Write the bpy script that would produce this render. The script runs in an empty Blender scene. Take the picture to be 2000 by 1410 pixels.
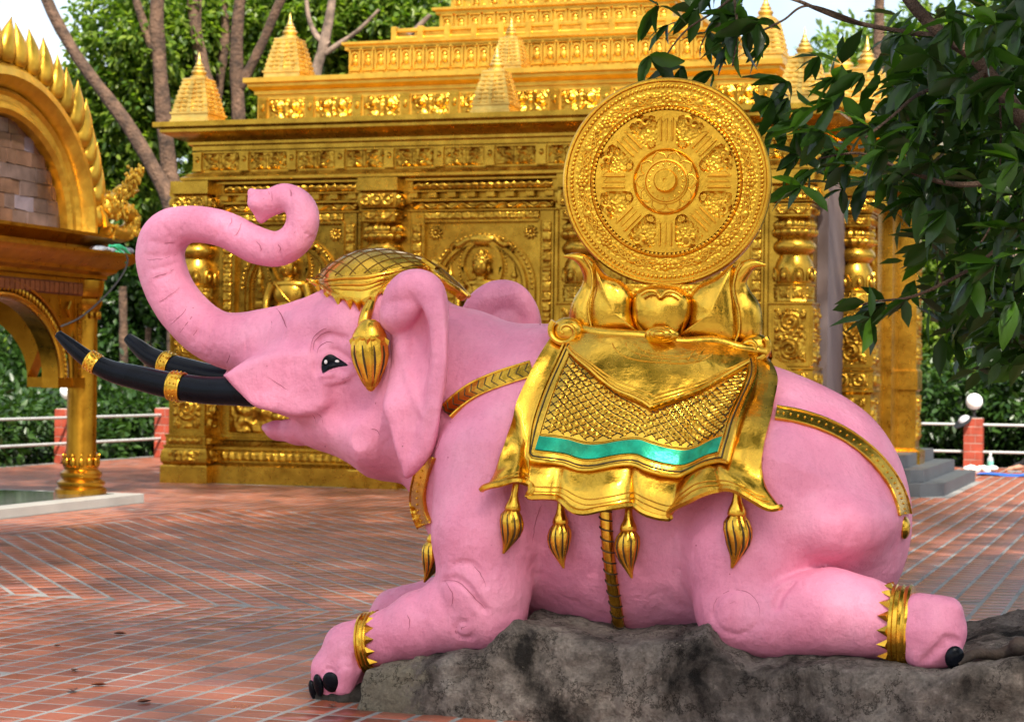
import bpy, bmesh, math, random
import numpy as np
from math import sin, cos, pi, radians, sqrt, atan2, hypot
from mathutils import Vector, Matrix

random.seed(7)
RNG = np.random.default_rng(11)
scene = bpy.context.scene
COL = scene.collection

# ------------------------------------------------------------------ camera
# World axes follow the temple: its front runs along X, the camera stands at the origin and looks 18 degrees to the left of +Y.
FPX, CAM_H, YAW, ROLL, HOR = 4000.0, 1.6, radians(18), 0.012, 735.0
_fw = np.array([-sin(YAW), cos(YAW), 0.0]); _rt = np.array([cos(YAW), sin(YAW), 0.0]); _up = np.array([0, 0, 1.0])
_R = _rt * cos(ROLL) + _up * sin(ROLL); _U = -_rt * sin(ROLL) + _up * cos(ROLL)
CAMP = np.array([0, 0, CAM_H])
cam = bpy.data.cameras.new('camera'); camo = bpy.data.objects.new('camera', cam); COL.objects.link(camo)
cam.sensor_width = 36; cam.lens = FPX / 2000 * 36; cam.shift_y = (HOR - 705) / 2000
cam.clip_start = 0.1; cam.clip_end = 600
camo.matrix_world = Matrix(((_R[0], _U[0], -_fw[0], 0), (_R[1], _U[1], -_fw[1], 0), (_R[2], _U[2], -_fw[2], CAM_H), (0, 0, 0, 1)))
cam.dof.use_dof = True; cam.dof.focus_distance = 9.9; cam.dof.aperture_fstop = 5.0
scene.camera = camo

# ------------------------------------------------------------------ sky, sun, exposure
SUNV = np.array([0.42, -0.75, 0.95]); SUNV = SUNV / np.linalg.norm(SUNV)
world = bpy.data.worlds.new('World'); scene.world = world; world.use_nodes = True
wt = world.node_tree; wt.nodes.clear()
wout = wt.nodes.new('ShaderNodeOutputWorld'); wbg = wt.nodes.new('ShaderNodeBackground')
sky = wt.nodes.new('ShaderNodeTexSky'); sky.sky_type = 'NISHITA'; sky.sun_disc = False
sky.sun_elevation = math.asin(SUNV[2]); sky.sun_rotation = atan2(SUNV[0], SUNV[1])
sky.dust_density = 3.0; sky.air_density = 1.0; sky.ozone_density = 1.0
wco = wt.nodes.new('ShaderNodeTexCoord')
wno = wt.nodes.new('ShaderNodeTexNoise'); wno.inputs['Scale'].default_value = 2.2; wno.inputs['Detail'].default_value = 6
wrp = wt.nodes.new('ShaderNodeValToRGB'); wrp.color_ramp.elements[0].position = 0.42; wrp.color_ramp.elements[1].position = 0.68
wmx = wt.nodes.new('ShaderNodeMix'); wmx.data_type = 'RGBA'
wmx.inputs['B'].default_value = (6.6, 6.7, 6.9, 1)
wt.links.new(wco.outputs['Generated'], wno.inputs['Vector']); wt.links.new(wno.outputs['Fac'], wrp.inputs['Fac'])
wt.links.new(wrp.outputs['Color'], wmx.inputs['Factor']); wt.links.new(sky.outputs[0], wmx.inputs['A'])
wt.links.new(wmx.outputs['Result'], wbg.inputs['Color']); wbg.inputs['Strength'].default_value = 0.118
wt.links.new(wbg.outputs[0], wout.inputs['Surface'])
sl = bpy.data.lights.new('sun', 'SUN'); slo = bpy.data.objects.new('sun', sl); COL.objects.link(slo)
sl.energy = 4.6; sl.angle = radians(1.6); sl.color = (1.0, 0.93, 0.80)
slo.rotation_euler = Vector(SUNV).to_track_quat('Z', 'Y').to_euler(); slo.location = (6, -10, 30)
scene.view_settings.view_transform = 'Standard'; scene.view_settings.look = 'None'
scene.view_settings.gamma = 1.0; scene.view_settings.use_curve_mapping = False
scene.view_settings.exposure = 1.2
scene.render.engine = 'CYCLES'
scene.cycles.use_denoising = True
scene.cycles.max_bounces = 7; scene.cycles.glossy_bounces = 4; scene.cycles.transparent_max_bounces = 4
scene.cycles.sample_clamp_indirect = 8.0

# ------------------------------------------------------------------ helpers: places
def ray(px, py): return _fw + _R * ((px - 1000) / FPX) + _U * ((HOR - py) / FPX)
def PY(px, py, Y):
    d = ray(px, py); return CAMP + d * (Y / d[1])
def PX(px, py, X):
    d = ray(px, py); return CAMP + d * (X / d[0])
def PG(px, py, z=0.0):
    d = ray(px, py); return CAMP + d * ((z - CAM_H) / d[2])
def dep(p): return float((np.asarray(p) - CAMP) @ _fw)

# ------------------------------------------------------------------ helpers: objects
def link(o, parent=None):
    COL.objects.link(o)
    if parent is not None: o.parent = parent
    return o
def tag(o, label=None, cat=None, group=None, kind=None):
    if label: o['label'] = label
    if cat: o['category'] = cat
    if group: o['group'] = group
    if kind: o['kind'] = kind
    return o
def empty(name, loc=(0, 0, 0), rz=0.0, parent=None):
    o = bpy.data.objects.new(name, None); o.location = loc; o.rotation_euler = (0, 0, rz); o.empty_display_size = 0.2
    return link(o, parent)
def inst(name, me, parent=None, loc=(0, 0, 0), rot=(0, 0, 0), sc=(1, 1, 1)):
    o = bpy.data.objects.new(name, me); o.location = loc; o.rotation_euler = rot
    o.scale = (sc, sc, sc) if isinstance(sc, (int, float)) else sc
    return link(o, parent)
def mesh_np(name, V, F, mat=None, smooth=True, ang=None):
    V = np.asarray(V, dtype=np.float32); me = bpy.data.meshes.new(name)
    if isinstance(F, np.ndarray):
        n, k = F.shape
        me.vertices.add(len(V)); me.vertices.foreach_set('co', V.ravel())
        me.loops.add(n * k); me.loops.foreach_set('vertex_index', F.astype(np.int32).ravel())
        me.polygons.add(n); me.polygons.foreach_set('loop_start', np.arange(0, n * k, k, dtype=np.int32))
        me.update(calc_edges=True)
    else:
        me.from_pydata([tuple(map(float, v)) for v in V], [], F); me.update()
    if smooth:
        me.polygons.foreach_set('use_smooth', np.ones(len(me.polygons), dtype=bool))
        if ang: me.set_sharp_from_angle(angle=radians(ang))
    if mat: me.materials.append(mat)
    return me
class MB:
    def __init__(s): s.v = []; s.f = []
    def add(s, V, F):
        o = len(s.v); s.v += [tuple(map(float, p)) for p in V]; s.f += [tuple(int(i) + o for i in q) for q in F]; return s
    def box(s, x0, x1, y0, y1, z0, z1):
        V = [(x0, y0, z0), (x1, y0, z0), (x1, y1, z0), (x0, y1, z0), (x0, y0, z1), (x1, y0, z1), (x1, y1, z1), (x0, y1, z1)]
        return s.add(V, [(0, 3, 2, 1), (4, 5, 6, 7), (0, 1, 5, 4), (1, 2, 6, 5), (2, 3, 7, 6), (3, 0, 4, 7)])
    def bbox(s, x0, x1, y0, y1, z0, z1, b=0.01):       # a box with bevelled edges
        V = []; 
        for z, i in ((z0, b), (z0 + b, 0), (z1 - b, 0), (z1, b)):
            V += [(x0 + i, y0 + i, z), (x1 - i, y0 + i, z), (x1 - i, y1 - i, z), (x0 + i, y1 - i, z)]
        F = [(3, 2, 1, 0), (12, 13, 14, 15)]
        for k in range(3):
            for j in range(4): F.append((k * 4 + j, k * 4 + (j + 1) % 4, k * 4 + 4 + (j + 1) % 4, k * 4 + 4 + j))
        return s.add(V, F)
    def rect_sweep(s, x0, x1, y0, y1, prof, caps=True): # mouldings: profile of (offset, z) carried round a rectangle
        V = []; F = []
        for o, z in prof: V += [(x0 - o, y0 - o, z), (x1 + o, y0 - o, z), (x1 + o, y1 + o, z), (x0 - o, y1 + o, z)]
        for k in range(len(prof) - 1):
            for j in range(4): F.append((k * 4 + j, k * 4 + (j + 1) % 4, k * 4 + 4 + (j + 1) % 4, k * 4 + 4 + j))
        if caps:
            n = (len(prof) - 1) * 4; F.append((n, n + 1, n + 2, n + 3)); F.append((3, 2, 1, 0))
        return s.add(V, F)
    def lathe(s, prof, c=(0, 0, 0), seg=20, wob=None, axis='z'):
        V = []; F = []; m = len(prof)
        for r, z in prof:
            for j in range(seg):
                a = 2 * pi * j / seg; rr = r * (wob(a, z) if wob else 1)
                V.append((c[0] + rr * cos(a), c[1] + rr * sin(a), c[2] + z) if axis == 'z' else (c[0] + rr * cos(a), c[1] - z, c[2] + rr * sin(a)))
        for k in range(m - 1):
            for j in range(seg): F.append((k * seg + j, k * seg + (j + 1) % seg, (k + 1) * seg + (j + 1) % seg, (k + 1) * seg + j))
        F.append(tuple(range((m - 1) * seg, m * seg))); F.append(tuple(reversed(range(seg))))
        return s.add(V, F)
    def ell(s, c, r, seg=12, rings=8):
        if isinstance(r, (int, float)): r = (r, r, r)
        V = [(c[0], c[1], c[2] - r[2])]; F = []
        for i in range(1, rings):
            t = pi * i / rings
            for j in range(seg):
                a = 2 * pi * j / seg; V.append((c[0] + r[0] * sin(t) * cos(a), c[1] + r[1] * sin(t) * sin(a), c[2] - r[2] * cos(t)))
        V.append((c[0], c[1], c[2] + r[2])); n = len(V) - 1
        for j in range(seg): F.append((0, 1 + (j + 1) % seg, 1 + j)); F.append((n, n - seg + j, n - seg + (j + 1) % seg))
        for i in range(rings - 2):
            for j in range(seg):
                a = 1 + i * seg + j; b = 1 + i * seg + (j + 1) % seg; F.append((a, b, b + seg, a + seg))
        return s.add(V, F)
    def tube(s, P, R, seg=8, flat=None, ref=(0, 1, 0)):
        P = np.array([np.asarray(p, float) for p in P]); n = len(P)
        if not hasattr(R, '__len__'): R = [R] * n
        T = np.gradient(P, axis=0); T /= np.linalg.norm(T, axis=1)[:, None] + 1e-9
        V = []; F = []; u = np.cross(T[0], ref)
        if np.linalg.norm(u) < 1e-3: u = np.cross(T[0], (0.3, 0.1, 1))
        for i in range(n):
            u = u - T[i] * (u @ T[i]); u /= np.linalg.norm(u) + 1e-9; w = np.cross(T[i], u)
            for j in range(seg):
                a = 2 * pi * j / seg; V.append(P[i] + R[i] * (u * cos(a) + w * sin(a) * (flat or 1)))
        for i in range(n - 1):
            for j in range(seg): F.append((i * seg + j, i * seg + (j + 1) % seg, (i + 1) * seg + (j + 1) % seg, (i + 1) * seg + j))
        F.append(tuple(reversed(range(seg)))); F.append(tuple(range((n - 1) * seg, n * seg)))
        return s.add(V, F)
    def prism(s, poly, y0, y1, plane='xz'):             # polygon extruded along the third axis
        n = len(poly)
        if plane == 'xz': V = [(a, y0, b) for a, b in poly] + [(a, y1, b) for a, b in poly]
        elif plane == 'yz': V = [(y0, a, b) for a, b in poly] + [(y1, a, b) for a, b in poly]
        else: V = [(a, b, y0) for a, b in poly] + [(a, b, y1) for a, b in poly]
        F = [tuple(range(n)), tuple(reversed(range(n, 2 * n)))] + [(i, i + n, (i + 1) % n + n, (i + 1) % n) for i in range(n)]
        return s.add(V, F)
    def grid(s, V, nu, nv):
        return s.add(V, [(i * nv + j, (i + 1) * nv + j, (i + 1) * nv + j + 1, i * nv + j + 1) for i in range(nu - 1) for j in range(nv - 1)])
    def xf(s, fn, start=0): s.v[start:] = [tuple(fn(p)) for p in s.v[start:]]; return s
    def mesh(s, name, mat, smooth=True, ang=40, fix=True):
        me = mesh_np(name, s.v, s.f, mat, False)
        if fix:
            bm = bmesh.new(); bm.from_mesh(me); bmesh.ops.recalc_face_normals(bm, faces=bm.faces); bm.to_mesh(me); bm.free()
        if smooth:
            me.polygons.foreach_set('use_smooth', np.ones(len(me.polygons), dtype=bool))
            if ang: me.set_sharp_from_angle(angle=radians(ang))
        return me
    def build(s, name, mat, parent=None, smooth=True, ang=40, fix=True, loc=(0, 0, 0), rz=0.0):
        return inst(name, s.mesh(name, mat, smooth, ang, fix), parent, loc, (0, 0, rz))

def spline(P, n):                                       # Catmull-Rom through points of any dimension
    P = np.asarray(P, float); m = len(P); out = []
    for t in np.linspace(0, m - 1 - 1e-9, n):
        i = int(t); f = t - i; p0 = P[max(i - 1, 0)]; p1 = P[i]; p2 = P[min(i + 1, m - 1)]; p3 = P[min(i + 2, m - 1)]
        out.append(0.5 * (2 * p1 + (p2 - p0) * f + (2 * p0 - 5 * p1 + 4 * p2 - p3) * f * f + (3 * p1 - p0 - 3 * p2 + p3) * f ** 3))
    return np.array(out)
def _h(ix, iy, iz):
    n = (ix * 73856093) ^ (iy * 19349663) ^ (iz * 83492791); n = (n ^ (n >> 13)) * 1274126177; return ((n & 0xffff) / 65535.0)
def vnoise(P):                                          # smooth value noise, vectorised
    P = np.asarray(P, float); I = np.floor(P).astype(np.int64); f = P - I; f = f * f * (3 - 2 * f); r = 0
    for a in (0, 1):
        for b in (0, 1):
            for c in (0, 1):
                w = (f[..., 0] if a else 1 - f[..., 0]) * (f[..., 1] if b else 1 - f[..., 1]) * (f[..., 2] if c else 1 - f[..., 2])
                r = r + w * _h(I[..., 0] + a, I[..., 1] + b, I[..., 2] + c)
    return r * 2 - 1
def fbm(P, o=4):
    P = np.asarray(P, float); r = 0
    for i in range(o): r = r + vnoise(P * 2 ** i + i * 17.3) / 2 ** i
    return r

# ------------------------------------------------------------------ helpers: signed-distance modelling
class SDF:
    def __init__(s, lo, hi, h):
        s.lo = np.array(lo, float); s.h = h; s.n = np.ceil((np.array(hi) - s.lo) / h).astype(int) + 1
        s.f = np.full(s.n, 0.25, dtype=np.float32)
    def block(s, lo, hi):
        a = np.clip(np.floor((np.asarray(lo) - s.lo) / s.h).astype(int), 0, s.n); b = np.clip(np.ceil((np.asarray(hi) - s.lo) / s.h).astype(int) + 1, 0, s.n)
        ax = [(s.lo[i] + np.arange(a[i], b[i]) * s.h).astype(np.float32) for i in range(3)]
        return (slice(a[0], b[0]), slice(a[1], b[1]), slice(a[2], b[2])), ax[0][:, None, None], ax[1][None, :, None], ax[2][None, None, :]
    def join(s, sl, d, k, op='u'):
        g = s.f[sl]
        if op == 'u':
            h = np.clip(0.5 + 0.5 * (g - d) / k, 0, 1); s.f[sl] = g + (d - g) * h - k * h * (1 - h)
        else:
            d = -d; h = np.clip(0.5 - 0.5 * (g - d) / k, 0, 1); s.f[sl] = g + (d - g) * h + k * h * (1 - h)
    def cap(s, a, b, ra, rb, k=0.04, ys=1.0, op='u'):
        a = np.asarray(a, float); b = np.asarray(b, float); m = max(ra, rb) + 0.13 + k
        sl, x, y, z = s.block(np.minimum(a, b) - m, np.maximum(a, b) + m)
        ba = b - a; L = float(ba @ ba) + 1e-9
        t = np.clip(((x - a[0]) * ba[0] + (y - a[1]) * ba[1] + (z - a[2]) * ba[2]) / L, 0, 1)
        d = np.sqrt((x - a[0] - t * ba[0]) ** 2 + ((y - a[1] - t * ba[1]) / ys) ** 2 + (z - a[2] - t * ba[2]) ** 2) - (ra + t * (rb - ra))
        s.join(sl, d.astype(np.float32), k, op)
    def ell(s, c, r, k=0.04, op='u', rot=0.0):
        c = np.asarray(c, float); r = np.asarray(r, float); m = r.max() + 0.13 + k
        sl, x, y, z = s.block(c - m, c + m)
        X = (x - c[0]) * cos(rot) + (z - c[2]) * sin(rot); Z = -(x - c[0]) * sin(rot) + (z - c[2]) * cos(rot); Yy = y - c[1]
        k0 = np.sqrt((X / r[0]) ** 2 + (Yy / r[1]) ** 2 + (Z / r[2]) ** 2); k1 = np.sqrt((X / r[0] ** 2) ** 2 + (Yy / r[1] ** 2) ** 2 + (Z / r[2] ** 2) ** 2) + 1e-6
        s.join(sl, (k0 * (k0 - 1) / k1).astype(np.float32), k, op)
    def at(s, P):
        q = (np.asarray(P, float) - s.lo) / s.h; q = np.clip(q, 0, s.n - 1.001); i = q.astype(int); f = q - i; r = 0
        for a in (0, 1):
            for b in (0, 1):
                for c in (0, 1):
                    r = r + (f[..., 0] if a else 1 - f[..., 0]) * (f[..., 1] if b else 1 - f[..., 1]) * (f[..., 2] if c else 1 - f[..., 2]) * s.f[i[..., 0] + a, i[..., 1] + b, i[..., 2] + c]
        return r
    def nrm(s, P):
        e = s.h; P = np.asarray(P, float)
        g = np.stack([s.at(P + np.eye(3)[i] * e) - s.at(P - np.eye(3)[i] * e) for i in range(3)], -1)
        return g / (np.linalg.norm(g, axis=-1, keepdims=True) + 1e-9)
    def hit(s, px, py, Yn=8.9, steps=160):             # where the line of sight through a photo point meets the surface
        d = ray(px, py); u = d / np.linalg.norm(d); t = (Yn / d[1]) * np.linalg.norm(d)
        best = None; bv = 9
        for _ in range(steps):
            p = CAMP + u * t; v = float(s.at(p))
            if v < bv: bv, best = v, p
            if v < 0.0015: break
            t += max(v * 0.5, 0.003)
            if t > 14: break
        return best
    def nets(s):
        f = s.f; sg = f < 0; n = s.n - 1
        cnt = np.zeros(n, dtype=np.int8)
        for a in (0, 1):
            for b in (0, 1):
                for c in (0, 1): cnt += sg[a:a + n[0], b:b + n[1], c:c + n[2]]
        act = (cnt > 0) & (cnt < 8); A = np.argwhere(act); idx = np.full(n, -1, dtype=np.int64); idx[act] = np.arange(len(A))
        acc = np.zeros((len(A), 3)); w = np.zeros(len(A))
        cor = [(a, b, c) for a in (0, 1) for b in (0, 1) for c in (0, 1)]
        val = {q: f[A[:, 0] + q[0], A[:, 1] + q[1], A[:, 2] + q[2]].astype(float) for q in cor}
        for q in cor:
            for ax in range(3):
                if q[ax]: continue
                r = list(q); r[ax] = 1; v0 = val[q]; v1 = val[tuple(r)]; m = (v0 < 0) != (v1 < 0)
                t = np.where(m, v0 / (v0 - v1 + 1e-12), 0); P = np.tile(np.array(q, float), (len(A), 1)); P[:, ax] = t
                acc += P * m[:, None]; w += m
        V = s.lo + (A + acc / np.maximum(w, 1)[:, None]) * s.h; Q = []
        for ax in range(3):
            o1, o2 = (ax + 1) % 3, (ax + 2) % 3
            lo = [slice(None)] * 3; hi = [slice(None)] * 3; lo[ax] = slice(0, -1); hi[ax] = slice(1, None)
            ch = sg[tuple(lo)] != sg[tuple(hi)]; E = np.argwhere(ch)
            E = E[(E[:, o1] > 0) & (E[:, o2] > 0) & (E[:, o1] < n[o1]) & (E[:, o2] < n[o2]) & (E[:, ax] < n[ax])]
            ins = sg[E[:, 0], E[:, 1], E[:, 2]]; c = []
            for d1, d2 in ((-1, -1), (0, -1), (0, 0), (-1, 0)):
                e = E.copy(); e[:, o1] += d1; e[:, o2] += d2; c.append(idx[e[:, 0], e[:, 1], e[:, 2]])
            q = np.stack(c, 1); q[~ins] = q[~ins][:, ::-1]; Q.append(q)
        Q = np.concatenate(Q); Q = Q[(Q >= 0).all(1)]
        return V, Q

# ------------------------------------------------------------------ helpers: materials
def new_mat(name):
    m = bpy.data.materials.new(name); m.use_nodes = True; nt = m.node_tree; return m, nt, nt.nodes['Principled BSDF']
def N(nt, t, **kw):
    n = nt.nodes.new(t)
    for k, v in kw.items():
        if k in n.inputs: n.inputs[k].default_value = v
        else: setattr(n, k, v)
    return n
def noise(nt, scale, detail=4, rough=0.55, vec=None, dist=0.0):
    n = N(nt, 'ShaderNodeTexNoise', Scale=scale, Detail=detail, Roughness=rough, Distortion=dist)
    if vec is not None: nt.links.new(vec, n.inputs['Vector'])
    return n
def ramp(nt, fac, stops):
    r = N(nt, 'ShaderNodeValToRGB'); e = r.color_ramp.elements
    while len(e) < len(stops): e.new(0.5)
    for i, (p, c) in enumerate(stops): e[i].position = p; e[i].color = (*c, 1) if len(c) == 3 else c
    nt.links.new(fac, r.inputs['Fac']); return r
def bump(nt, b, height, strength=0.3, distance=0.01, prev=None):
    n = N(nt, 'ShaderNodeBump', Strength=strength, Distance=distance); nt.links.new(height, n.inputs['Height'])
    if prev: nt.links.new(prev.outputs[0], n.inputs['Normal'])
    nt.links.new(n.outputs[0], b.inputs['Normal']); return n
def wpos(nt): return N(nt, 'ShaderNodeNewGeometry').outputs['Position']
def lin(r, g, b):
    f = lambda c: (c / 255 / 12.92) if c / 255 <= 0.04045 else ((c / 255 + 0.055) / 1.055) ** 2.4
    return (f(r), f(g), f(b))
def simple(name, col, rough=0.5, metal=0.0, var=0.25, scale=6.0, bmp=0.15, bs=40.0, bd=0.004, spec=0.5):
    m, nt, b = new_mat(name); p = wpos(nt)
    n = noise(nt, scale, 5, 0.6, p); c = np.array(col)
    r = ramp(nt, n.outputs['Fac'], [(0.3, tuple(c * (1 - var))), (0.7, tuple(np.minimum(c * (1 + var), 1)))])
    nt.links.new(r.outputs[0], b.inputs['Base Color']); b.inputs['Roughness'].default_value = rough; b.inputs['Metallic'].default_value = metal
    b.inputs['Specular IOR Level'].default_value = spec
    if bmp: bump(nt, b, noise(nt, bs, 4, 0.6, p).outputs['Fac'], bmp, bd)
    return m
def gold_mat(name, col, rough=0.32, metal=0.9, dents=14.0, dstr=0.25, fine=90.0, fstr=0.12, tarn=0.35, ddist=0.02):
    m, nt, b = new_mat(name); p = wpos(nt); c = np.array(col)
    n = noise(nt, 3.5, 6, 0.65, p)
    r = ramp(nt, n.outputs['Fac'], [(0.28, tuple(c * (1 - tarn) * np.array([1, .9, .8]))), (0.62, tuple(c))])
    nt.links.new(r.outputs[0], b.inputs['Base Color']); b.inputs['Metallic'].default_value = metal
    rr = ramp(nt, noise(nt, 9, 5, 0.6, p).outputs['Fac'], [(0.3, (rough * 0.75,) * 3), (0.7, (rough * 1.35,) * 3)])
    nt.links.new(rr.outputs[0], b.inputs['Roughness'])
    b1 = bump(nt, b, noise(nt, dents, 3, 0.5, p).outputs['Fac'], dstr, ddist)
    bump(nt, b, noise(nt, fine, 4, 0.6, p).outputs['Fac'], fstr, 0.004, b1)
    return m
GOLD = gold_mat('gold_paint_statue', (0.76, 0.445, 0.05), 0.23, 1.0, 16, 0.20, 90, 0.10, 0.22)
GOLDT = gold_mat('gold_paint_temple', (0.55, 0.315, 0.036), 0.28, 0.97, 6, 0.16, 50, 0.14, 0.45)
def carved():
    m, nt, b = new_mat('gold_paint_carved'); p = wpos(nt); b.inputs['Metallic'].default_value = 1.0; b.inputs['Roughness'].default_value = 0.30
    r = ramp(nt, noise(nt, 4, 6, 0.65, p).outputs['Fac'], [(0.32, (0.26, 0.12, 0.012)), (0.58, (0.62, 0.36, 0.042))]); nt.links.new(r.outputs[0], b.inputs['Base Color'])
    v = N(nt, 'ShaderNodeTexVoronoi', Scale=22.0); v.feature = 'SMOOTH_F1'; nt.links.new(p, v.inputs['Vector'])
    b1 = bump(nt, b, v.outputs['Distance'], 0.45, -0.03); bump(nt, b, noise(nt, 60, 4, 0.6, p).outputs['Fac'], 0.3, 0.012, b1); return m
GOLDC = carved()
GOLDU = gold_mat('gold_paint_tower_sunlit', (0.70, 0.43, 0.06), 0.38, 0.85, 6, 0.14, 50, 0.12, 0.25)  # lighter copy of the temple gold, sunlight on the upper tiers painted in
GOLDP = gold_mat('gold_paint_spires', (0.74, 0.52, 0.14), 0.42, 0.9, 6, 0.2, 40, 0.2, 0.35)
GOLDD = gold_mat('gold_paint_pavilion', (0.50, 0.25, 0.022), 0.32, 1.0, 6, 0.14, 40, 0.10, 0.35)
BLACK = simple('black_lacquer', (0.003, 0.004, 0.007), 0.25, 0, 0.4, 8, 0.2, 60, 0.003, 0.14)
# ------------------------------------------------------------------ ground and paving
EARTH = simple('dark_earth', (0.018, 0.015, 0.010), 0.95, 0, 0.4, 0.8, 0.6, 8, 0.05)
gb = MB(); gb.box(-160, 120, -60, 200, -0.6, -0.10); o = gb.build('ground', EARTH, smooth=False); o['kind'] = 'structure'
def grout_mat():
    m, nt, b = new_mat('grout'); p = wpos(nt); n = noise(nt, 1.3, 6, 0.65, p)
    r = ramp(nt, n.outputs['Fac'], [(0.30, (0.09, 0.085, 0.08)), (0.5, (0.205, 0.20, 0.19)), (0.75, (0.29, 0.285, 0.275))]); nt.links.new(r.outputs[0], b.inputs['Base Color'])
    b.inputs['Roughness'].default_value = 0.7; bump(nt, b, noise(nt, 60, 4, 0.6, p).outputs['Fac'], 0.3, 0.005); return m
def tile_mat():
    m, nt, b = new_mat('terracotta_tile'); p = wpos(nt)
    at = N(nt, 'ShaderNodeAttribute', attribute_name='rnd'); oi = N(nt, 'ShaderNodeObjectInfo')
    ad = N(nt, 'ShaderNodeMath', operation='ADD'); nt.links.new(at.outputs['Fac'], ad.inputs[0]); nt.links.new(oi.outputs['Random'], ad.inputs[1])
    fr = N(nt, 'ShaderNodeMath', operation='FRACT'); nt.links.new(ad.outputs[0], fr.inputs[0])
    r = ramp(nt, fr.outputs[0], [(0.0, (0.10, 0.026, 0.018)), (0.08, (0.20, 0.050, 0.026)), (0.5, (0.275, 0.074, 0.036)), (0.85, (0.33, 0.098, 0.05)), (1.0, (0.27, 0.095, 0.072))])
    n = noise(nt, 1.1, 6, 0.65, p); rd = ramp(nt, n.outputs['Fac'], [(0.28, (0.82, 0.80, 0.80)), (0.5, (1, 1, 1)), (0.8, (1.06, 1.06, 1.08))])
    mx = N(nt, 'ShaderNodeMix', data_type='RGBA', blend_type='MULTIPLY'); mx.inputs['Factor'].default_value = 1; nt.links.new(r.outputs[0], mx.inputs['A']); nt.links.new(rd.outputs[0], mx.inputs['B'])
    n2 = noise(nt, 18, 5, 0.7, p); st = ramp(nt, n2.outputs['Fac'], [(0.55, (0, 0, 0)), (0.75, (1, 1, 1))]); sf = N(nt, 'ShaderNodeMath', operation='MULTIPLY'); sf.inputs[1].default_value = 0.22; nt.links.new(st.outputs[0], sf.inputs[0])
    mx2 = N(nt, 'ShaderNodeMix', data_type='RGBA'); nt.links.new(sf.outputs[0], mx2.inputs['Factor']); nt.links.new(mx.outputs['Result'], mx2.inputs['A']); mx2.inputs['B'].default_value = (0.40, 0.30, 0.27, 1)
    nt.links.new(mx2.outputs['Result'], b.inputs['Base Color'])
    rr = ramp(nt, n.outputs['Fac'], [(0.3, (0.26,) * 3), (0.7, (0.40,) * 3)]); nt.links.new(rr.outputs[0], b.inputs['Roughness'])
    b1 = bump(nt, b, noise(nt, 3.5, 3, 0.5, p).outputs['Fac'], 0.25, 0.02); bump(nt, b, n2.outputs['Fac'], 0.12, 0.004, b1); return m
GROUT, TILE = grout_mat(), tile_mat()
pav = MB().box(-18.6, 12, -6, 39.4, -0.10, 0.0).build('pavement', GROUT, smooth=False); pav['kind'] = 'structure'
ZA = (-10.85, -1.6 - 2.6, 12.75, 21.9)                  # the bay in the middle whose tiles lie at 40 degrees to the rest
BOXES = [(-14.05, -4.4, 26.72, 36), (-17.5, -12.0, 16.0, 22.43), (-4.6, -3.05, 28.5, 33.8)]   # temple, pavilion slab, steps
def tiles():
    T = []; s = 0.205
    for i in range(-90, 58):
        for j in range(-28, 190):
            x, y = i * s, 1.0 + j * s * 1.0
            if x < -18.4 or y > 39.2: continue
            if ZA[0] < x < ZA[1] and ZA[2] < y < ZA[3]: continue
            T.append((x, y, 0.0))
    a = radians(40); ca, sa = cos(a), sin(a); cx, cy = -7.5, 17.3
    for i in range(-50, 50):
        for j in range(-50, 50):
            u, v = i * s, j * s; x = cx + u * ca - v * sa; y = cy + u * sa + v * ca
            if ZA[0] + .08 < x < ZA[1] - .08 and ZA[2] + .08 < y < ZA[3] - .08: T.append((x, y, a))
    T = np.array(T); d = T[:, :2] @ _fw[:2]; l = T[:, :2] @ _rt[:2]
    keep = (d > 7.0) & (np.abs(l) < d * 0.25 * 1.6 + 1.0)
    for (x0, x1, y0, y1) in BOXES: keep &= ~((T[:, 0] > x0) & (T[:, 0] < x1) & (T[:, 1] > y0) & (T[:, 1] < y1))
    return T[keep], d[keep], l[keep]
T, td, tl = tiles()
def one_tile(mb):
    w, h, b = 0.0885, 0.0925, 0.003; z = 0.0010
    V = [(-w - .002, -h - .002, -0.004), (w + .002, -h - .002, -0.004), (w + .002, h + .002, -0.004), (-w - .002, h + .002, -0.004), (-w + b, -h + b, z), (w - b, -h + b, z), (w - b, h - b, z), (-w + b, h - b, z)]
    return mb.add(V, [(4, 5, 6, 7), (0, 1, 5, 4), (1, 2, 6, 5), (2, 3, 7, 6), (3, 0, 4, 7)])
tme = one_tile(MB()).mesh('tile', TILE, smooth=False, fix=False)
inview = (np.abs(tl) < td * 0.25) & (td > 9.2) & ~((T[:, 0] > -3.6) & (T[:, 0] < -0.4) & (T[:, 1] < 10.9)) & ~((T[:, 0] > -3.9) & (T[:, 1] < 9.0))
order = np.argsort(np.where(inview, td, 1e6)); near = set(order[:300].tolist())
for i in order[:300]: inst('tile', tme, pav, (T[i, 0], T[i, 1], 0.0), (random.gauss(0, .003), random.gauss(0, .003), T[i, 2] + random.gauss(0, .006)))
rest = np.array([i for i in range(len(T)) if i not in near]); base = np.array(one_tile(MB()).v); tf = np.array([(4, 5, 6, 7), (0, 1, 5, 4), (1, 2, 6, 5), (2, 3, 7, 6), (3, 0, 4, 7)])
ang = T[rest, 2] + RNG.normal(0, .006, len(rest)); c, s_ = np.cos(ang)[:, None], np.sin(ang)[:, None]
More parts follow.
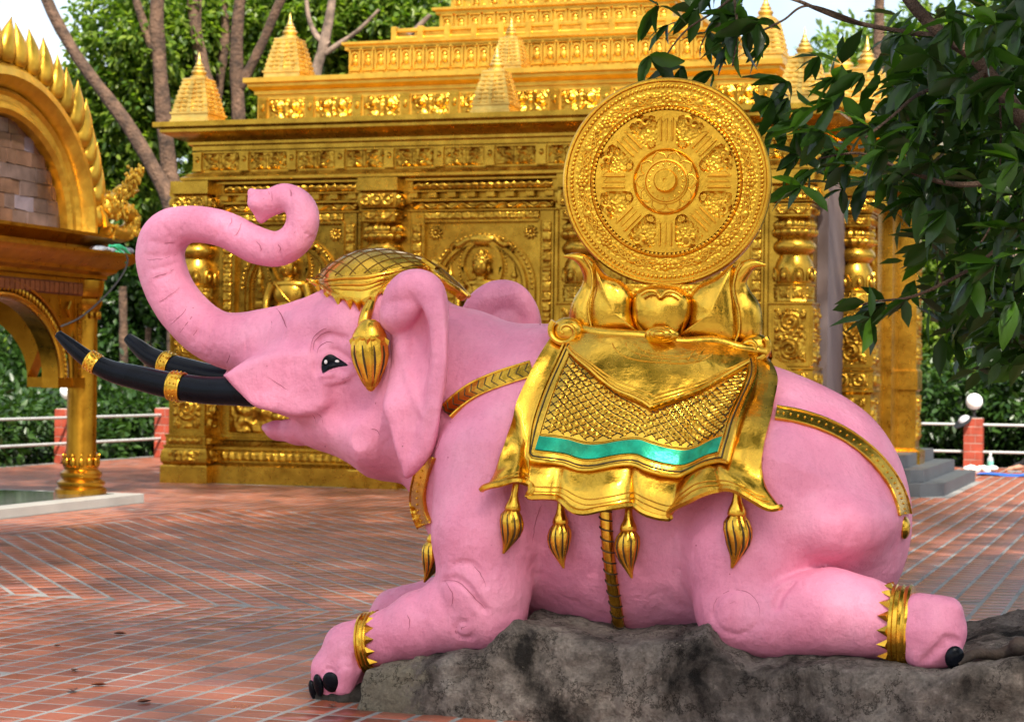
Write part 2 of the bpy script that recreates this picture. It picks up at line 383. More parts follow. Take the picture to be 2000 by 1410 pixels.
B = np.stack([base[None, :, 0] * c - base[None, :, 1] * s_ + T[rest, 0][:, None], base[None, :, 0] * s_ + base[None, :, 1] * c + T[rest, 1][:, None], np.repeat(base[None, :, 2], len(rest), 0) + RNG.normal(0, .0003, (len(rest), 1)) + base[None, :, 0] * RNG.normal(0, .003, (len(rest), 1)) + base[None, :, 1] * RNG.normal(0, .003, (len(rest), 1))], -1).reshape(-1, 3)
Fq = (tf[None] + (np.arange(len(rest)) * 8)[:, None, None]).reshape(-1, 4)
me = mesh_np('far_tiles', B, Fq, TILE, False); at = me.attributes.new('rnd', 'FLOAT', 'FACE'); at.data.foreach_set('value', np.repeat(RNG.random(len(rest)), 5).astype(np.float32))
o = inst('far_tiles', me, pav); o['kind'] = 'stuff'

# ------------------------------------------------------------------ fences
BRICKR = simple('red_brick', (0.27, 0.04, 0.018), 0.6, 0, 0.3, 5, 0.4, 30, 0.01)
MORT = simple('brick_mortar', (0.30, 0.24, 0.20), 0.8, 0, 0.2, 5, 0.3, 40, 0.005)
RAIL = simple('white_rail', (0.40, 0.41, 0.41), 0.35, 0, 0.12, 6, 0.05, 40, 0.002)
OPAL = simple('opal_glass', (0.86, 0.86, 0.84), 0.25, 0, 0.03, 4, 0)
IRON = simple('black_iron', (0.012, 0.012, 0.014), 0.5, 0.2, 0.3, 20, 0.1)
def post(x, y, label, h=0.92, w=0.17, lamp=None, rz=0.0):
    r = empty('brick_post', (x, y, 0), rz); tag(r, label, 'fence post', 'brick fence posts')
    MB().box(-w + .006, w - .006, -w + .006, w - .006, -.02, h - .012).build('core', MORT, r, smooth=False)
    n = 6; dh = h / n; gap = 0.008
    for k in range(n):
        z0, z1 = k * dh + gap / 2, (k + 1) * dh - gap / 2; t = 0.62 if k % 2 else 0.38; xm = -w + 2 * w * t
        for x0, x1 in ((-w, xm - gap / 2), (xm + gap / 2, w)):
            MB().bbox(x0 + random.uniform(-.002, .002), x1, -w + random.uniform(-.003, .003), w, z0, z1, 0.006).build('brick', BRICKR, r, smooth=False)
    MB().bbox(-w * .93, w * .93, -w * .93, w * .93, h - .012, h + .012, .006).build('top_course', MORT, r, smooth=False)
    if lamp:
        l = empty('globe_lamp', (x, y, h + .012), 0); tag(l, lamp, 'lamp', 'globe lamps on the fence')
        MB().lathe([(0.06, 0), (0.06, .02), (0.03, .04), (0.03, .12), (0.05, .14), (0.05, .16)], seg=16).build('stem', IRON, l)
        MB().ell((0, 0, 0.30), 0.155, 28, 18).build('globe', OPAL, l)
def fence(name, label, P0, P1, stops, zs=(0.35, 0.80)):
    f = empty(name, (*P0, 0)); tag(f, label, 'fence', 'white pipe fences'); d = np.array(P1) - np.array(P0)
    for z in zs:
        for a, b in stops:
            A = d * a; B = d * b; MB().tube([(A[0], A[1], z), (B[0], B[1], z)], 0.025, 10).build('rail', RAIL, f)
post(-3.60, 39.0, 'red brick fence post with a lamp and a cap on it beside the grey steps', lamp='round white globe lamp on the brick post near the steps')
post(0.6, 38.95, 'red brick fence post standing right of the blue mat')
post(-9.5, 39.0, 'red brick fence post behind the golden temple')
fence('pipe_fence', 'white pipe rails of the fence behind the blue mat at right', (-9.5, 39.0), (6.0, 38.9), [(0.012, 0.370), (0.392, 0.64), (0.662, 1.0)], (0.30, 0.805))
post(-18.25, 31.35, 'dark red brick fence post behind the pavilion column', lamp='white globe lamp partly hidden by the pavilion arch', h=0.94)
post(-18.05, 34.6, 'red brick fence post beside the left corner of the temple')
post(-18.3, 25.5, 'red brick fence post seen far left behind the pavilion')
fence('pipe_fence', 'white pipe rails of the fence behind the pavilion at left', (-18.2, 22.0), (-18.05, 39.0), [(0.0, 0.19), (0.215, 0.54), (0.56, 0.73), (0.75, 1.0)], (0.36, 0.80))
# ------------------------------------------------------------------ golden temple
temple = empty('golden_temple', (-9.2, 27, 0)); tag(temple, 'golden temple with carved pillars, relief panels and stepped tower behind the elephant', 'temple')
TO = Vector((-9.2, 27, 0))
def tch(o, loc=None):
    o.parent = temple
    if loc is not None: o.location = Vector(loc) - TO
    else: o.location = Vector(o.location) - TO
    return o
# --- relief plates: carved height fields
def relief(w, h, kind, depth=0.03, nx=40, seed=1):
    nz = max(8, int(nx * h / w)); u = np.linspace(-w / 2, w / 2, nx); v = np.linspace(0, h, nz); U, Vv = np.meshgrid(u, v, indexing='ij'); r = np.random.default_rng(seed); H = np.zeros_like(U)
    def spiral(cx, cz, R, turns=2.2, s=1):
        d = np.hypot(U - cx, Vv - cz); a = np.arctan2(Vv - cz, U - cx) * s; return np.where(d < R, (0.5 + 0.5 * np.cos(2 * pi * (d / R * turns - a / (2 * pi)))) * (1 - (d / R) ** 4), 0)
    def knob(cx, cz, R): return np.exp(-((U - cx) ** 2 + (Vv - cz) ** 2) / (R * R * .5))
    if kind == 'swirl':
        n = max(1, int(round(h / w))); R = min(w, h / n) * 0.48
        for k in range(n): H = np.maximum(H, spiral(0, h * (k + .5) / n, R, 2.6, (-1) ** k) * 0.8)
        for _ in range(int(26 * max(1, h / w))): H = np.maximum(H, knob(r.uniform(-w / 2, w / 2), r.uniform(0, h), 0.07 * w * r.uniform(.5, 1.1)))
        for s in (-1, 1):
            for z in (0.12, 0.88): H = np.maximum(H, spiral(s * w * .36, h * z, w * .13, 1.4, s))
    elif kind == 'heads':
        for s in (-1, 1):
            H = np.maximum(H, knob(s * w * .22, h * .68, h * .22)); H = np.maximum(H, spiral(s * w * .24, h * .62, h * .34, 2.4, s) * .7); H = np.maximum(H, knob(s * w * .2, h * .2, h * .26) * .8)
        H = np.maximum(H, np.exp(-(U / (w * .05)) ** 2) * .6 * (Vv < h * .8))
        for _ in range(22): H = np.maximum(H, knob(r.uniform(-w / 2, w / 2), r.uniform(0, h), h * r.uniform(.05, .10)) * .8)
    elif kind == 'rosette':
        n = max(1, int(round(w / h)))
        for k in range(n):
            cx = -w / 2 + w * (k + .5) / n; d = np.hypot(U - cx, Vv - h / 2); a = np.arctan2(Vv - h / 2, U - cx)
            H = np.maximum(H, np.where(d < h * .46, np.exp(-((d - h * .38) / (h * .07)) ** 2) * .8, 0)); H = np.maximum(H, knob(cx, h / 2, h * .16)); H = np.maximum(H, np.where(d < h * .34, 0.6 * (0.5 + 0.5 * np.cos(8 * a)) * np.exp(-((d - h * .23) / (h * .08)) ** 2), 0))
            H = np.maximum(H, knob(cx + w / n / 2, h * .15, h * .12) * .7); H = np.maximum(H, knob(cx + w / n / 2, h * .85, h * .12) * .7)
    elif kind == 'wave':
        n = max(1, int(round(w / (h * 2.6)))); z = h * (.5 + .3 * np.cos(2 * pi * n * U / w)); H = np.exp(-((Vv - z) / (h * .09)) ** 2)
        for k in range(2 * n): H = np.maximum(H, spiral(-w / 2 + w * (k + .5) / (2 * n), h * (.28 if k % 2 else .72), h * .24, 1.6) * .8)
    elif kind == 'squares':
        n = max(1, int(round(max(w, h) / min(w, h)))); m = min(w, h)
        for k in range(n):
            cx, cz = (-w / 2 + w * (k + .5) / n, h / 2) if w > h else (0, h * (k + .5) / n); a = np.maximum(np.abs(U - cx), np.abs(Vv - cz))
            H = np.maximum(H, np.where(a < m * .42, .55, 0)); H = np.maximum(H, knob(cx, cz, m * .17))
            for sx in (-1, 1):
                for sz in (-1, 1): H = np.maximum(H, np.where(a < m * .42, knob(cx + sx * m * .22, cz + sz * m * .22, m * .13), 0))
    elif kind == 'scale':
        n = max(1, int(round(w / h))); 
        for k in range(n): cx = -w / 2 + w * (k + .5) / n; d = np.hypot(U - cx, (Vv - h)); H = np.maximum(H, np.where(d < h, .5 + .5 * np.cos(d / h * 12) * (d < h * .6) + .3 * np.cos(np.arctan2(Vv - h, U - cx) * 16) * (d > h * .5), 0))
    elif kind == 'leaves':
        n = max(1, int(round(w / h * 1.2)))
        for k in range(n):
            cx = -w / 2 + w * (k + .5) / n; H = np.maximum(H, np.exp(-((np.abs(U - cx) - h * .18 * (1 - Vv / h)) / (h * .1)) ** 2)); H = np.maximum(H, knob(cx, h * .3, h * .14))
    H = np.clip(H, 0, 1.2) * depth * 1.7; b = (np.abs(U) < w / 2 - 1e-6) & (Vv > 1e-6) & (Vv < h - 1e-6); Y = np.where(b, -H, 0.02)
    return MB().grid(np.stack([U, Y, Vv], -1).reshape(-1, 3), nx, nz).mesh('relief', GOLDC, ang=None)
RM = {}
def rel(w, h, kind, depth=0.03, nx=40, seed=1):
    k = (round(w, 3), round(h, 3), kind, depth, nx, seed)
    if k not in RM: RM[k] = relief(w, h, kind, depth, nx, seed)
    return RM[k]
# --- core walls and plinth
X0, X1, YF, YB = -13.70, -4.62, 27.10, 36.0
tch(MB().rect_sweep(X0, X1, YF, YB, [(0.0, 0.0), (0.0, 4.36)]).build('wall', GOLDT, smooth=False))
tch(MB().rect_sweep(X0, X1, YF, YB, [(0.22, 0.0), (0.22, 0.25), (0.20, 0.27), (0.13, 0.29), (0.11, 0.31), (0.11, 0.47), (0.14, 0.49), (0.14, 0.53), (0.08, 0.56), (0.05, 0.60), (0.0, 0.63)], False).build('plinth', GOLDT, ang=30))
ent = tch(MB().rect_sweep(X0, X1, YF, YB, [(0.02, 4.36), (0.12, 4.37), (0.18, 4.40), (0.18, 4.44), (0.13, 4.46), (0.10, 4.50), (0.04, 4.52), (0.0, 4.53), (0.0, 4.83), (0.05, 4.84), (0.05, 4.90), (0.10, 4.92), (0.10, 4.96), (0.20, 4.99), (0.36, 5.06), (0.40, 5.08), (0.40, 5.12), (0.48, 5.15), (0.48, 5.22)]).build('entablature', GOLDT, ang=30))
def sub(me, parent, loc, rot=(0, 0, 0), name='relief_panel', sc=(1, 1, 1)): return inst(name, me, parent, Vector(loc) - TO - (parent.location if parent is not temple else Vector()), rot, sc)
def wsub(name, mb, mat, parent, ang=40, smooth=True): o = mb.build(name, mat, parent, ang=ang, smooth=smooth); o.location = -TO - parent.location; return o
def frieze(parent, x0, x1, y, z, h, pitch, kind, side=None):
    n = int((x1 - x0) / pitch); p = (x1 - x0) / n; w = p * 0.76
    pil = MB().bbox(-p * .085, p * .085, -0.035, 0.01, 0, h, .008).ell((0, -.035, h * .62), (p * .05, .03, h * .16), 8, 6).box(-p * .1, p * .1, -.045, .0, h * .88, h * .985).box(-p * .1, p * .1, -.045, 0, 0.005, h * .1).mesh('pilaster', GOLDT, ang=35)
    for k in range(n + 1): sub(pil, parent, (x0 + k * p, y, z), name='pilaster')
    for k in range(n): sub(rel(w, h * .92, kind, 0.035, 44, k % 3), parent, (x0 + (k + .5) * p, y - .012, z + h * .04))
    return p
frieze(ent, X0 + .02, X1 - .02, YF, 4.535, 0.285, 0.70, 'heads')
for k in range(12): sub(rel(.53, .26, 'heads', .035, 44, k % 3), ent, (X1 + .012, YF + .4 + k * .7, 4.55), (0, 0, pi / 2))
# --- pillars
PW = 0.285
def pillar_parts():
    A = MB()
    A.rect_sweep(-PW, PW, -PW, PW, [(.09, 0), (.09, .24), (.075, .26)], True)
    A.rect_sweep(-PW, PW, -PW, PW, [(.05, .26), (.085, .31), (.09, .38), (.075, .46), (.045, .51), (.06, .52), (.06, .545), (.03, .55), (.03, .67), (.045, .68), (.045, .70), (0, .705), (0, 1.40), (.02, 1.42), (.05, 1.44), (.05, 1.47), (.03, 1.49), (.03, 1.72), (.05, 1.74), (.05, 1.76), (0, 1.78), (0, 2.58), (.015, 2.60), (.015, 2.62)], True)
    bse = A.mesh('pedestal', GOLDT, ang=30)
    B = MB(); B.lathe([(.27, 2.62), (.275, 2.64), (.265, 2.66), (.265, 2.84), (.28, 2.855), (.28, 2.87)], seg=8)
    vase = MB(); vase.lathe([(.235, 2.87), (.25, 2.90), (.262, 3.0), (.262, 3.08), (.24, 3.17), (.205, 3.23), (.20, 3.25), (.235, 3.27), (.275, 3.31), (.292, 3.36), (.275, 3.41), (.235, 3.45), (.225, 3.47)], seg=32)
    for k in range(8):
        a = 2 * pi * (k + .5) / 8; vase.tube([(0.268 * cos(a + t) , 0.268 * sin(a + t), 2.90 + z) for t, z in ((-.3, 0), (-.29, .09), (-.18, .16), (0, .185), (.18, .16), (.29, .09), (.3, 0))], .014, 5); vase.ell((.262 * cos(a), .262 * sin(a), 2.97), (.04, .04, .06), 8, 6)
    lot_ = MB(); lot_.lathe([(.22, 3.46), (.23, 3.48), (.22, 3.5)], seg=24)
    lot_.lathe([(.22, 3.47), (.275, 3.50), (.30, 3.54), (.295, 3.575), (.27, 3.59)], seg=64, wob=lambda a, z: 1 + .05 * cos(16 * a)); lot_.lathe([(.275, 3.585), (.285, 3.60), (.275, 3.615)], seg=32)
    lot_.lathe([(.26, 3.61), (.275, 3.64), (.265, 3.68), (.235, 3.71), (.21, 3.73), (.21, 3.76)], seg=64, wob=lambda a, z: 1 + .06 * cos(16 * a + pi))
    cp = MB().rect_sweep(-.25, .25, -.25, .25, [(-.03, 3.74), (.0, 3.76), (.0, 3.89), (.02, 3.905), (.02, 3.92), (-.01, 3.93), (.03, 3.95), (.04, 4.05), (.03, 4.15), (.0, 4.17), (.05, 4.19), (.05, 4.37)], True)
    return bse, B.mesh('octagon_drum', GOLDT, ang=25), vase.mesh('vase', GOLDT, ang=50), lot_.mesh('lotus_ring', GOLDT, ang=50), cp.mesh('capital', GOLDT, ang=30)
PB = pillar_parts()
def bracket():
    m = MB(); m.prism([(0, 0), (.13, .02), (.15, .10), (.11, .14), (.15, .2), (.13, .36), (0, .36)], -.10, .06); m.lathe([(.06, -.015), (.075, 0.0), (.06, .015), (0, .02)], (.08, -.11, .08), 16, axis='y'); return m.mesh('bracket', GOLDT, ang=30)
BRK = bracket()
def pillar(x, y, faces=('f',), rz=0.0):
    p = inst('pillar', PB[0]); tch(p, (x, y, 0))
    for n, me in zip(('octagon_drum', 'vase', 'lotus_ring', 'capital'), PB[1:]): inst(n, me, p)
    for f in faces:
        d, r = {'f': ((0, -1), 0.0), 'r': ((1, 0), pi / 2), 'l': ((-1, 0), -pi / 2)}[f]
        def pl(w, h, z, kind, o, seed=1): inst('relief_panel', rel(w, h, kind, .035, 40, seed), p, (d[0] * o, d[1] * o, z), (0, 0, r))
        pl(.44, .72, 1.82, 'swirl', PW + .004, 2); pl(.50, .20, 1.505, 'rosette', PW + .034); pl(.44, .58, .78, 'swirl', PW + .004, 4); pl(.54, .11, .556, 'scale', PW + .034); pl(.50, .17, .31, 'heads', PW + .088)
        pl(.46, .11, 3.77, 'wave', .254); pl(.50, .19, 3.96, 'rosette', .292)
        for s in (-1, 1): inst('molding', MB.bar_me, p, (d[0] * (PW + .006) + (0 if d[0] else s * .25), d[1] * (PW + .006) + (s * .25 if d[0] else 0), 1.80), (0, 0, r))
    for k in range(8):
        a = 2 * pi * (k + .5) / 8
        if sin(a) < .5: inst('relief_panel', rel(.17, .16, 'swirl', .02, 16, k), p, (.246 * cos(a), .246 * sin(a), 2.67), (0, 0, a + pi / 2))
    for s in (-1, 1): inst('bracket', BRK, p, (s * .30, .06, 4.0), (0, 0, 0), (s, 1, 1))
    return p
MB.bar_me = MB().bbox(-.012, .012, -.012, .01, 0, .76, .004).mesh('molding', GOLDT)
for k in range(4): pillar(-13.65 + 2.93 * k, 27.06, ('f', 'r'))
# --- bays between the pillars
def arch_ring(R0, R1, y0, y1, zc, legs, n=40, a0=0.0, a1=pi, ex=1.0):
    m = MB(); P = [(cos(t), sin(t)) for t in np.linspace(a0, a1, n)]; V = []
    pts = [((1, 0), -legs)] + [(p, 0) for p in P] + [((-1, 0), -legs)]
    for (c, s), dz in pts:
        for r, y in ((R0, y0), (R0, y1), (R1, y1), (R1, y0)): V.append((r * c * ex, y, zc + r * s + dz))
    k = len(pts); return m.add(V, [(i * 4 + j, i * 4 + (j + 1) % 4, (i + 1) * 4 + (j + 1) % 4, (i + 1) * 4 + j) for i in range(k - 1) for j in range(4)] + [(0, 1, 2, 3), tuple(4 * (k - 1) + j for j in (3, 2, 1, 0))])
def beads(m, P, r, sc=(1, .8, 1)):
    for p in P: m.ell(p, (r * sc[0], r * sc[1], r * sc[2]), 7, 5)
def figure():                                           # the seated figure of the panels, in half relief
    m = MB(); m.ell((0, -.10, 3.12), (.115, .11, .15), 18, 12); m.ell((0, -.08, 3.20), (.125, .11, .11), 18, 10); m.ell((0, -.08, 3.31), (.055, .055, .055), 12, 8)
    for k in range(40):
        a = 2.4 * k; z = k / 40; rr = .122 * sqrt(1 - (z * .95) ** 2); m.ell((rr * cos(a), -.08 - abs(rr * sin(a)) * .88, 3.20 + .11 * z), .017, 6, 4)
    m.ell((0, -.205, 3.10), (.016, .022, .035), 8, 6)
    for s in (-1, 1):
        m.ell((s * .045, -.195, 3.135), (.026, .014, .009), 8, 6); m.ell((s * .118, -.09, 3.08), (.02, .025, .06), 8, 6); m.tube([(s * .075, -.185, 3.16), (s * .04, -.20, 3.168), (s * .014, -.205, 3.15)], .007, 5)
    m.ell((0, -.195, 3.045), (.034, .016, .011), 8, 6); m.tube([(0, -.07, 3.02), (0, -.07, 2.9)], [.06, .075], 12)
    m.ell((0, -.05, 2.74), (.24, .13, .22), 20, 12); m.ell((0, -.05, 2.88), (.27, .11, .09), 20, 10); m.ell((0, -.06, 2.52), (.21, .14, .16), 18, 10)
    for s in (-1, 1):
        m.tube(spline([(s * .26, -.05, 2.88), (s * .33, -.08, 2.66), (s * .28, -.18, 2.48), (s * .10, -.24, 2.42)], 14), [.07, .07, .066, .064, .06, .06, .058, .055, .052, .05, .046, .044, .042, .04], 10)
        m.tube(spline([(s * .12, -.08, 2.38), (s * .40, -.12, 2.33), (s * .44, -.18, 2.30), (s * .20, -.27, 2.31), (-s * .16, -.28, 2.33)], 16), [.09] * 6 + [.08] * 5 + [.065] * 5, 10)
    m.tube(spline([(-.20, -.13, 2.92), (-.05, -.19, 2.76), (.14, -.17, 2.56), (.2, -.15, 2.45)], 12), .012, 6)
    return m.mesh('seated_figure', GOLDT, ang=60)
FIG = figure()
def lotus_flower():
    m = MB(); m.ell((0, -.03, 0), (.03, .02, .03), 10, 6)
    for k in range(10):
        a = 2 * pi * k / 10; n0 = len(m.v); m.ell((.065, -.015, 0), (.04, .022, .019), 8, 6); m.xf(lambda p: (p[0] * cos(a) - p[2] * sin(a), p[1], p[0] * sin(a) + p[2] * cos(a)), n0)
    return m.mesh('lotus_flower', GOLDT, ang=60)
LOTF = lotus_flower()
def bay(xc):
    hw = 1.13; Yw = YF
    b = MB()
    for x0, x1, z0, z1, y in ((-1.05, -.87, 1.20, 3.90, .07), (.87, 1.05, 1.20, 3.90, .07), (-.87, .87, 3.76, 3.90, .07), (-1.05, 1.05, .66, .72, .07), (-1.05, 1.05, 1.16, 1.22, .08), (-1.10, 1.10, 3.90, 3.93, .10), (-1.12, 1.12, 4.04, 4.08, .11), (-1.12, 1.12, 4.17, 4.20, .12), (-1.12, 1.12, 4.33, 4.37, .13)):
        b.bbox(x0, x1, -y, .005, z0, z1, .008)
    for s in (-1, 1): b.bbox(s * .855 - .016, s * .855 + .016, -.10, .004, 1.22, 3.77, .006); b.bbox(s * 1.085 - .02, s * 1.085 + .02, -.05, .003, .72, 3.90, .006)
    b.bbox(-.855, .855, -.10, .004, 3.745, 3.777, .006)
    fr = b.build('panel_frame', GOLDT, ang=30); tch(fr, (xc, Yw, 0))
    def pl(w, h, x, z, kind, y, nx=60, d=.03): inst('relief_panel', rel(w, h, kind, d, nx, 3), fr, (x, -y, z))
    pl(.14, 2.5, -.96, 1.24, 'squares', .074, 10, .035); pl(.14, 2.5, .96, 1.24, 'squares', .074, 10, .035); pl(1.72, .115, 0, 3.78, 'squares', .074, 110, .03)
    pl(2.1, .11, 0, 3.93, 'wave', .04, 110, .03); pl(2.1, .12, 0, 4.205, 'scale', .05, 110, .04); pl(1.9, .42, 0, .73, 'swirl', .012, 90, .05); pl(2.05, .14, 0, .325, 'leaves', .118, 130, .02)
    for k in range(8): inst('dentil', MB.dent, fr, (-1.0 + k * .286, -.12, 4.125))
    ar = arch_ring(.62, .66, 0, -.075, 2.83, 1.6).build('arch', GOLDT, fr, ang=30)
    arch_ring(.70, .78, 0, -.05, 2.83, 1.6).build('arch', GOLDT, fr, ang=30)
    m = MB(); beads(m, [(.585 * cos(t), -.03, 2.83 + .585 * sin(t)) for t in np.linspace(0, pi, 52)] + [(s * .585, -.03, z) for s in (-1, 1) for z in np.arange(1.3, 2.82, .037)], .015)
    for t in np.linspace(0, pi, 34): m.ell((.74 * cos(t), -.055, 2.83 + .74 * sin(t)), (.028, .02, .028), 8, 5)
    m.build('arch_beads', GOLDT, fr)['kind'] = 'stuff'
    h = arch_ring(.27, .315, 0, -.06, 3.12, 0.0, 48, -pi * .35, pi * 1.35, .98); h.v = [(x, y, 3.12 + (z - 3.12) * 1.25) for x, y, z in h.v]
    n0 = len(h.v); beads(h, [(.345 * cos(t), -.02, 3.12 + .43 * sin(t)) for t in np.linspace(-1.0, pi + 1.0, 44)], .017)
    for s in (-1, 1):
        h.tube(spline([(s * .18, -.04, 3.52), (s * .32, -.06, 3.42), (s * .40, -.06, 3.44), (s * .46, -.05, 3.38), (s * .42, -.05, 3.32), (s * .38, -.05, 3.36)], 20), [.05] * 6 + [.035] * 7 + [.022] * 7, 8)
        for z, w in ((2.30, .16), (2.42, .13), (2.55, .10), (2.68, .12), (2.78, .07), (2.88, .04)): h.bbox(s * .47 - w / 2, s * .47 + w / 2, -.045, .003, z, z + .09, .008)
        h.lathe([(.04, 2.97), (.05, 3.0), (.03, 3.04), (.015, 3.1), (0.004, 3.16)], (s * .47, -.02, 0), 10)
    h.ell((0, -.04, 3.50), (.22, .06, .09), 18, 8)
    h.build('halo', GOLDT, fr, ang=45)
    inst('seated_figure', FIG, fr)
    t = MB(); 
    for z0, z1, w, y in ((1.25, 1.5, .62, .20), (1.5, 1.58, .66, .23), (1.58, 1.85, .55, .16), (1.85, 1.95, .62, .23), (1.95, 2.22, .5, .2)): t.bbox(-w / 1.2, w / 1.2, -y, .002, z0, z1, .015)
    for k in range(11): t.ell((-.45 + k * .09, -.22, 2.13), (.05, .05, .09), 8, 6)
    t.build('throne', GOLDT, fr, ang=30)
    for s in (-1, 1):
        inst('lotus_flower', LOTF, fr, (s * .70, -.01, 3.60))
    return fr
MB.dent = MB().bbox(-.06, .06, -.02, .10, -.04, .045, .012).mesh('dentil', GOLDT, smooth=False)
for k in range(3): bay(-12.185 + 2.93 * k)
# --- stepped tower above the entablature
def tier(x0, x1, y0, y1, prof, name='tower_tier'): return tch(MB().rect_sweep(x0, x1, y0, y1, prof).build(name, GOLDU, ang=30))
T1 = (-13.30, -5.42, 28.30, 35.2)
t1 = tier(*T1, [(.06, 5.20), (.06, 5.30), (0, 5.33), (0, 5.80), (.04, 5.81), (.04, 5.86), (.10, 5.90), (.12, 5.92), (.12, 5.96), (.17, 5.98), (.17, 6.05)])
frieze(t1, T1[0] + .1, T1[1] - .1, T1[2], 5.36, .40, .715, 'heads')
for k in range(8): sub(rel(.53, .36, 'heads', .035, 44, k % 3), t1, (T1[1] + .012, T1[2] + .5 + k * .72, 5.38), (0, 0, pi / 2))
def niche():
    m = MB(); 
    for s in (-1, 1): m.bbox(s * .082 - .012, s * .082 + .012, -.04, .01, 0, .30, .005)
    m.add(*(lambda a: (a.v, a.f))(arch_ring(.05, .072, 0, -.035, .20, .12, 10))); m.ell((0, -.012, .19), (.026, .025, .032), 8, 6); m.ell((0, -.012, .115), (.045, .03, .055), 8, 6)
    m.bbox(-.09, .09, -.05, .01, .30, .335, .006); m.bbox(-.09, .09, -.045, .01, -.03, .0, .006); m.bbox(-.05, .05, -.03, .01, -.10, -.045, .006); return m.mesh('niche', GOLDU, ang=35)
NI = niche()
T2 = (-12.34, -6.40, 29.55, 34.2)
t2 = tier(*T2, [(.20, 6.03), (.20, 6.10), (.12, 6.13), (.12, 6.18), (.04, 6.20), (0, 6.22), (0, 6.62), (.05, 6.64), (.05, 6.70), (.09, 6.72), (.09, 6.76)])
n = 28
for k in range(n): sub(NI, t2, (T2[0] + .12 + k * (T2[1] - T2[0] - .24) / (n - 1), T2[2], 6.34), name='niche')
for k in range(14): sub(NI, t2, (T2[1], T2[2] + .15 + k * .21, 6.34), (0, 0, pi / 2), 'niche')
T3 = (-11.82, -6.92, 30.15, 33.7)
t3 = tier(*T3, [(-.25, 6.70), (-.25, 7.1)], 'tower_core')
bl = MB(); 
for y0 in (T3[2],):
    bl.bbox(T3[0], T3[1], y0, y0 + .10, 7.00, 7.06, .01); bl.bbox(T3[0], T3[1], y0 + .0, y0 + .10, 6.76, 6.81, .01)
for x0 in (T3[0], T3[1]):
    bl.bbox(x0 - .05, x0 + .05, T3[2], T3[3], 7.0, 7.06, .01); bl.bbox(x0 - .05, x0 + .05, T3[2], T3[3], 6.76, 6.81, .01)
bal = tch(bl.build('balustrade', GOLDU, ang=30))
BP = MB().bbox(-.045, .045, -.02, .11, 6.76, 7.09, .01).mesh('baluster_post', GOLDU, ang=30); BR = MB().tube([(-.22, .05, 0), (-.2, .05, 0), (.2, .05, 0), (.22, .05, 0)], [.02, .045, .045, .02], 10).mesh('baluster_rail', GOLDU)
nb = 11
for k in range(nb + 1): sub(BP, bal, (T3[0] + k * (T3[1] - T3[0]) / nb, T3[2], 0), name='baluster_post')
for k in range(nb): sub(BR, bal, (T3[0] + (k + .5) * (T3[1] - T3[0]) / nb, T3[2], 6.905), name='baluster_rail')
T4 = (-11.28, -7.46, 30.75, 33.1)
t4 = tier(*T4, [(.06, 6.95), (.06, 7.02), (0, 7.04), (0, 7.34), (.05, 7.36), (.05, 7.40), (.10, 7.42), (.10, 7.46)])
for k in range(16): sub(NI, t4, (T4[0] + .14 + k * (T4[1] - T4[0] - .28) / 15, T4[2], 7.09), name='niche', sc=(1.1, 1, .8))
zz = 7.46; x0, x1, y0, y1 = -11.16, -7.58, 30.95, 33.0
for lv in range(9):                                     # the tower goes on above the frame
    h = .30; tt = tier(x0, x1, y0, y1, [(0, zz - .02), (0, zz + .18), (.05, zz + .2), (.05, zz + .26), (.02, zz + .28), (.02, zz + h)])
    if lv < 3:
        m = MB(); nn = int((x1 - x0) / .12); beads(m, [(x0 + .06 + i * (x1 - x0 - .12) / (nn - 1), y0 - .012, zz + .05 + .0) for i in range(nn)], .035, (1, .7, 1)); wsub('bead_row', m, GOLDU, tt)['kind'] = 'stuff'
        for k in range(12): sub(NI, tt, (x0 + .14 + k * (x1 - x0 - .28) / 11, y0, zz + .05), name='niche', sc=(.9, 1, .42))
    zz += h; x0 += .13; x1 -= .13; y0 += .09; y1 -= .09
# --- small spires
def spire_mesh():
    m = MB(); z = 0; lv = 7; H = .72
    m.rect_sweep(-.29, .29, -.29, .29, [(.02, 0), (.02, .04), (0, .05), (0, .13), (.02, .14), (.02, .17)], True)
    for k in range(lv):
        w = .285 - .115 * (k / lv) ** 1.15; w2 = .285 - .115 * ((k + 1) / lv) ** 1.15; z0 = .17 + .55 * k / lv; h = .55 / lv
        m.rect_sweep(-w, w, -w, w, [(-.005, z0), (0, z0 + h * .1), (0, z0 + h * .72), (-.014, z0 + h * .8), (-.014 - (w - w2) * .5, z0 + h)], False)
        for s in range(4):
            n0 = len(m.v); nb = 5 - k // 3
            for j in range(nb): xx = -w * .8 + 1.6 * w * (j + .5) / nb; m.bbox(xx - w * .8 / nb * .7, xx + w * .8 / nb * .7, -w - .018, -w + .02, z0 + h * .12 + (h * .1 if j % 2 else 0), z0 + h * .66, .005)
            m.box(-.03, .03, -w - .03, -w + .01, z0, z0 + h * .8)
            a = s * pi / 2; m.xf(lambda p: (p[0] * cos(a) - p[1] * sin(a), p[0] * sin(a) + p[1] * cos(a), p[2]), n0)
    m.rect_sweep(-.18, .18, -.18, .18, [(-.01, .715), (.0, .725), (0, .75), (-.02, .76)], True)
    f = MB(); f.lathe([(.10, .75), (.13, .77), (.13, .80), (.09, .82), (.10, .84), (.115, .87), (.10, .90), (.07, .92), (.085, .94), (.07, .97), (.05, .985), (.06, 1.0), (.045, 1.03), (.03, 1.06), (.035, 1.075), (.02, 1.11), (.004, 1.22)], seg=16)
    return m.mesh('spire', GOLDP, ang=30), f.mesh('finial', GOLDP, ang=50)
SPM, SPF = spire_mesh()
def spire(x, y, z, s): 
    o = inst('spire', SPM); tch(o, (x, y, z)); o.scale = (s, s, s * .86); inst('finial', SPF, o)
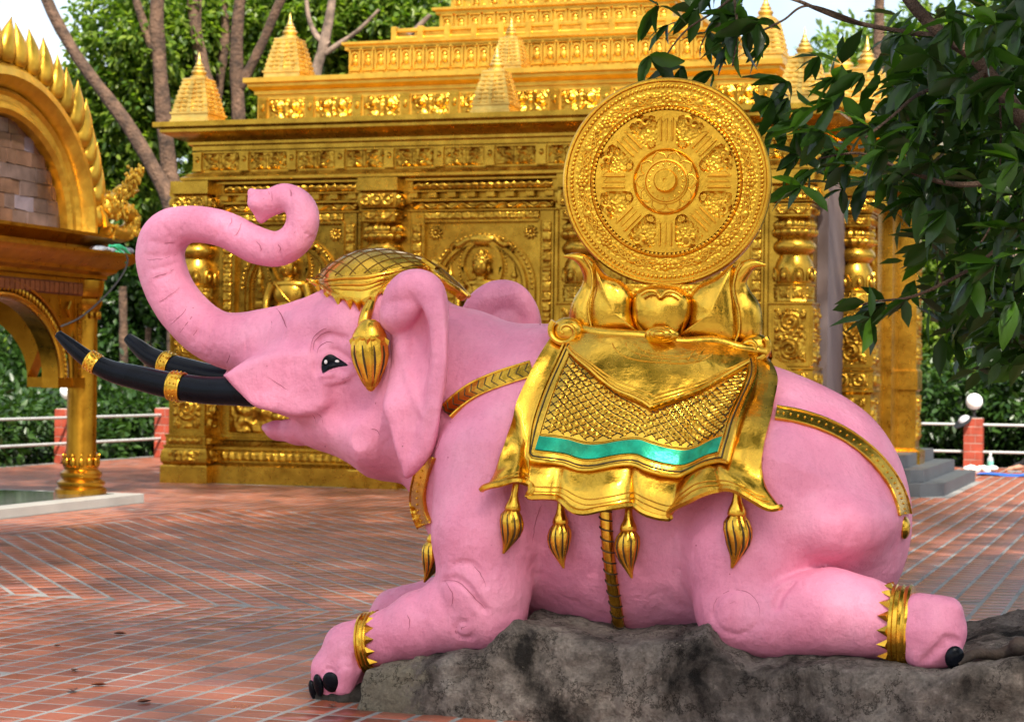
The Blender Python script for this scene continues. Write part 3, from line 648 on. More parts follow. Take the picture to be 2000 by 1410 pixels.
for x, y, z, s in ((-13.62, 26.98, 5.22, 1.0), (-9.03, 26.95, 5.22, .92), (-4.75, 27.0, 5.22, 1.0), (-12.98, 28.75, 6.05, 1.02), (-9.40, 28.70, 6.05, .80), (-5.62, 28.75, 6.05, 1.0), (-4.9, 31.2, 5.3, 1.45), (-4.3, 29.6, 5.3, 1.2), (-5.62, 34.8, 6.05, 1.0), (-3.9, 32.6, 5.2, 1.0)): spire(x, y, z, s)
# --- east porch with columns, door jamb and pale wall
MAUVE = simple('pale_plaster', (0.11, 0.082, 0.082), 0.7, 0, 0.12, 2, 0.15, 20, 0.004)
tch(MB().box(-4.618, -4.47, 27.42, 33.0, .55, 4.35).build('plaster_wall', MAUVE, smooth=False))
pillar(-4.36, 29.05, ('f', 'r'))
dj = MB().bbox(-4.46, -3.98, 30.2, 31.0, .0, 4.36, .01).bbox(-4.46, -4.10, 29.5, 30.2, 0, 4.36, .01); dj = tch(dj.build('door_jamb', GOLDT, smooth=False))
for z in np.arange(.7, 4.2, .42): sub(rel(.30, .36, 'squares', .03, 14, 3), dj, (-4.28, 29.49, z))
pier = tch(MB().rect_sweep(-4.02, -3.72, 31.0, 31.5, [(.06, 0), (.06, .25), (.08, .30), (.08, .55), (.02, .58), (0, .60), (0, 1.45), (.03, 1.47), (.03, 1.75), (0, 1.78), (0, 4.1), (.05, 4.15), (.05, 4.36)]).build('corner_pier', GOLDT, ang=30))
for z, h in ((.7, .7), (1.85, .8), (2.75, .8)): sub(rel(.34, h, 'swirl', .03, 24, 5), pier, (-3.712, 31.25, z), (0, 0, pi / 2))
pc = tch(MB().rect_sweep(-4.62, -3.75, 28.8, 33.2, [(.0, 4.36), (.12, 4.40), (.12, 4.48), (.02, 4.53), (0, 4.83), (.08, 4.9), (.3, 5.05), (.36, 5.1), (.36, 5.2)]).build('porch_entablature', GOLDT, ang=30))
for k in range(5): sub(rel(.53, .26, 'heads', .035, 44, k % 3), pc, (-3.738, 29.3 + k * .75, 4.55), (0, 0, pi / 2))
fc = MB().ell((-3.55, 31.1, .30), (.16, .14, .16), 12, 8).ell((-3.50, 31.0, .12), (.22, .18, .14), 12, 8).ell((-3.62, 31.1, .48), (.12, .11, .12), 12, 8); None
# --- grey steps
STEP = simple('grey_step_top', (0.05, 0.056, 0.064), 0.55, 0, 0.15, 3, 0.3, 40, 0.004)
st = empty('stone_steps', (-4.0, 31, 0)); tag(st, 'three grey stone steps at the side porch of the golden temple', 'steps')
for k, (xr, y0, y1) in enumerate(((-3.08, 28.62, 33.7), (-3.38, 28.92, 33.4), (-3.68, 29.22, 33.1))):
    ch = .28 if k == 0 else .15; z0, z1 = .18 * k + .005 * (k > 0), .18 * (k + 1)
    poly = [(-4.55, y0), (xr - ch, y0), (xr, y0 + ch * 1.6), (xr, y1), (-4.55, y1)]
    o = MB().prism(poly, z0, z1, 'xy').build('step', STEP, st, smooth=False); o.location = (4.0, -31, 0)
# ------------------------------------------------------------------ pavilion at the left
pv = empty('golden_pavilion', (-14.6, 20.0, 0)); tag(pv, 'golden arched pavilion with flame edged gable and round column at the left edge', 'pavilion'); PO = Vector((-14.6, 20.0, 0))
def pch(o): o.parent = pv; o.location = Vector(o.location) - PO; return o
WST = simple('pale_stone_rim', (0.32, 0.31, 0.29), 0.5, 0, 0.12, 2, 0.15, 30, 0.004)
def granite():
    m, nt, b = new_mat('polished_granite'); p = wpos(nt); n = noise(nt, 30, 4, 0.6, p); r = ramp(nt, n.outputs['Fac'], [(0.3, (0.02, 0.025, 0.028)), (0.7, (0.07, 0.085, 0.09))]); nt.links.new(r.outputs[0], b.inputs['Base Color']); b.inputs['Roughness'].default_value = 0.08; return m
slab = pch(MB().bbox(-17.4, -12.0, 16.6, 22.43, 0, .115, .008).build('floor_slab', WST, smooth=False))
MB().box(-17.2, -12.28, 16.8, 22.2, .10, .119).build('granite_top', granite(), slab, smooth=False).location = (0, 0, 0)
colm = MB(); colm.lathe([(.31, .115), (.31, .17), (.27, .20), (.29, .23), (.29, .26), (.23, .30), (.25, .33), (.25, .37), (.20, .41), (.21, .44), (.185, .46), (.178, .8), (.178, 1.8), (.172, 2.30), (.19, 2.31), (.19, 2.34), (.21, 2.37), (.23, 2.42), (.23, 2.47), (.20, 2.49), (.23, 2.52), (.25, 2.62), (.25, 2.70)], seg=32)
cme = colm.mesh('column', GOLDD, ang=35)
tb = MB()
for k in range(12):
    a = 2 * pi * k / 12; n0 = len(tb.v); tb.ell((.205, 0, .50), (.022, .035, .06), 8, 6); tb.ell((.215, 0, .57), (.012, .014, .03), 6, 5); tb.ell((.20, 0, 2.28), (.02, .03, .05), 8, 6)
    tb.xf(lambda p: (p[0] * cos(a) - p[1] * sin(a), p[0] * sin(a) + p[1] * cos(a), p[2]), n0)
tme2 = tb.mesh('lotus_collar', GOLDD)
for x, y in ((-12.66, 22.06), (-12.66, 17.94), (-16.6, 22.06), (-16.6, 17.94)): o = pch(inst('column', cme, None, (x, y, 0))); inst('lotus_collar', tme2, o)['kind'] = 'stuff'
pent = pch(MB().rect_sweep(-16.72, -12.52, 17.75, 22.22, [(0, 2.62), (0, 2.70), (.06, 2.72), (.06, 2.76), (.14, 2.80), (.16, 2.84), (.26, 2.90), (.30, 2.93), (.36, 2.97), (.38, 3.0), (.38, 3.035), (.05, 3.04), (.05, 3.10), (.08, 3.12), (.18, 3.19), (.22, 3.21), (.22, 3.25)]).build('eaves', GOLDD, ang=30))
# walls with an arch between the columns
def arch_wall(axis, at, c, hw, z0, z1, zt, th, oh, name='arch_wall'):
    n = 40; V = []; m = MB()
    tt = np.linspace(0, pi, n); P = [(c + oh * cos(t), z0 + (z1 - z0) * sin(t)) for t in tt]; Q = [(c + hw * (1 - 2 * i / (n - 1)), zt) for i in range(n)]; Q = [(np.clip(c + hw * 1.0 * cos(t) * 1.0, c - hw, c + hw), zt) for t in tt]
    for (a, b), (d, e) in zip(P, Q):
        for q in ((at, a, b), (at, d, e), (at - th, d, e), (at - th, a, b)): V.append(q if axis == 'x' else (q[1], q[0], q[2]))
    m.add(V, [(i * 4 + j, i * 4 + (j + 1) % 4, (i + 1) * 4 + (j + 1) % 4, (i + 1) * 4 + j) for i in range(n - 1) for j in range(4)] + [(0, 1, 2, 3), tuple(4 * (n - 1) + j for j in (3, 2, 1, 0))])
    for s in (-1, 1):
        x0, x1 = sorted((c + s * oh, c + s * hw)); 
        if axis == 'x': m.box(at - th, at, x0, x1, z0 - .12, z0 + .002); 
        else: m.box(x0, x1, at - th, at, z0 - .12, z0 + .002)
    return pch(m.build(name, GOLDD, ang=25))
aw = arch_wall('x', -12.53, 20.0, 1.90, 1.52, 2.42, 2.66, .22, 1.28)
ab = arch_wall('x', -16.5, 20.0, 1.90, 1.52, 2.42, 2.66, .22, 1.28); arch_wall('y', 22.16, -14.63, 1.80, 1.52, 2.42, 2.66, .22, 1.28); arch_wall('y', 18.05, -14.63, 1.80, 1.52, 2.42, 2.66, .22, 1.28)
def on_aw(mb, name, ang=40): o = mb.build(name, GOLDD, aw, ang=ang); o.location = -PO - aw.location + Vector((0, 0, 0)); o.location = Vector((0, 0, 0)); return o
m = MB()
for r in (0.05,): m.tube([(-12.50, 20 + 1.31 * cos(t), 1.52 + .93 * sin(t)) for t in np.linspace(0, pi, 50)], .035, 8); m.tube([(-12.50, 20 + 1.50 * cos(t), 1.52 + 1.10 * sin(t)) for t in np.linspace(.0, pi, 50)], .022, 6)
on_aw(m, 'arch_trim'); m = MB()
for t in np.linspace(0.03, pi - .03, 54): m.ell((-12.51, 20 + 1.405 * cos(t), 1.52 + 1.015 * sin(t)), (.03, .032, .05), 7, 5)
on_aw(m, 'arch_leaf_row')['kind'] = 'stuff'
BRN = simple('brown_inlay', (0.13, 0.03, 0.012), 0.55, 0.2, 0.3, 9, 0.3, 30, 0.01)
inl = MB().bbox(-12.53, -12.505, 18.15, 21.78, 2.50, 2.655, .004).mesh('inlay_strip', BRN); o = inst('inlay_strip', inl, pent); o.location = (0, 0, 0)
blk = MB().bbox(-.012, .016, -.045, .045, -.062, .062, .008).mesh('inlay_block', simple('brown_block', (0.26, 0.075, 0.02), 0.5, 0.3, 0.3, 9, 0.3, 30, 0.01))
for k in range(33): inst('inlay_block', blk, pent, (-12.495, 18.25 + k * .107, 2.578))
sq = MB().bbox(-.01, .012, -.04, .04, -.035, .035, .008).mesh('jamb_block', GOLDD)
for k in range(11): inst('jamb_block', sq, aw, (-12.515, 21.72, 1.60 + k * .078))
m = MB().bbox(-12.53, -12.50, 21.60, 21.645, 1.42, 2.46, .006); on_aw(m, 'jamb_strip', 30)
m = MB().tube([(-12.51, 21.50, 2.42), (-12.50, 21.42, 2.33), (-12.51, 21.50, 2.24)], .018, 6); on_aw(m, 'spandrel_mark')
# gable: boarded field, framed and edged with flames
def gable_fn(t, a, b): return (20.0 - .05 + a * cos(t), 3.25 + b * sin(t))
g = MB(); n = 40
g.prism([gable_fn(t, 1.52, 1.27) for t in np.linspace(0, pi, n)], -12.80, -12.62, 'yz'); WOODB = simple('gable_board', (0.12, 0.065, 0.045), 0.3, 0, 0.5, 3, 0.2, 12, 0.01)
gb_ = pch(g.build('gable_field', WOODB, smooth=False))
PALEB = simple('grey_violet_board', (0.155, 0.13, 0.16), 0.3, 0, 0.25, 5, 0.2, 12, 0.01)
rb = random.Random(5); BRD = [WOODB, PALEB, simple('red_brown_board', (0.125, 0.07, 0.05), 0.25, 0, 0.4, 4, 0.2, 12, 0.01), simple('dusky_board', (0.115, 0.08, 0.075), 0.25, 0, 0.4, 4, 0.2, 12, 0.01)]
for r_ in range(7):
    z0 = 3.265 + r_ * .17; z1 = z0 + .162; hw = 1.50 * sqrt(max(0, 1 - ((z1 - 3.25) / 1.27) ** 2)) - .01; y = 19.95 - hw
    while y < 19.95 + hw - .05:
        w = min(rb.uniform(.16, .42), 19.95 + hw - y); ti = rb.uniform(-.012, .012)
        MB().prism([(y, z0 + ti), (y + w - .008, z0 - ti), (y + w - .008, z1), (y, z1)], -12.62, -12.600 + rb.uniform(-.006, .008), 'yz').build('board', rb.choices(BRD, (3, 2, 3, 4))[0], gb_, smooth=False); y += w
def sweep_arch(a0, b0, prof, name, n=60, parent=None, mat=GOLDD):
    V = []; k = len(prof)
    for t in np.linspace(0, pi, n):
        for o, x in prof: y, z = gable_fn(t, a0 + o, b0 + o); V.append((x, y, z))
    return MB().add(V, [(i * k + j, i * k + (j + 1) % k, (i + 1) * k + (j + 1) % k, (i + 1) * k + j) for i in range(n - 1) for j in range(k)]).build(name, mat, parent, ang=35)
GOLDL = gold_mat('gold_paint_gable', (0.72, 0.44, 0.05), 0.40, 0.85, 5, 0.35, 30, 0.2, 0.3, 0.06)
gf = pch(sweep_arch(1.45, 1.22, [(0, -12.75), (0, -12.50), (.05, -12.46), (.10, -12.46), (.14, -12.50), (.20, -12.50), (.24, -12.46), (.28, -12.50), (.28, -12.75)], 'gable_frame', mat=GOLDL))
gr = pch(sweep_arch(1.73, 1.50, [(0, -12.80), (0, -12.52), (.05, -12.42), (.13, -12.36), (.22, -12.38), (.29, -12.46), (.31, -12.60), (.28, -12.80)], 'flame_border', mat=GOLDL))
fm = MB()
ring_ = [(.10, 0, 0), (.155, .06, 0), (.165, .14, .01), (.15, .22, .03), (.115, .30, .07), (.07, .37, .13), (.03, .43, .20), (.004, .48, .27)]
for r, z, b in ring_:
    for j in range(14): a = 2 * pi * j / 14; fm.v.append((r * .62 * sin(a), r * cos(a) + b * .45, z))
fm.f = [(i * 14 + j, i * 14 + (j + 1) % 14, (i + 1) * 14 + (j + 1) % 14, (i + 1) * 14 + j) for i in range(7) for j in range(14)] + [tuple(reversed(range(14))), tuple(range(98, 112))]
fme = fm.mesh('flame', GOLDL, ang=60)
for k in range(23):
    t = 0.08 + (pi - 0.16) * k / 22; y, z = gable_fn(t, 2.0, 1.78); s = 1 if t < pi / 2 else -1
    nrm_ = atan2(cos(t) / 1.96, sin(t) / 1.74)
    o = inst('flame', fme, None, (-12.46, y, z), (-(nrm_ * .50) + random.uniform(-.06, .06), 0, random.uniform(-.1, .1)), (1, -s, 1)); q = random.uniform(.92, 1.1); o.scale = (q, -s * q * .82, 1.12 * q); pch(o)
V = []; n = 30
for x in (-12.80, -16.6):
    for t in np.linspace(0, pi, n): y, z = gable_fn(t, 1.80, 1.55); V.append((x, y, z))
rf = MB().add(V, [(i, i + 1, n + i + 1, n + i) for i in range(n - 1)] + [tuple(range(n, 2 * n))]); pch(rf.build('roof', simple('roof_shingle', (0.10, 0.05, 0.035), 0.7, 0, 0.3, 3, 0.3, 20, 0.02), ang=40))
# serpent finial on the corner of the eaves
def nq(px, py, x=-12.38): return PX(px, py, x)
nm = MB(); path = [nq(*q) for q in ((210, 452), (232, 458), (252, 450), (258, 430), (245, 412), (222, 414), (208, 405), (214, 390), (232, 384), (246, 370), (252, 352), (262, 336))]
nm.tube(spline(path, 60), list(np.linspace(.11, .10, 30)) + list(np.linspace(.10, .02, 30)), 12)
for i, q in enumerate(spline(path, 46)):
    for j in range(9): nm.ell(np.array(q) + (random.uniform(-.04, .11), random.uniform(-.095, .095), random.uniform(-.085, .085)), (random.uniform(.014, .03), random.uniform(.014, .03), random.uniform(.02, .045)), 6, 4)
for a, b in (((248, 372), (276, 345)), ((240, 385), (272, 372)), ((256, 350), (272, 338)), ((206, 440), (196, 405)), ((236, 368), (222, 372))): nm.tube([nq(*a), (nq(*a) + nq(*b)) / 2 + (0.02, 0, .01), nq(*b)], [.05, .035, .006], 8)
pch(nm.build('serpent_finial', GOLDL))
# tarpaulin bundle, green cord and cable on the eaves
TARP = simple('grey_tarpaulin', (0.16, 0.18, 0.22), 0.6, 0, 0.4, 12, 0.6, 30, 0.02)
tp = MB(); 
for i in range(9): q = PX(188 + i * 7.5, 489 - 3 * sin(i) + i * .6, -12.36); tp.ell((q[0], q[1], q[2]), (.10, .09 + .03 * sin(i * 2.1), .045 + .012 * cos(i * 1.7)), 10, 7)
tag(tp.build('tarpaulin_bundle', TARP), 'crumpled grey tarpaulin bundle lying on the pavilion eaves', 'tarpaulin')
GRC = simple('green_cord', (0.01, 0.30, 0.16), 0.5, 0, 0.3, 20, 0)
gc = MB()
for P in ([(214, 480), (226, 484), (236, 492), (246, 500), (247, 510)], [(222, 482), (240, 486), (252, 496), (258, 500)], [(226, 492), (238, 496), (244, 506), (246, 514)], [(216, 482), (232, 480), (246, 488)]): gc.tube(spline([PX(a, b, -12.22) for a, b in P], 14), .018, 6)
tag(gc.build('cord', GRC), 'bright green cord tied round the tarpaulin on the eaves', 'cord')
cbm = MB().tube(spline([PX(a, b, x) for a, b, x in ((247, 498, -12.13), (249, 512, -12.10), (240, 535, -12.12), (215, 568, -12.16), (180, 602, -12.22), (150, 624, -12.3), (118, 638, -12.42))], 40), .012, 6)
tag(cbm.build('cable', IRON), 'thin black cable hanging from the eaves across the pavilion column', 'cable')
# ------------------------------------------------------------------ the elephant statue
YM = 9.97
def pink_mat():
    m, nt, b = new_mat('pink_enamel'); p = wpos(nt)
    n = noise(nt, 2.6, 6, 0.6, p); f = noise(nt, 22, 5, 0.7, p)
    r = ramp(nt, n.outputs['Fac'], [(0.30, (0.64, 0.20, 0.31)), (0.50, (0.72, 0.25, 0.375)), (0.72, (0.77, 0.31, 0.435))])
    # chips and specks of dirt in the paint
    v = N(nt, 'ShaderNodeTexVoronoi', Scale=9.0); nt.links.new(p, v.inputs['Vector'])
    s = ramp(nt, v.outputs['Distance'], [(0.018, (1, 1, 1)), (0.034, (0, 0, 0))])
    g = ramp(nt, noise(nt, 5, 3, 0.5, p).outputs['Fac'], [(0.58, (0, 0, 0)), (0.62, (1, 1, 1))])
    mu = N(nt, 'ShaderNodeMath', operation='MULTIPLY'); nt.links.new(s.outputs[0], mu.inputs[0]); nt.links.new(g.outputs[0], mu.inputs[1])
    mx = N(nt, 'ShaderNodeMix', data_type='RGBA'); nt.links.new(mu.outputs[0], mx.inputs['Factor']); nt.links.new(r.outputs[0], mx.inputs['A'])
    mx.inputs['B'].default_value = (0.16, 0.04, 0.05, 1)
    ms_ = N(nt, 'ShaderNodeMapping'); ms_.inputs['Scale'].default_value = (1, 1, 0.12); nt.links.new(p, ms_.inputs['Vector'])
    sk = ramp(nt, noise(nt, 16, 6, 0.7, ms_.outputs[0]).outputs['Fac'], [(0.33, (0.80, 0.76, 0.78)), (0.5, (1, 1, 1))]); s2 = ramp(nt, noise(nt, 70, 5, 0.75, p).outputs['Fac'], [(0.30, (0.86, 0.80, 0.82)), (0.48, (1, 1, 1))])
    m1 = N(nt, 'ShaderNodeMix', data_type='RGBA', blend_type='MULTIPLY'); m1.inputs['Factor'].default_value = .4; nt.links.new(mx.outputs['Result'], m1.inputs['A']); nt.links.new(sk.outputs[0], m1.inputs['B'])
    m2_ = N(nt, 'ShaderNodeMix', data_type='RGBA', blend_type='MULTIPLY'); m2_.inputs['Factor'].default_value = .8; nt.links.new(m1.outputs['Result'], m2_.inputs['A']); nt.links.new(s2.outputs[0], m2_.inputs['B'])
    nt.links.new(m2_.outputs['Result'], b.inputs['Base Color'])
    rr = ramp(nt, f.outputs['Fac'], [(0.3, (0.42,) * 3), (0.7, (0.62,) * 3)]); b.inputs['Specular IOR Level'].default_value = 0.38; nt.links.new(rr.outputs[0], b.inputs['Roughness'])
    b1 = bump(nt, b, noise(nt, 9, 5, 0.55, p).outputs['Fac'], 0.5, 0.035)
    mp = N(nt, 'ShaderNodeMapping'); mp.inputs['Scale'].default_value = (1, 1, 0.35); mp.inputs['Rotation'].default_value = (0, 0.5, 0); nt.links.new(p, mp.inputs['Vector'])
    bump(nt, b, noise(nt, 45, 5, 0.7, mp.outputs[0]).outputs['Fac'], 0.45, 0.010, b1)
    return m
PINK = pink_mat()

def e3(px, py, Y): return PY(px, py, Y)
def er(p, r): return r * dep(p) / FPX
S = SDF((-5.62, 9.02, 0.0), (-0.78, 10.95, 2.62), 0.0125)
def chain(pts, k=0.05, ys=1.0, op='u', sdf=None):
    sdf = sdf or S
    for (a, b) in zip(pts[:-1], pts[1:]):
        A = e3(*a[:3]); B = e3(*b[:3]); sdf.cap(A, B, er(A, a[3]), er(B, b[3]), k, ys, op)
def poly_sdf(x, z, P):
    d = np.full(np.broadcast(x, z).shape, 1e9); inside = np.zeros(d.shape, bool); n = len(P)
    for i in range(n):
        a = P[i]; b = P[(i + 1) % n]; ex, ez = b[0] - a[0], b[1] - a[1]
        t = np.clip(((x - a[0]) * ex + (z - a[1]) * ez) / (ex * ex + ez * ez + 1e-12), 0, 1)
        d = np.minimum(d, (x - a[0] - t * ex) ** 2 + (z - a[1] - t * ez) ** 2)
        c = ((a[1] > z) != (b[1] > z)) & (x < ex * (z - a[1]) / (ez + 1e-12) + a[0]); inside ^= c
    d = np.sqrt(d); return np.where(inside, -d, d)
def slab(P, yc, t, r, k):                               # rounded plate with the outline P
    P = np.array([e3(a, b, yc)[[0, 2]] for a, b in spline(P + [P[0]], 50)[:-1]])
    sl, x, y, z = S.block((P[:, 0].min() - .15, yc - t - .15, P[:, 1].min() - .15), (P[:, 0].max() + .15, yc + t + .15, P[:, 1].max() + .15))
    d2 = poly_sdf(x[:, 0, :], z[0, :, :], P)[:, None, :]; a = d2 + r; b = np.abs(y - yc) - t + r
    S.join(sl, (np.sqrt(np.maximum(a, 0) ** 2 + np.maximum(b, 0) ** 2) - r + np.minimum(np.maximum(a, b), 0)).astype(np.float32), k)
# trunk, root to tip
TR = [(600, 690, YM, 92), (540, 676, YM, 74), (480, 670, YM, 58), (432, 662, YM, 50), (392, 640, YM, 47.5), (356, 604, YM, 46), (330, 562, YM, 44.5), (315, 520, YM, 44.5), (313, 485, YM, 44),
      (328, 456, YM, 42), (358, 440, YM, 34), (400, 440, YM, 33), (450, 452, YM, 34), (500, 479, YM, 33.5), (542, 487, YM, 31), (576, 468, YM, 29.5), (592, 432, YM, 28), (584, 398, YM, 26), (558, 384, YM, 23.5), (536, 391, YM, 23)]
trs = spline(np.array([(a, b, d) for a, b, c, d in TR]), 75)
chain([(a, b, YM, r) for a, b, r in trs], 0.02)
# trunk tip: two lips that flare to points
chain([(536, 391, YM, 22), (512, 388, YM, 17), (492, 376, YM, 7)], 0.02)
chain([(536, 394, YM, 22), (520, 404, YM, 20), (511, 428, YM, 8)], 0.02)
chain([(493, 378, YM, 7), (497, 398, YM, 11), (510, 426, YM, 8)], 0.012, 1.6)
for dy in (-.05, .05): chain([(520, 396, YM + dy * .6, 20), (502, 398, YM + dy, 15)], 0.03)
# head
S.ell(e3(745, 640, YM), (0.36, 0.33, 0.35), 0.06)
S.ell(e3(700, 745, YM), (0.35, 0.35, 0.30), 0.08)
S.ell(e3(640, 668, YM), (0.27, 0.30, 0.25), 0.10)
S.ell(e3(775, 790, YM), (0.27, 0.34, 0.30), 0.08)
for s in (-1, 1):   # cheeks from which the tusks grow, brows
    Yc = YM + s * 0.225
    chain([(660, 705, YM + s * 0.20, 60), (570, 712, Yc, 44), (500, 733, Yc + s * .03, 27), (464, 738, Yc + s * .03, 11)], 0.05)
    slab([(456, 733), (490, 712), (560, 690), (650, 690), (660, 790), (606, 813), (560, 807), (516, 795), (484, 765)], YM + s * .235, 0.16, 0.04, 0.09)
    chain([(600, 640, YM + s * 0.22, 30), (660, 632, YM + s * 0.25, 34), (705, 665, YM + s * 0.27, 30)], 0.09)
    chain([(560, 770, Yc, 34), (610, 790, YM + s * 0.22, 36), (650, 800, YM + s * 0.22, 40)], 0.05)
# jaw and lips
chain([(760, 850, YM, 88), (690, 832, YM, 62), (640, 838, YM, 40), (585, 842, YM, 24), (545, 840, YM, 17), (520, 834, YM, 8)], 0.05, 1.9)
chain([(560, 775, YM, 42), (600, 790, YM, 40)], 0.05, 1.6)
# neck, trunk of the body
chain([(800, 735, YM, 150), (885, 782, YM, 176), (985, 842, YM, 216)], 0.10, 0.95)
chain([(1062, 905, YM, 264), (1130, 930, YM, 288), (1260, 950, YM, 299), (1400, 968, YM, 268), (1500, 990, YM, 236)], 0.10, 0.80)
chain([(930, 940, YM, 85), (970, 1020, YM, 112)], 0.12, 1.5)
S.ell(e3(1528, 1022, YM), (0.56, 0.56, 0.63), 0.22)
S.ell(e3(1580, 1010, YM), (0.45, 0.46, 0.52), 0.16)
# front legs
def front_leg(Yl, off, k=0.05):
    o = off
    chain([(965, 900, Yl + (0.16 if Yl < YM else -0.16), 120), (950, 1040, Yl + (.04 if Yl < YM else -.04), 102), (946, 1150, Yl, 90), (950, 1196, Yl, 78)], 0.06)
    chain([(950, 1196, Yl, 78), (885, 1203, Yl, 74), (820, 1222, Yl, 67), (755, 1247, Yl, 53), (722, 1256, Yl, 49)], 0.03)
    chain([(722, 1256, Yl, 49), (684, 1268, Yl, 51), (660, 1312, Yl, 51), (652, 1336, Yl, 44)], 0.03)
    S.ell(e3(872, 1165, Yl), (0.085, 0.14, 0.085), 0.06)
    for t, (qx, qy) in zip((-0.09, -0.03, 0.05, 0.10), ((672, 1335), (640, 1332), (626, 1335), (640, 1335))):
        chain([(qx + 10, qy - 30, Yl + t, 26), (qx, qy + 6, Yl + t, 21)], 0.02)
front_leg(9.40, 0)
Yf = 10.50
chain([(1120, 930, Yf - 0.16, 112), (1090, 1040, Yf, 96), (1060, 1140, Yf, 80)], 0.10)
chain([(1060, 1140, Yf, 78), (930, 1168, Yf, 66), (800, 1190, Yf, 46), (772, 1196, Yf, 44), (720, 1262, Yf, 42)], 0.03)
# hind legs
def hind_leg(m):
    y = lambda v: v if not m else 2 * YM - v
    dx = 0 if not m else -170; dy = 0 if not m else -50
    q = lambda px, py, Y, r: (px + dx, py + dy, y(Y), r)
    a = e3(1480 + dx, 1040 + dy, y(9.62)); S.ell(a, (0.34, 0.33, 0.52), 0.08)
    chain([q(1500, 960, 9.66, 170), q(1458, 1090, 9.50, 108), q(1446, 1180, 9.42, 86)], 0.09)
    chain([q(1452, 1192, 9.40, 90), q(1490, 1200, 9.39, 84)], 0.05)
    chain([q(1490, 1200, 9.39, 84), q(1520, 1205, 9.38, 82), q(1620, 1195, 9.38, 86), q(1690, 1207, 9.38, 78), q(1745, 1220, 9.38, 69), q(1790, 1226, 9.38, 66)], 0.014)
    chain([q(1800, 1228, 9.32, 62), q(1822, 1232, 9.32, 66)], 0.03); chain([q(1800, 1228, 9.44, 62), q(1822, 1232, 9.44, 66)], 0.03)
    A = e3(1836 + dx, 1235 + dy, y(9.38))
    for py, yy in ((1188, 9.28), (1188, 9.48), (1276, 9.27), (1276, 9.49)):
        chain([q(1798, py, yy, 30), q(1854, py + 2, yy, 23)], 0.04)
S.ell(e3(1604, 1024, 9.66), (0.36, 0.37, 0.215), 0.09, 'u', 0.12)
hind_leg(False); hind_leg(True)
# the mouth is cut in, then the folds
chain([(602, 817, YM, 4), (560, 812, YM, 8), (520, 806, YM, 13), (470, 806, YM, 26)], 0.012, 9.0, 'd')
def groove(pts, r=5, k=0.02, sink=0.0, n=None):
    pts = spline(pts, n or len(pts) * 4)
    H = [S.hit(a, b) for a, b in pts]; m = len(H)
    for i in range(m - 1):
        t = min(1, 3.5 * min(i + 1, m - 1 - i) / m + 0.25); rr = er(H[i], r) * t
        a = H[i] + S.nrm(H[i]) * (rr * 0.3 - sink); b = H[i + 1] + S.nrm(H[i + 1]) * (rr * 0.3 - sink)
        S.cap(a, b, rr, rr, k, 1.0, 'd')
def ridge(pts, r=6, k=0.02, n=None, lift=-0.2):
    pts = spline(pts, n or len(pts) * 4)
    H = [S.hit(a, b) for a, b in pts]; m = len(H)
    for i in range(m - 1):
        t = min(1, 3.5 * min(i + 1, m - 1 - i) / m + 0.3); rr = er(H[i], r) * t
        S.cap(H[i] + S.nrm(H[i]) * rr * lift, H[i + 1] + S.nrm(H[i + 1]) * rr * lift, rr, rr, k)
groove([(1516, 1188), (1520, 1170), (1532, 1150), (1548, 1136)], 6, 0.02, 0.004)
groove([(862, 1134), (890, 1132), (915, 1150), (935, 1180), (952, 1194)], 5)
groove([(885, 1102), (915, 1098), (937, 1118), (950, 1145)], 3)
# eye socket with lids
ec = S.hit(648, 708); en = S.nrm(ec)
groove([(622, 735), (618, 710), (630, 690), (655, 690), (690, 708)], 7, 0.02)
groove([(612, 700), (618, 672), (640, 655), (680, 662)], 4, 0.02)
S.cap(S.hit(636, 712) + en * 0.0, S.hit(662, 712), er(ec, 16), er(ec, 10), 0.02, 1.0, 'd')
ridge([(622, 728), (628, 700), (640, 690), (658, 694), (690, 716)], 4.5, 0.012)
ridge([(632, 726), (650, 719), (672, 718), (696, 721)], 6.5, 0.008, None, 0.1)
ridge([(624, 737), (650, 732), (675, 732), (698, 725)], 6, 0.008, None, 0.1)
ridge([(634, 746), (655, 745), (682, 736)], 5, 0.008, None, 0.1)
# wrinkles round the trunk and on the knees
for (a, b) in [((300, 545), (345, 527)), ((285, 528), (352, 512)), ((283, 500), (350, 498)), ((288, 470), (345, 478)), ((312, 590), (360, 560)), ((330, 632), (372, 588)), ((348, 655), (385, 600)), ((368, 668), (402, 612)), ((372, 672), (392, 640)), ((395, 695), (418, 624)),
               ((405, 700), (425, 655)), ((440, 718), (450, 640)), ((480, 690), (476, 645)), ((505, 665), (498, 632)), ((318, 440), (335, 470)), ((345, 420), (352, 452)), ((398, 412), (398, 432)), ((425, 430), (420, 470)), ((450, 425), (440, 445)), ((472, 435), (458, 462)), ((540, 480), (548, 510)), ((500, 470), (510, 500)),
               ((597, 455), (612, 468)), ((566, 372), (560, 395)), ((470, 620), (486, 650)), ((520, 605), (532, 630))]:
    m = ((a[0] + b[0]) / 2 + 3, (a[1] + b[1]) / 2 + 2); groove([a, m, b], 2.4, 0.006, 0.002)
for c, R in (((908, 1230), 18), ((1438, 1195), 46)):
    groove([(c[0] + R * cos(t), c[1] + R * 0.95 * sin(t)) for t in np.linspace(0.3, 5.2, 9)], 3, 0.01, 0.003, 26)
groove([(655, 1312), (672, 1300), (690, 1306), (700, 1325)], 3, 0.01)
groove([(630, 1318), (640, 1305), (652, 1312)], 3, 0.01)
groove([(1838, 1262), (1850, 1248), (1872, 1252)], 5, 0.02); groove([(1800, 1295), (1822, 1275), (1836, 1262)], 4, 0.02)
groove([(705, 1270), (695, 1290), (702, 1310)], 4, 0.015)
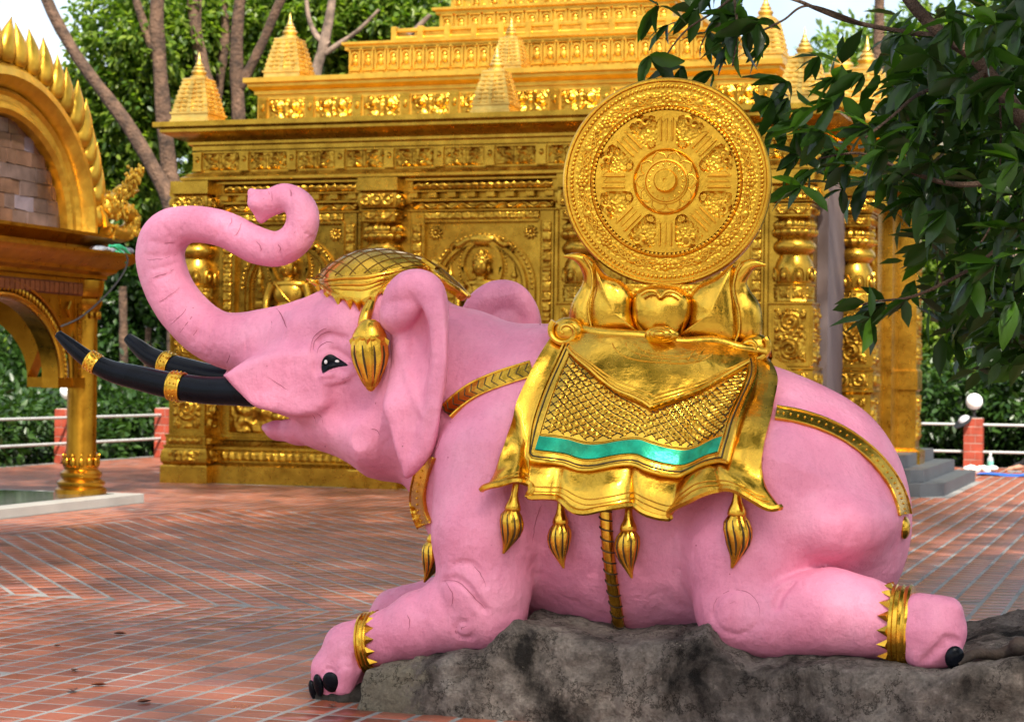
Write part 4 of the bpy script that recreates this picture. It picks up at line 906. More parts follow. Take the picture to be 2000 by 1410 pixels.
for x0 in (520, 530):
    groove([(x0, 376), (x0 - 3, 395), (x0 + 2, 412)], 1.6, 0.006, 0.001)
V, Q = S.nets()
V = V + S.nrm(V) * (0.006 * fbm(V * 5.0, 2))[:, None]
statue = empty('elephant_statue', (-3.0, YM, 0)); tag(statue, 'kneeling pink elephant statue with raised curling trunk and gold trappings on a rock plinth', 'elephant statue')
def ech(o): o.parent = statue; o.matrix_parent_inverse = Matrix.Translation((3.0, -YM, 0)); return o
ech(inst('body', mesh_np('body', V, Q, PINK)))
# shade of fine wrinkles painted as dark tubes, with hairline cracks and specks
CREASE = simple('crease_shade_dirt', (0.27, 0.045, 0.08), 0.8, 0, 0.4, 20, 0)
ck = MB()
def crease_line(pts, r=1.1, n=None):
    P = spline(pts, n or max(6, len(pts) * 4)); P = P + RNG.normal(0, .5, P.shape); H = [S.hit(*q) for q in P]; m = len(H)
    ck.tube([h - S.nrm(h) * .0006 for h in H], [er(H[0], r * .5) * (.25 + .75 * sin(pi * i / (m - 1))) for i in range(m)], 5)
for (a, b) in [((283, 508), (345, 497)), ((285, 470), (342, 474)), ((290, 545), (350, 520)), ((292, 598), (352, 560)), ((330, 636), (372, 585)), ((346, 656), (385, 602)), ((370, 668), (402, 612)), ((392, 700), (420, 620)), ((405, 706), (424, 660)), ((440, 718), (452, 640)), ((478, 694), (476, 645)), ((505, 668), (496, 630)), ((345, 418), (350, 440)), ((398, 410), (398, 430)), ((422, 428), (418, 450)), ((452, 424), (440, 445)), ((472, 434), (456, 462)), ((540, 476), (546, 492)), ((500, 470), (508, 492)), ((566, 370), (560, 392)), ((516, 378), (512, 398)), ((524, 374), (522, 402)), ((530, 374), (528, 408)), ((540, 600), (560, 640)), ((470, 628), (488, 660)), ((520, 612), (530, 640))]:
    mm = ((a[0] + b[0]) / 2 + RNG.uniform(1, 6), (a[1] + b[1]) / 2 + RNG.uniform(0, 4)); crease_line([a, mm, b], RNG.uniform(.7, 1.5))
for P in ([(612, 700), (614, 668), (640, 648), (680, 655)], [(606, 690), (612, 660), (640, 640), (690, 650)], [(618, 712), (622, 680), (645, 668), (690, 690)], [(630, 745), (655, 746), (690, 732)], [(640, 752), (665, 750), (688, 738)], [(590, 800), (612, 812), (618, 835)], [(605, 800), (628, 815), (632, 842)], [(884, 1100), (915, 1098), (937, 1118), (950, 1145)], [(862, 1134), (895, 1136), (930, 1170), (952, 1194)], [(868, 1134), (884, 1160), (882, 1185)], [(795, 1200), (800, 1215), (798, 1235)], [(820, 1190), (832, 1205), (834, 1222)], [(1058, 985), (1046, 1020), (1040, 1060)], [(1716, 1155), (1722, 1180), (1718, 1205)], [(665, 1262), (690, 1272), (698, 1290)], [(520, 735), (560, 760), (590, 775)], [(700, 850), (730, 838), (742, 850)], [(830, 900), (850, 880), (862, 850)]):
    crease_line(P, 1.0)
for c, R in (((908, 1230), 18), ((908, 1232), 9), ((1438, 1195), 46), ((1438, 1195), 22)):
    t0 = RNG.uniform(0, 3); crease_line([(c[0] + R * cos(t), c[1] + R * .95 * sin(t)) for t in np.linspace(t0, t0 + 3.6, 9)], .9, 26)
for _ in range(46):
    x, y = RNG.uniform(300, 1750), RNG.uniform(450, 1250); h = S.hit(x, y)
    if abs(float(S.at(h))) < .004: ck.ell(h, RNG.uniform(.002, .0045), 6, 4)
o = ech(ck.build('crease_shade_and_cracks', CREASE, fix=False)); o['kind'] = 'stuff'

# ears: a sheet with a rolled rim
EY = 9.50
EP = [(748, 628), (746, 596), (760, 568), (792, 541), (822, 535), (852, 552), (876, 585), (888, 640), (889, 705), (880, 770), (872, 826), (858, 878), (836, 912), (806, 935), (795, 905), (783, 868), (772, 826), (760, 800), (752, 740), (748, 680)]
ep = np.array([e3(a, b, EY)[[0, 2]] for a, b in spline(EP + [EP[0]], 90)[:-1]])
Se = SDF((ep[:, 0].min() - .08, 9.28, ep[:, 1].min() - .08), (ep[:, 0].max() + .08, 9.85, ep[:, 1].max() + .08), 0.010)
sl, x, y, z = Se.block(Se.lo, Se.lo + Se.n * Se.h)
xa, xb = e3(748, 640, EY)[0], e3(888, 640, EY)[0]; zt = e3(800, 540, EY)[2]; zb = e3(800, 930, EY)[2]
u = np.clip((x - xa) / (xb - xa), -0.2, 1.2); v = np.clip((zt - z) / (zt - zb), 0, 1)
d2 = poly_sdf(x[:, 0, :], z[0, :, :], ep)[:, None, :]
def ear_y(u, v):
    u = np.maximum(u, 0); s = np.clip((v - 0.42) / 0.25, 0, 1); s = s * s * (3 - 2 * s)
    return 9.63 - 0.235 * u ** 0.7 - 0.15 * s * (1 - u) - 0.02 * np.sin(u * 7)
ysurf = ear_y(u, v)
cc = e3(818, 655, EY); hol = np.exp(-(((x - cc[0]) / 0.085) ** 2 + ((z - cc[2]) / 0.15) ** 2)); ysurf = ysurf + 0.085 * hol
th = 0.032; r = 0.03
dq = np.sqrt(np.maximum(d2 + r, 0) ** 2 + np.maximum(np.abs(y - ysurf) - th + r, 0) ** 2) - r + np.minimum(np.maximum(d2 + r, np.abs(y - ysurf) - th + r), 0)
Se.f[...] = np.clip(dq, -.25, .25).astype(np.float32)
def epath(P, k, rr, dy):
    for i in range(len(P) - 1):
        a = e3(P[i][0], P[i][1], 9.5); b = e3(P[i + 1][0], P[i + 1][1], 9.5)
        ys = []
        for q in (a, b):
            uu = np.clip((q[0] - xa) / (xb - xa), 0, 1.2); vv = np.clip((zt - q[2]) / (zt - zb), 0, 1); ys.append(float(ear_y(uu, vv)) + dy)
        a[1], b[1] = ys; Se.cap(a, b, er(a, rr[i]), er(b, rr[i + 1]), k)
roll = spline([(762, 622), (772, 590), (800, 566), (832, 562), (858, 590), (868, 640), (868, 700), (862, 760), (852, 800)], 28)
epath(roll, 0.05, np.concatenate([np.linspace(20, 27, 8), np.linspace(26, 11, 10), np.linspace(10, 5, 10)]), -0.008)
epath(spline([(762, 626), (790, 612), (812, 600)], 6), 0.05, [20, 20, 18, 16, 13, 10], -0.03)
epath(spline([(862, 790), (845, 830), (838, 870), (815, 910)], 10), 0.03, [9] * 10, -0.015)
epath(spline([(800, 730), (830, 790), (850, 815)], 8), 0.03, [5] * 8, -0.02)
Ve, Qe = Se.nets(); Ve = Ve + Se.nrm(Ve) * (0.006 * fbm(Ve * 7, 2))[:, None]
ech(inst('ear', mesh_np('ear', Ve, Qe, PINK)))
Vm = Ve.copy(); Vm[:, 1] = 2 * YM - Vm[:, 1] + 0.12; Vm[:, 0] += 0.09
ech(inst('ear', mesh_np('ear', Vm, Qe[:, ::-1], PINK)))

# eyes, tusks, toenails
WHT = simple('eye_white', (0.75, 0.72, 0.72), 0.3, 0, 0.05, 5, 0)  # white of the eye, also used for its painted highlight
def mirror(o):
    me = o.data.copy(); n = len(me.vertices); c = np.empty(n * 3, np.float32); me.vertices.foreach_get('co', c); c = c.reshape(-1, 3); c[:, 1] = 2 * YM - c[:, 1]
    me.vertices.foreach_set('co', c.ravel()); me.flip_normals(); me.update(); return ech(inst(o.name.split('.')[0], me))
ec = S.hit(645, 712); en = S.nrm(ec)
def patch(outline, bulge, lift, n=10, sdf=None, inner=None):      # a domed plate lying on the surface inside an outline
    sdf = sdf or S; c = np.mean(outline, 0) if inner is None else np.array(inner); m = len(outline); mb = MB(); V = []
    for i in range(n + 1):
        t = i / n
        for a in outline:
            q = c + (np.array(a) - c) * t; p = sdf.hit(*q); V.append(p + sdf.nrm(p) * (lift + bulge * (1 - t ** 2.5) - (0.012 if i == n else 0)))
    mb.add(V, [(i * m + j, i * m + (j + 1) % m, (i + 1) * m + (j + 1) % m, (i + 1) * m + j) for i in range(n) for j in range(m)])
    return mb
EO = spline([(627, 736), (624, 714), (630, 697), (645, 689), (661, 697), (684, 714), (664, 717), (645, 724), (627, 736)], 25)[:-1]
mb = patch([tuple(q) for q in EO], 0.016, -0.002, 8)
eye = ech(mb.build('eye', BLACK)); ey2 = mirror(eye)
for o, sg in ((eye, 1), (ey2, -1)):
    m2 = MB(); gl = S.hit(640, 707) - np.array((0, 0.024, 0)); m2.ell((gl[0], gl[1] if sg > 0 else 2 * YM - gl[1], gl[2]), (0.009, 0.006, 0.011), 12, 8); q = m2.build('painted_glint', WHT, o)  # white bead set on the eye as a painted highlight
    q.matrix_parent_inverse = o.matrix_basis.inverted(); q.parent = o; 
    m3 = MB(); gl = S.hit(661, 706) - np.array((0, 0.018, 0)); m3.ell((gl[0], gl[1] if sg > 0 else 2 * YM - gl[1], gl[2]), (0.012, 0.005, 0.008), 10, 8); m3.build('eye_white', WHT, o)
def tusk(P, Y0, Y1, bands):
    pts = spline([(a, b, Y0 + (Y1 - Y0) * i / (len(P) - 1), r) for i, (a, b, r) in enumerate(P)], 44)
    C3 = np.array([e3(a, b, c) for a, b, c, r in pts]); Rr = [er(c, p[3]) for c, p in zip(C3, pts)]
    C3 = np.vstack([C3, C3[-1] + (C3[-1] - C3[-2]) * 0.45]); Rr = Rr + [Rr[-1] * 0.55]
    mb = MB().tube(C3, Rr, 18); tk = ech(mb.build('tusk', BLACK, ang=60))
    for (t, w) in bands:
        i = int(t * 43); d = (C3[i + 1] - C3[i]); d /= np.linalg.norm(d); rr = Rr[i]
        prof = [(-w / 2 - .001, 1.02), (-w / 2, 1.12), (-w * 0.38, 1.15), (-w * 0.3, 1.09), (0, 1.12), (w * 0.3, 1.09), (w * 0.38, 1.15), (w / 2, 1.12), (w / 2 + .001, 1.02)]
        bd = MB().tube([C3[i] + d * a for a, _ in prof], [rr * b for _, b in prof], 26); 
        for k in range(14):
            a = 2 * pi * k / 14; u = np.cross(d, (0, 1, 0)); u /= np.linalg.norm(u); v2 = np.cross(d, u)
            for off in (-0.15, 0.15): bd.ell(C3[i] + d * w * off + (u * cos(a) + v2 * sin(a)) * rr * 1.12, 0.006, 6, 4)
        bd.build('band', GOLD, tk, ang=35)
    return tk
tusk([(575, 768, 26), (520, 768, 28), (460, 764, 28), (400, 762, 27), (330, 752, 26), (270, 738, 24), (215, 724, 21), (170, 700, 17), (135, 672, 13), (113, 652, 8)], 9.70, 9.61, [(0.42, 0.075), (0.765, 0.065)])
tusk([(520, 748, 27), (480, 740, 26), (420, 737, 25), (370, 725, 24), (330, 713, 22.5), (295, 697, 19), (268, 676, 15), (250, 660, 10)], 10.24, 10.33, [(0.60, 0.065)])
def nail(px, py, rx, rz, tilt=0.0, out=0.004, thk=0.018):
    p = S.hit(px, py); n = S.nrm(p); mb = MB(); s = dep(p) / FPX
    mb.ell((0, 0, 0), (rx * s, thk, rz * s), 18, 12)
    t = np.cross((0, 0, 1), n); t /= np.linalg.norm(t); up = np.cross(n, t)
    mb.xf(lambda q: p + n * (q[1] * -1 + out) + (t * cos(tilt) + up * sin(tilt)) * q[0] + (up * cos(tilt) - t * sin(tilt)) * q[2])
    return ech(mb.build('toenail', BLACK))
nail(647, 1331, 18, 21); nail(623, 1337, 12, 23); nail(612, 1346, 9, 20); nail(1861, 1281, 20, 24, 0.1, 0.022, 0.028)
# ------------------------------------------------------------------ gold trappings on the statue
def onb(px, py, off=0.0, sdf=None):
    sdf = sdf or S; p = sdf.hit(px, py); n = sdf.nrm(p); return p + n * off
DARK = simple('groove_paint', (0.035, 0.018, 0.004), 0.6, 0, 0.3, 8, 0)
def m_green():
    m, nt, b = new_mat('green_enamel'); p = wpos(nt); n = noise(nt, 9, 5, 0.6, p)
    r = ramp(nt, n.outputs['Fac'], [(0.3, (0.0, 0.16, 0.075)), (0.7, (0.004, 0.46, 0.25))]); nt.links.new(r.outputs[0], b.inputs['Base Color'])
    b.inputs['Roughness'].default_value = 0.3; b.inputs['Metallic'].default_value = 0.5; bump(nt, b, noise(nt, 14, 3, 0.5, p).outputs['Fac'], 0.3, 0.02); return m
GREEN = m_green()
# --- saddle cloth. Left and right edges, then rows from the seat down to the hem; everything is laid on the body surface.
LE = spline([(1092, 648), (1056, 706), (1022, 768), (994, 838), (976, 890), (962, 932), (945, 968)], 40)
RE = spline([(1496, 712), (1515, 752), (1508, 808), (1494, 868), (1490, 915), (1498, 952), (1520, 992)], 40)
HEM = spline([(945, 968), (962, 958), (990, 944), (1018, 950), (1045, 964), (1085, 966), (1112, 972), (1138, 988), (1165, 992), (1205, 984), (1240, 982), (1262, 994), (1300, 1003), (1345, 1004), (1378, 992), (1402, 974), (1425, 962), (1450, 962), (1475, 978), (1500, 994), (1520, 992)], 97)
TOP = spline([(1092, 648), (1150, 660), (1300, 676), (1420, 690), (1496, 712)], 97)
def cloth_px(u, v):                                     # u across, v down; a Coons patch between the four edges
    a = TOP[int(round(u * 96))]; b = HEM[int(round(u * 96))]; l = LE[int(round(v * 39))]; r = RE[int(round(v * 39))]
    bl = (1 - v) * a + v * b + (1 - u) * l + u * r - ((1 - u) * (1 - v) * TOP[0] + u * (1 - v) * TOP[-1] + (1 - u) * v * HEM[0] + u * v * HEM[-1])
    return bl
FOLD = lambda u: 0.5 + 0.5 * cos(2 * pi * (u * 5.1 + 0.05) + 0.5 * sin(9 * u))
PLT = [0.0, 0.13, 0.275, 0.50, 0.80, 1.0]
def pleat(u):
    for a, b in zip(PLT[:-1], PLT[1:]):
        if u <= b + 1e-6: return (0.035 + 0.09 * (b - a)) * max(0, sin(pi * min(1, max(0, (u - a) / (b - a))))) ** 0.62
    return 0
def cloth_off(u, v):
    hang = max(0, (v - 0.55) / 0.45)
    e = min(u, 1 - u); edge = max(0, 1 - e / 0.10)
    return 0.028 + 0.075 * hang ** 1.6 + pleat(u) * min(1, hang * 1.5) ** 1.2 + 0.03 * edge * (0.4 + 0.6 * v) * sin(pi * v * 2.3 + 0.6) ** 2 + 0.006 * sin(u * 21 + v * 5)
NU, NV = 97, 40
CP = np.zeros((NU, NV, 3)); CN = np.zeros((NU, NV, 3))
for i in range(NU):
    for j in range(NV):
        q = cloth_px(i / 96, j / 39); p = S.hit(*q); n = S.nrm(p); 
        CP[i, j] = p; CN[i, j] = n
for _ in range(6):                                      # the sheet bridges small folds of the body
    CN[1:-1, 1:-1] = (CN[1:-1, 1:-1] + CN[:-2, 1:-1] + CN[2:, 1:-1] + CN[1:-1, :-2] + CN[1:-1, 2:]) / 5
CN /= np.linalg.norm(CN, axis=-1, keepdims=True)
CF = np.zeros((NU, NV, 3))
for i in range(NU):
    for j in range(NV): CF[i, j] = CP[i, j] + CN[i, j] * cloth_off(i / 96, j / 39)
def cloth_pt(u, v, off=0.0):
    a = min(max(u * 96, 0), 95.999); b = min(max(v * 39, 0), 38.999); i, j = int(a), int(b); f, g = a - i, b - j
    w = ((1 - f) * (1 - g), f * (1 - g), (1 - f) * g, f * g); ij = ((i, j), (i + 1, j), (i, j + 1), (i + 1, j + 1))
    p = sum(k * CF[q] for k, q in zip(w, ij)); n = sum(k * CN[q] for k, q in zip(w, ij)); return p + n * off
def sheet(fn, nu, nv, thick, name, mat, parent=None, ang=50):  # closed sheet from a surface function fn(u, v, offset)
    mb = MB(); A = [fn(i / (nu - 1), j / (nv - 1), 0.0) for i in range(nu) for j in range(nv)]; B = [fn(i / (nu - 1), j / (nv - 1), -thick) for i in range(nu) for j in range(nv)]
    mb.grid(A, nu, nv); mb.grid(B, nu, nv); o = nu * nv; F = []
    bd = [(i, 0) for i in range(nu)] + [(nu - 1, j) for j in range(1, nv)] + [(i, nv - 1) for i in range(nu - 2, -1, -1)] + [(0, j) for j in range(nv - 2, 0, -1)]
    for a, b in zip(bd, bd[1:] + bd[:1]): F.append((a[0] * nv + a[1], b[0] * nv + b[1], b[0] * nv + b[1] + o, a[0] * nv + a[1] + o))
    mb.f += F
    return mb.build(name, mat, parent, ang=ang)
cloth = ech(sheet(lambda u, v, o: cloth_pt(u, v, o), NU, NV, 0.035, 'saddle_cloth', GOLD))
mcl = mirror(cloth); mcl.name = 'saddle_cloth'
top_cl = [CF[:, 0] + CN[:, 0] * -0.03]
A = CF[:, 0]; Bm = A.copy(); Bm[:, 1] = 2 * YM - Bm[:, 1]; VV = []                         # the cloth over the ridge of the back
for t in np.linspace(0, 1, 9):
    row = A * (1 - t) + Bm * t; row[:, 2] += 0.05 * np.sin(pi * t); VV.append(row)
mb = MB(); mb.grid(np.array(VV).reshape(-1, 3), 9, NU); ech(mb.build('saddle_top', GOLD))
# hem welts, two thin lines along the hem
def line_on(fn, pts, r, name, mat, parent, seg=6):
    mb = MB().tube([fn(*q) for q in pts], r, seg); return mb.build(name, mat, parent)
for v0 in (0.90, 0.935):
    line_on(lambda a, b: cloth_pt(a, b, 0.001), [(u, v0 + 0.012 * sin(u * 32)) for u in np.linspace(0.03, 0.97, 120)], 0.0035, 'hem_line', GOLD, cloth)
line_on(lambda a, b: cloth_pt(a, b, -0.004), [(u, 0.995) for u in np.linspace(0.0, 1, 120)], 0.016, 'hem_roll', GOLD, cloth)
# raised inner panel: px corners, laid over the cloth
IL, IR = (0.155, 0.87)
def inner_px(u, v):                                     # trapezoid in cloth coordinates with a scalloped lower edge
    vb = 0.705 + 0.02 * sin(u * 9.0 + 0.3) + 0.012 * u
    return (IL - 0.005 * v + u * (IR - IL + 0.0 * v), 0.055 + v * (vb - 0.055))
def inner(u, v, off): a, b = inner_px(u, v); return cloth_pt(a, b, 0.020 + off + 0.012 * sin(pi * 4 * u + 0.6) * v)
panel = sheet(inner, 60, 30, 0.03, 'panel', GOLD, cloth)
def bar(u0, v0, u1, v1, r, name='border', mat=GOLD, n=30, off=0.002):
    return line_on(lambda a, b: inner(a, b, off), [(u0 + (u1 - u0) * t, v0 + (v1 - v0) * t) for t in np.linspace(0, 1, n)], r, name, mat, panel)
bar(0, 1, 1, 1, 0.010); bar(0, 0.02, 0, 1, 0.009); bar(1, 0.02, 1, 1, 0.009)
bar(0.035, 0.955, 0.965, 0.955, 0.0035, 'border', DARK); bar(0.035, 0.05, 0.035, 0.955, 0.0035, 'border', DARK); bar(0.965, 0.05, 0.965, 0.955, 0.0035, 'border', DARK)
bar(0.07, 0.74, 0.94, 0.74, 0.005); bar(0.07, 0.9, 0.94, 0.9, 0.005); bar(0.07, 0.1, 0.07, 0.9, 0.005); bar(0.94, 0.1, 0.94, 0.9, 0.005)
sheet(lambda u, v, o: inner(0.072 + u * 0.866, 0.755 + v * 0.13, 0.007 + o), 50, 6, 0.006, 'green_band', GREEN, panel)
# lattice of four-petalled flowers inside the panel, under the V-shaped flap
VL = lambda u: 0.12 + 0.40 * max(0, 1 - abs(u - 0.5) / 0.46)
fl = MB(); lt = MB()
for k in range(-26, 40):
    for dr in (1, -1):
        seg = []
        for t in np.linspace(0.0, 1.0, 60):
            u = 0.08 + 0.85 * t; v = 0.12 + (k * 0.056 + dr * (u - 0.5) * 1.10)
            ok = VL(u) < v < 0.725
            if ok: seg.append(inner(u, v, 0.001))
            if (not ok or t == 1.0) and len(seg) > 2: lt.tube(seg, 0.0028, 4); seg = []
            if not ok: seg = []
du = 0.056 / 1.10
for a in range(-30, 30):
    for b in range(-30, 30):
        u = 0.5 + (a - b) * du / 2; v = 0.12 + (a + b + 1) * 0.028
        if not (0.10 < u < 0.915 and VL(u) + 0.02 < v < 0.705): continue
        c = inner(u, v, 0.004); ex = inner(u + 0.012, v, 0.004) - c; ez = inner(u, v - 0.02, 0.004) - c; ex /= np.linalg.norm(ex); n = np.cross(ex, ez); n /= np.linalg.norm(n); ez = np.cross(n, ex)
        if n[1] > 0: n = -n
        R = 0.0185
        V = [c + n * 0.006]; 
        for j in range(16):
            th = 2 * pi * j / 16; rr = R * (0.55 + 0.45 * abs(cos(2 * th)) ** 0.6); V.append(c + (ex * cos(th) + ez * sin(th)) * rr + n * 0.004 * (1 if j % 4 == 0 else 0.3))
        for j in range(16): V.append(c + (V[1 + j] - c) * 1.02 - n * 0.006)
        fl.add(V, [(0, 1 + j, 1 + (j + 1) % 16) for j in range(16)] + [(1 + j, 17 + j, 17 + (j + 1) % 16, 1 + (j + 1) % 16) for j in range(16)])
o = fl.build('flower_lattice', GOLD, panel, ang=50); o['kind'] = 'stuff'
o = lt.build('lattice_groove', DARK, panel, fix=False); o['kind'] = 'stuff'
# V-shaped flap over the panel, the seat roll, the central jewel and the corner scrolls
def flap(u, v, off):
    uu = 0.06 + 0.88 * u; tip = VL(0.04 + 0.92 * u); return inner(uu, 0.0 + v * tip, 0.022 + off + 0.012 * (1 - abs(2 * u - 1)) )
fp = sheet(flap, 61, 16, 0.03, 'flap', GOLD, cloth, 35)
for vv in (0.86, 0.93, 1.0): line_on(lambda a, b: flap(a, b, 0.001), [(u, vv) for u in np.linspace(0, 1, 61)], 0.0045 if vv < 1 else 0.009, 'flap_border', GOLD, fp)
for R1 in (0.16, 0.20, 0.26):
    line_on(lambda a, b: flap(a, b, 0.001), [(0.5 + R1 * cos(t), 0.06 + 1.15 * R1 * sin(t) / max(0.35, 1 - R1 * abs(cos(t)) * 2)) for t in np.linspace(0.25, pi - 0.25, 40)], 0.0035, 'flap_line', GOLD, fp)
for k in range(7):
    u0 = 0.36 + k * 0.047; line_on(lambda a, b: flap(a, b, 0.001), [(u0, 0.2 + 0.02 * k % 2), (u0 + 0.02, 0.36), (u0 + 0.045, 0.2)], 0.003, 'flap_line', GOLD, fp)
line_on(lambda a, b: cloth_pt(a, b, 0.035), [(u, 0.03 + 0.012 * sin(u * 14) ** 2) for u in np.linspace(0.05, 0.96, 70)], 0.028, 'seat_roll', GOLD, cloth, 12)
jc = onb(1288, 686, 0.10); mb = MB()
for rx, rz, dy in ((0.085, 0.042, 0.0), (0.06, 0.032, 0.018), (0.032, 0.02, 0.034)): mb.ell((jc[0], jc[1] - dy, jc[2]), (rx, 0.03, rz), 16, 10)
mb.build('jewel', GOLD, cloth)
def scroll(px, py, flip, name='corner_scroll', R=33):
    c = onb(px, py, 0.06); s = dep(c) / FPX; mb = MB(); mb.ell(c, (R * s, 0.06, R * 0.85 * s), 18, 12)
    P = []; 
    for t in np.linspace(0, 2.6 * pi, 40):
        rr = R * s * (1 - t / (2.9 * pi)); P.append((c[0] + flip * rr * cos(t + 2.4), c[1] - 0.045 - 0.012 * t / 8, c[2] + rr * 0.9 * sin(t + 2.4)))
    mb.tube(P, [0.016 * (1 - 0.5 * t) for t in np.linspace(0, 1, 40)], 8); return mb.build(name, GOLD, cloth)
scroll(1112, 668, 1); scroll(1465, 702, -1, R=34)
# --- tassels
def tassel_mesh(kind):
    mb = MB()
    mb.lathe([(0.012, 0.17), (0.016, 0.16), (0.018, 0.10), (0.024, 0.075), (0.036, 0.05), (0.040, 0.03), (0.034, 0.022)], seg=16)
    n0 = len(mb.v)
    def wob(a, z): return 1 + 0.07 * cos(9 * a + z * 18)
    mb.lathe([(0.034, 0.024), (0.050, 0.0), (0.056, -0.03), (0.053, -0.06), (0.043, -0.095), (0.029, -0.125), (0.016, -0.155), (0.005, -0.185)], seg=36, wob=wob)
    mb.xf(lambda p: (p[0] - 0.022 * kind * max(0, (-p[2] - 0.05) / 0.13) ** 1.6 + 0.01 * kind * sin(max(0, -p[2]) * 14), p[1], p[2]), n0)
    g = MB()
    for k in range(9):
        a = 2 * pi * (k + 0.5) / 9; P = []
        for r, z in ((0.044, 0.008), (0.051, -0.02), (0.0525, -0.05), (0.046, -0.085), (0.033, -0.115), (0.02, -0.14)):
            aa = a - z * 2.0; x = r * cos(aa) - 0.022 * kind * max(0, (-z - 0.05) / 0.13) ** 1.6 + 0.01 * kind * sin(max(0, -z) * 14); P.append((x, r * sin(aa), z))
        g.tube(P, [0.002, 0.004, 0.004, 0.004, 0.003, 0.001], 5)
    return mb.mesh('tassel', GOLD, ang=50), g.mesh('tassel_grooves', DARK, fix=False)
TM = {1: tassel_mesh(1), -1: tassel_mesh(-1)}
def tassel(px, py, kind, scl=1.0, tilt=0.0, off=0.05, place=None):
    p = onb(px, py, off) if place is None else place
    o = ech(inst('tassel', TM[kind][0], None, p, (0, tilt, 0), scl)); inst('tassel_groove', TM[kind][1], o)
    return o
tassel(992, 1010, 1, 1.0, 0.12); tassel(1102, 1028, -1, 1.0, 0.0); tassel(1230, 1042, -1, 1.05, 0.0); tassel(1444, 1022, 1, 1.15, 0.0)
# --- head cloth: a domed cap over the skull, made by thickening the head itself
def cap_cloth():
    LOW = spline([(612, 553), (628, 560), (655, 580), (690, 588), (716, 589), (745, 572), (785, 546), (830, 528), (866, 540), (912, 583)], 60)
    TOPL = spline([(612, 553), (640, 530), (690, 500), (740, 490), (800, 500), (850, 522), (885, 552), (912, 583)], 60)
    C = np.zeros((60, 21, 3)); 
    for i in range(60):
        pl = S.hit(*LOW[i]); pt = e3(TOPL[i][0], TOPL[i][1], YM)
        for j in range(21):
            v = j / 20; ang = v * pi / 2; y = YM + (pl[1] - YM) * cos(ang); z = pl[2] + (pt[2] - pl[2]) * sin(ang) ** 0.9; x = pl[0] + (pt[0] - pl[0]) * sin(ang)
            C[i, j] = (x, y, z)
    return C
CC = cap_cloth()
def capf(u, v, off):                                    # v 0 near edge, 1 the crest, 2 far edge
    w = v if v <= 1 else 2 - v; a = u * 59; i = min(int(a), 58); f = a - i; b = w * 20; j = min(int(b), 19); g = b - j
    p = (1 - f) * ((1 - g) * CC[i, j] + g * CC[i, j + 1]) + f * ((1 - g) * CC[i + 1, j] + g * CC[i + 1, j + 1])
    ctr = np.array((-3.95, YM, 1.75)); p = p.copy()
    n = p - ctr; n /= np.linalg.norm(n); p = p + n * (off + 0.012)
    if v > 1: p[1] = 2 * YM - p[1]
    return p
headc = ech(sheet(lambda u, v, o: capf(u, 2 * v, o), 60, 45, 0.04, 'head_cloth', GOLD))
for vv, r in ((0.0, 0.012), (0.16, 0.010), (0.10, 0.006), (0.24, 0.010)):
    for m in (0, 1): line_on(lambda a, b: capf(a, b if not m else 2 - b, 0.004), [(u, vv * min(1, 4 * u + .2) * min(1, 4 * (1 - u) + .2)) for u in np.linspace(0.0, 1, 80)], r, 'head_cloth_border', GOLD, headc, 8)
lt = MB()
for k in range(-6, 22):
    for dr in (1, -1):
        seg = []
        for t in np.linspace(0.02, 0.98, 70):
            v = 1 + dr * (t * 11 - k * 1.0) * 0.22
            ok = 0.27 < v < 1.73
            if ok: seg.append(capf(t, v, 0.001))
            if (not ok or t > 0.979):
                if len(seg) > 2: lt.tube(seg, 0.0030, 4)
                seg = []
o = lt.build('lattice_groove', simple('old_gold_groove', (0.20, 0.10, 0.012), 0.45, 0.8, 0.3, 20, 0), headc, fix=False); o['kind'] = 'stuff'
for k in range(14):                                     # pointed teeth along the rim
    u = 0.04 + k * 0.068
    for m in (0, 1):
        f = lambda a, b, o: capf(a, b if not m else 2 - b, o)
        c = f(u, 0.0, 0.016); dn = f(u, 0.0, 0) - f(u, 0.12, 0); dn /= np.linalg.norm(dn); ex = f(min(u + 0.02, 1), 0, 0) - f(u, 0, 0); ex /= np.linalg.norm(ex); n = np.cross(ex, dn); n = n if (n[1] < 0) == (m == 0) else -n
        w, h = 0.032, 0.066; B = [c - ex * w, c + ex * w, c + dn * h, c + dn * h * 0.35 + n * 0.022]; B += [q - n * 0.03 for q in B[:3]]
        MB().add(B, [(0, 1, 3), (1, 2, 3), (2, 0, 3), (0, 4, 5, 1), (1, 5, 6, 2), (2, 6, 4, 0)]).build('tooth', GOLD, headc, smooth=False)
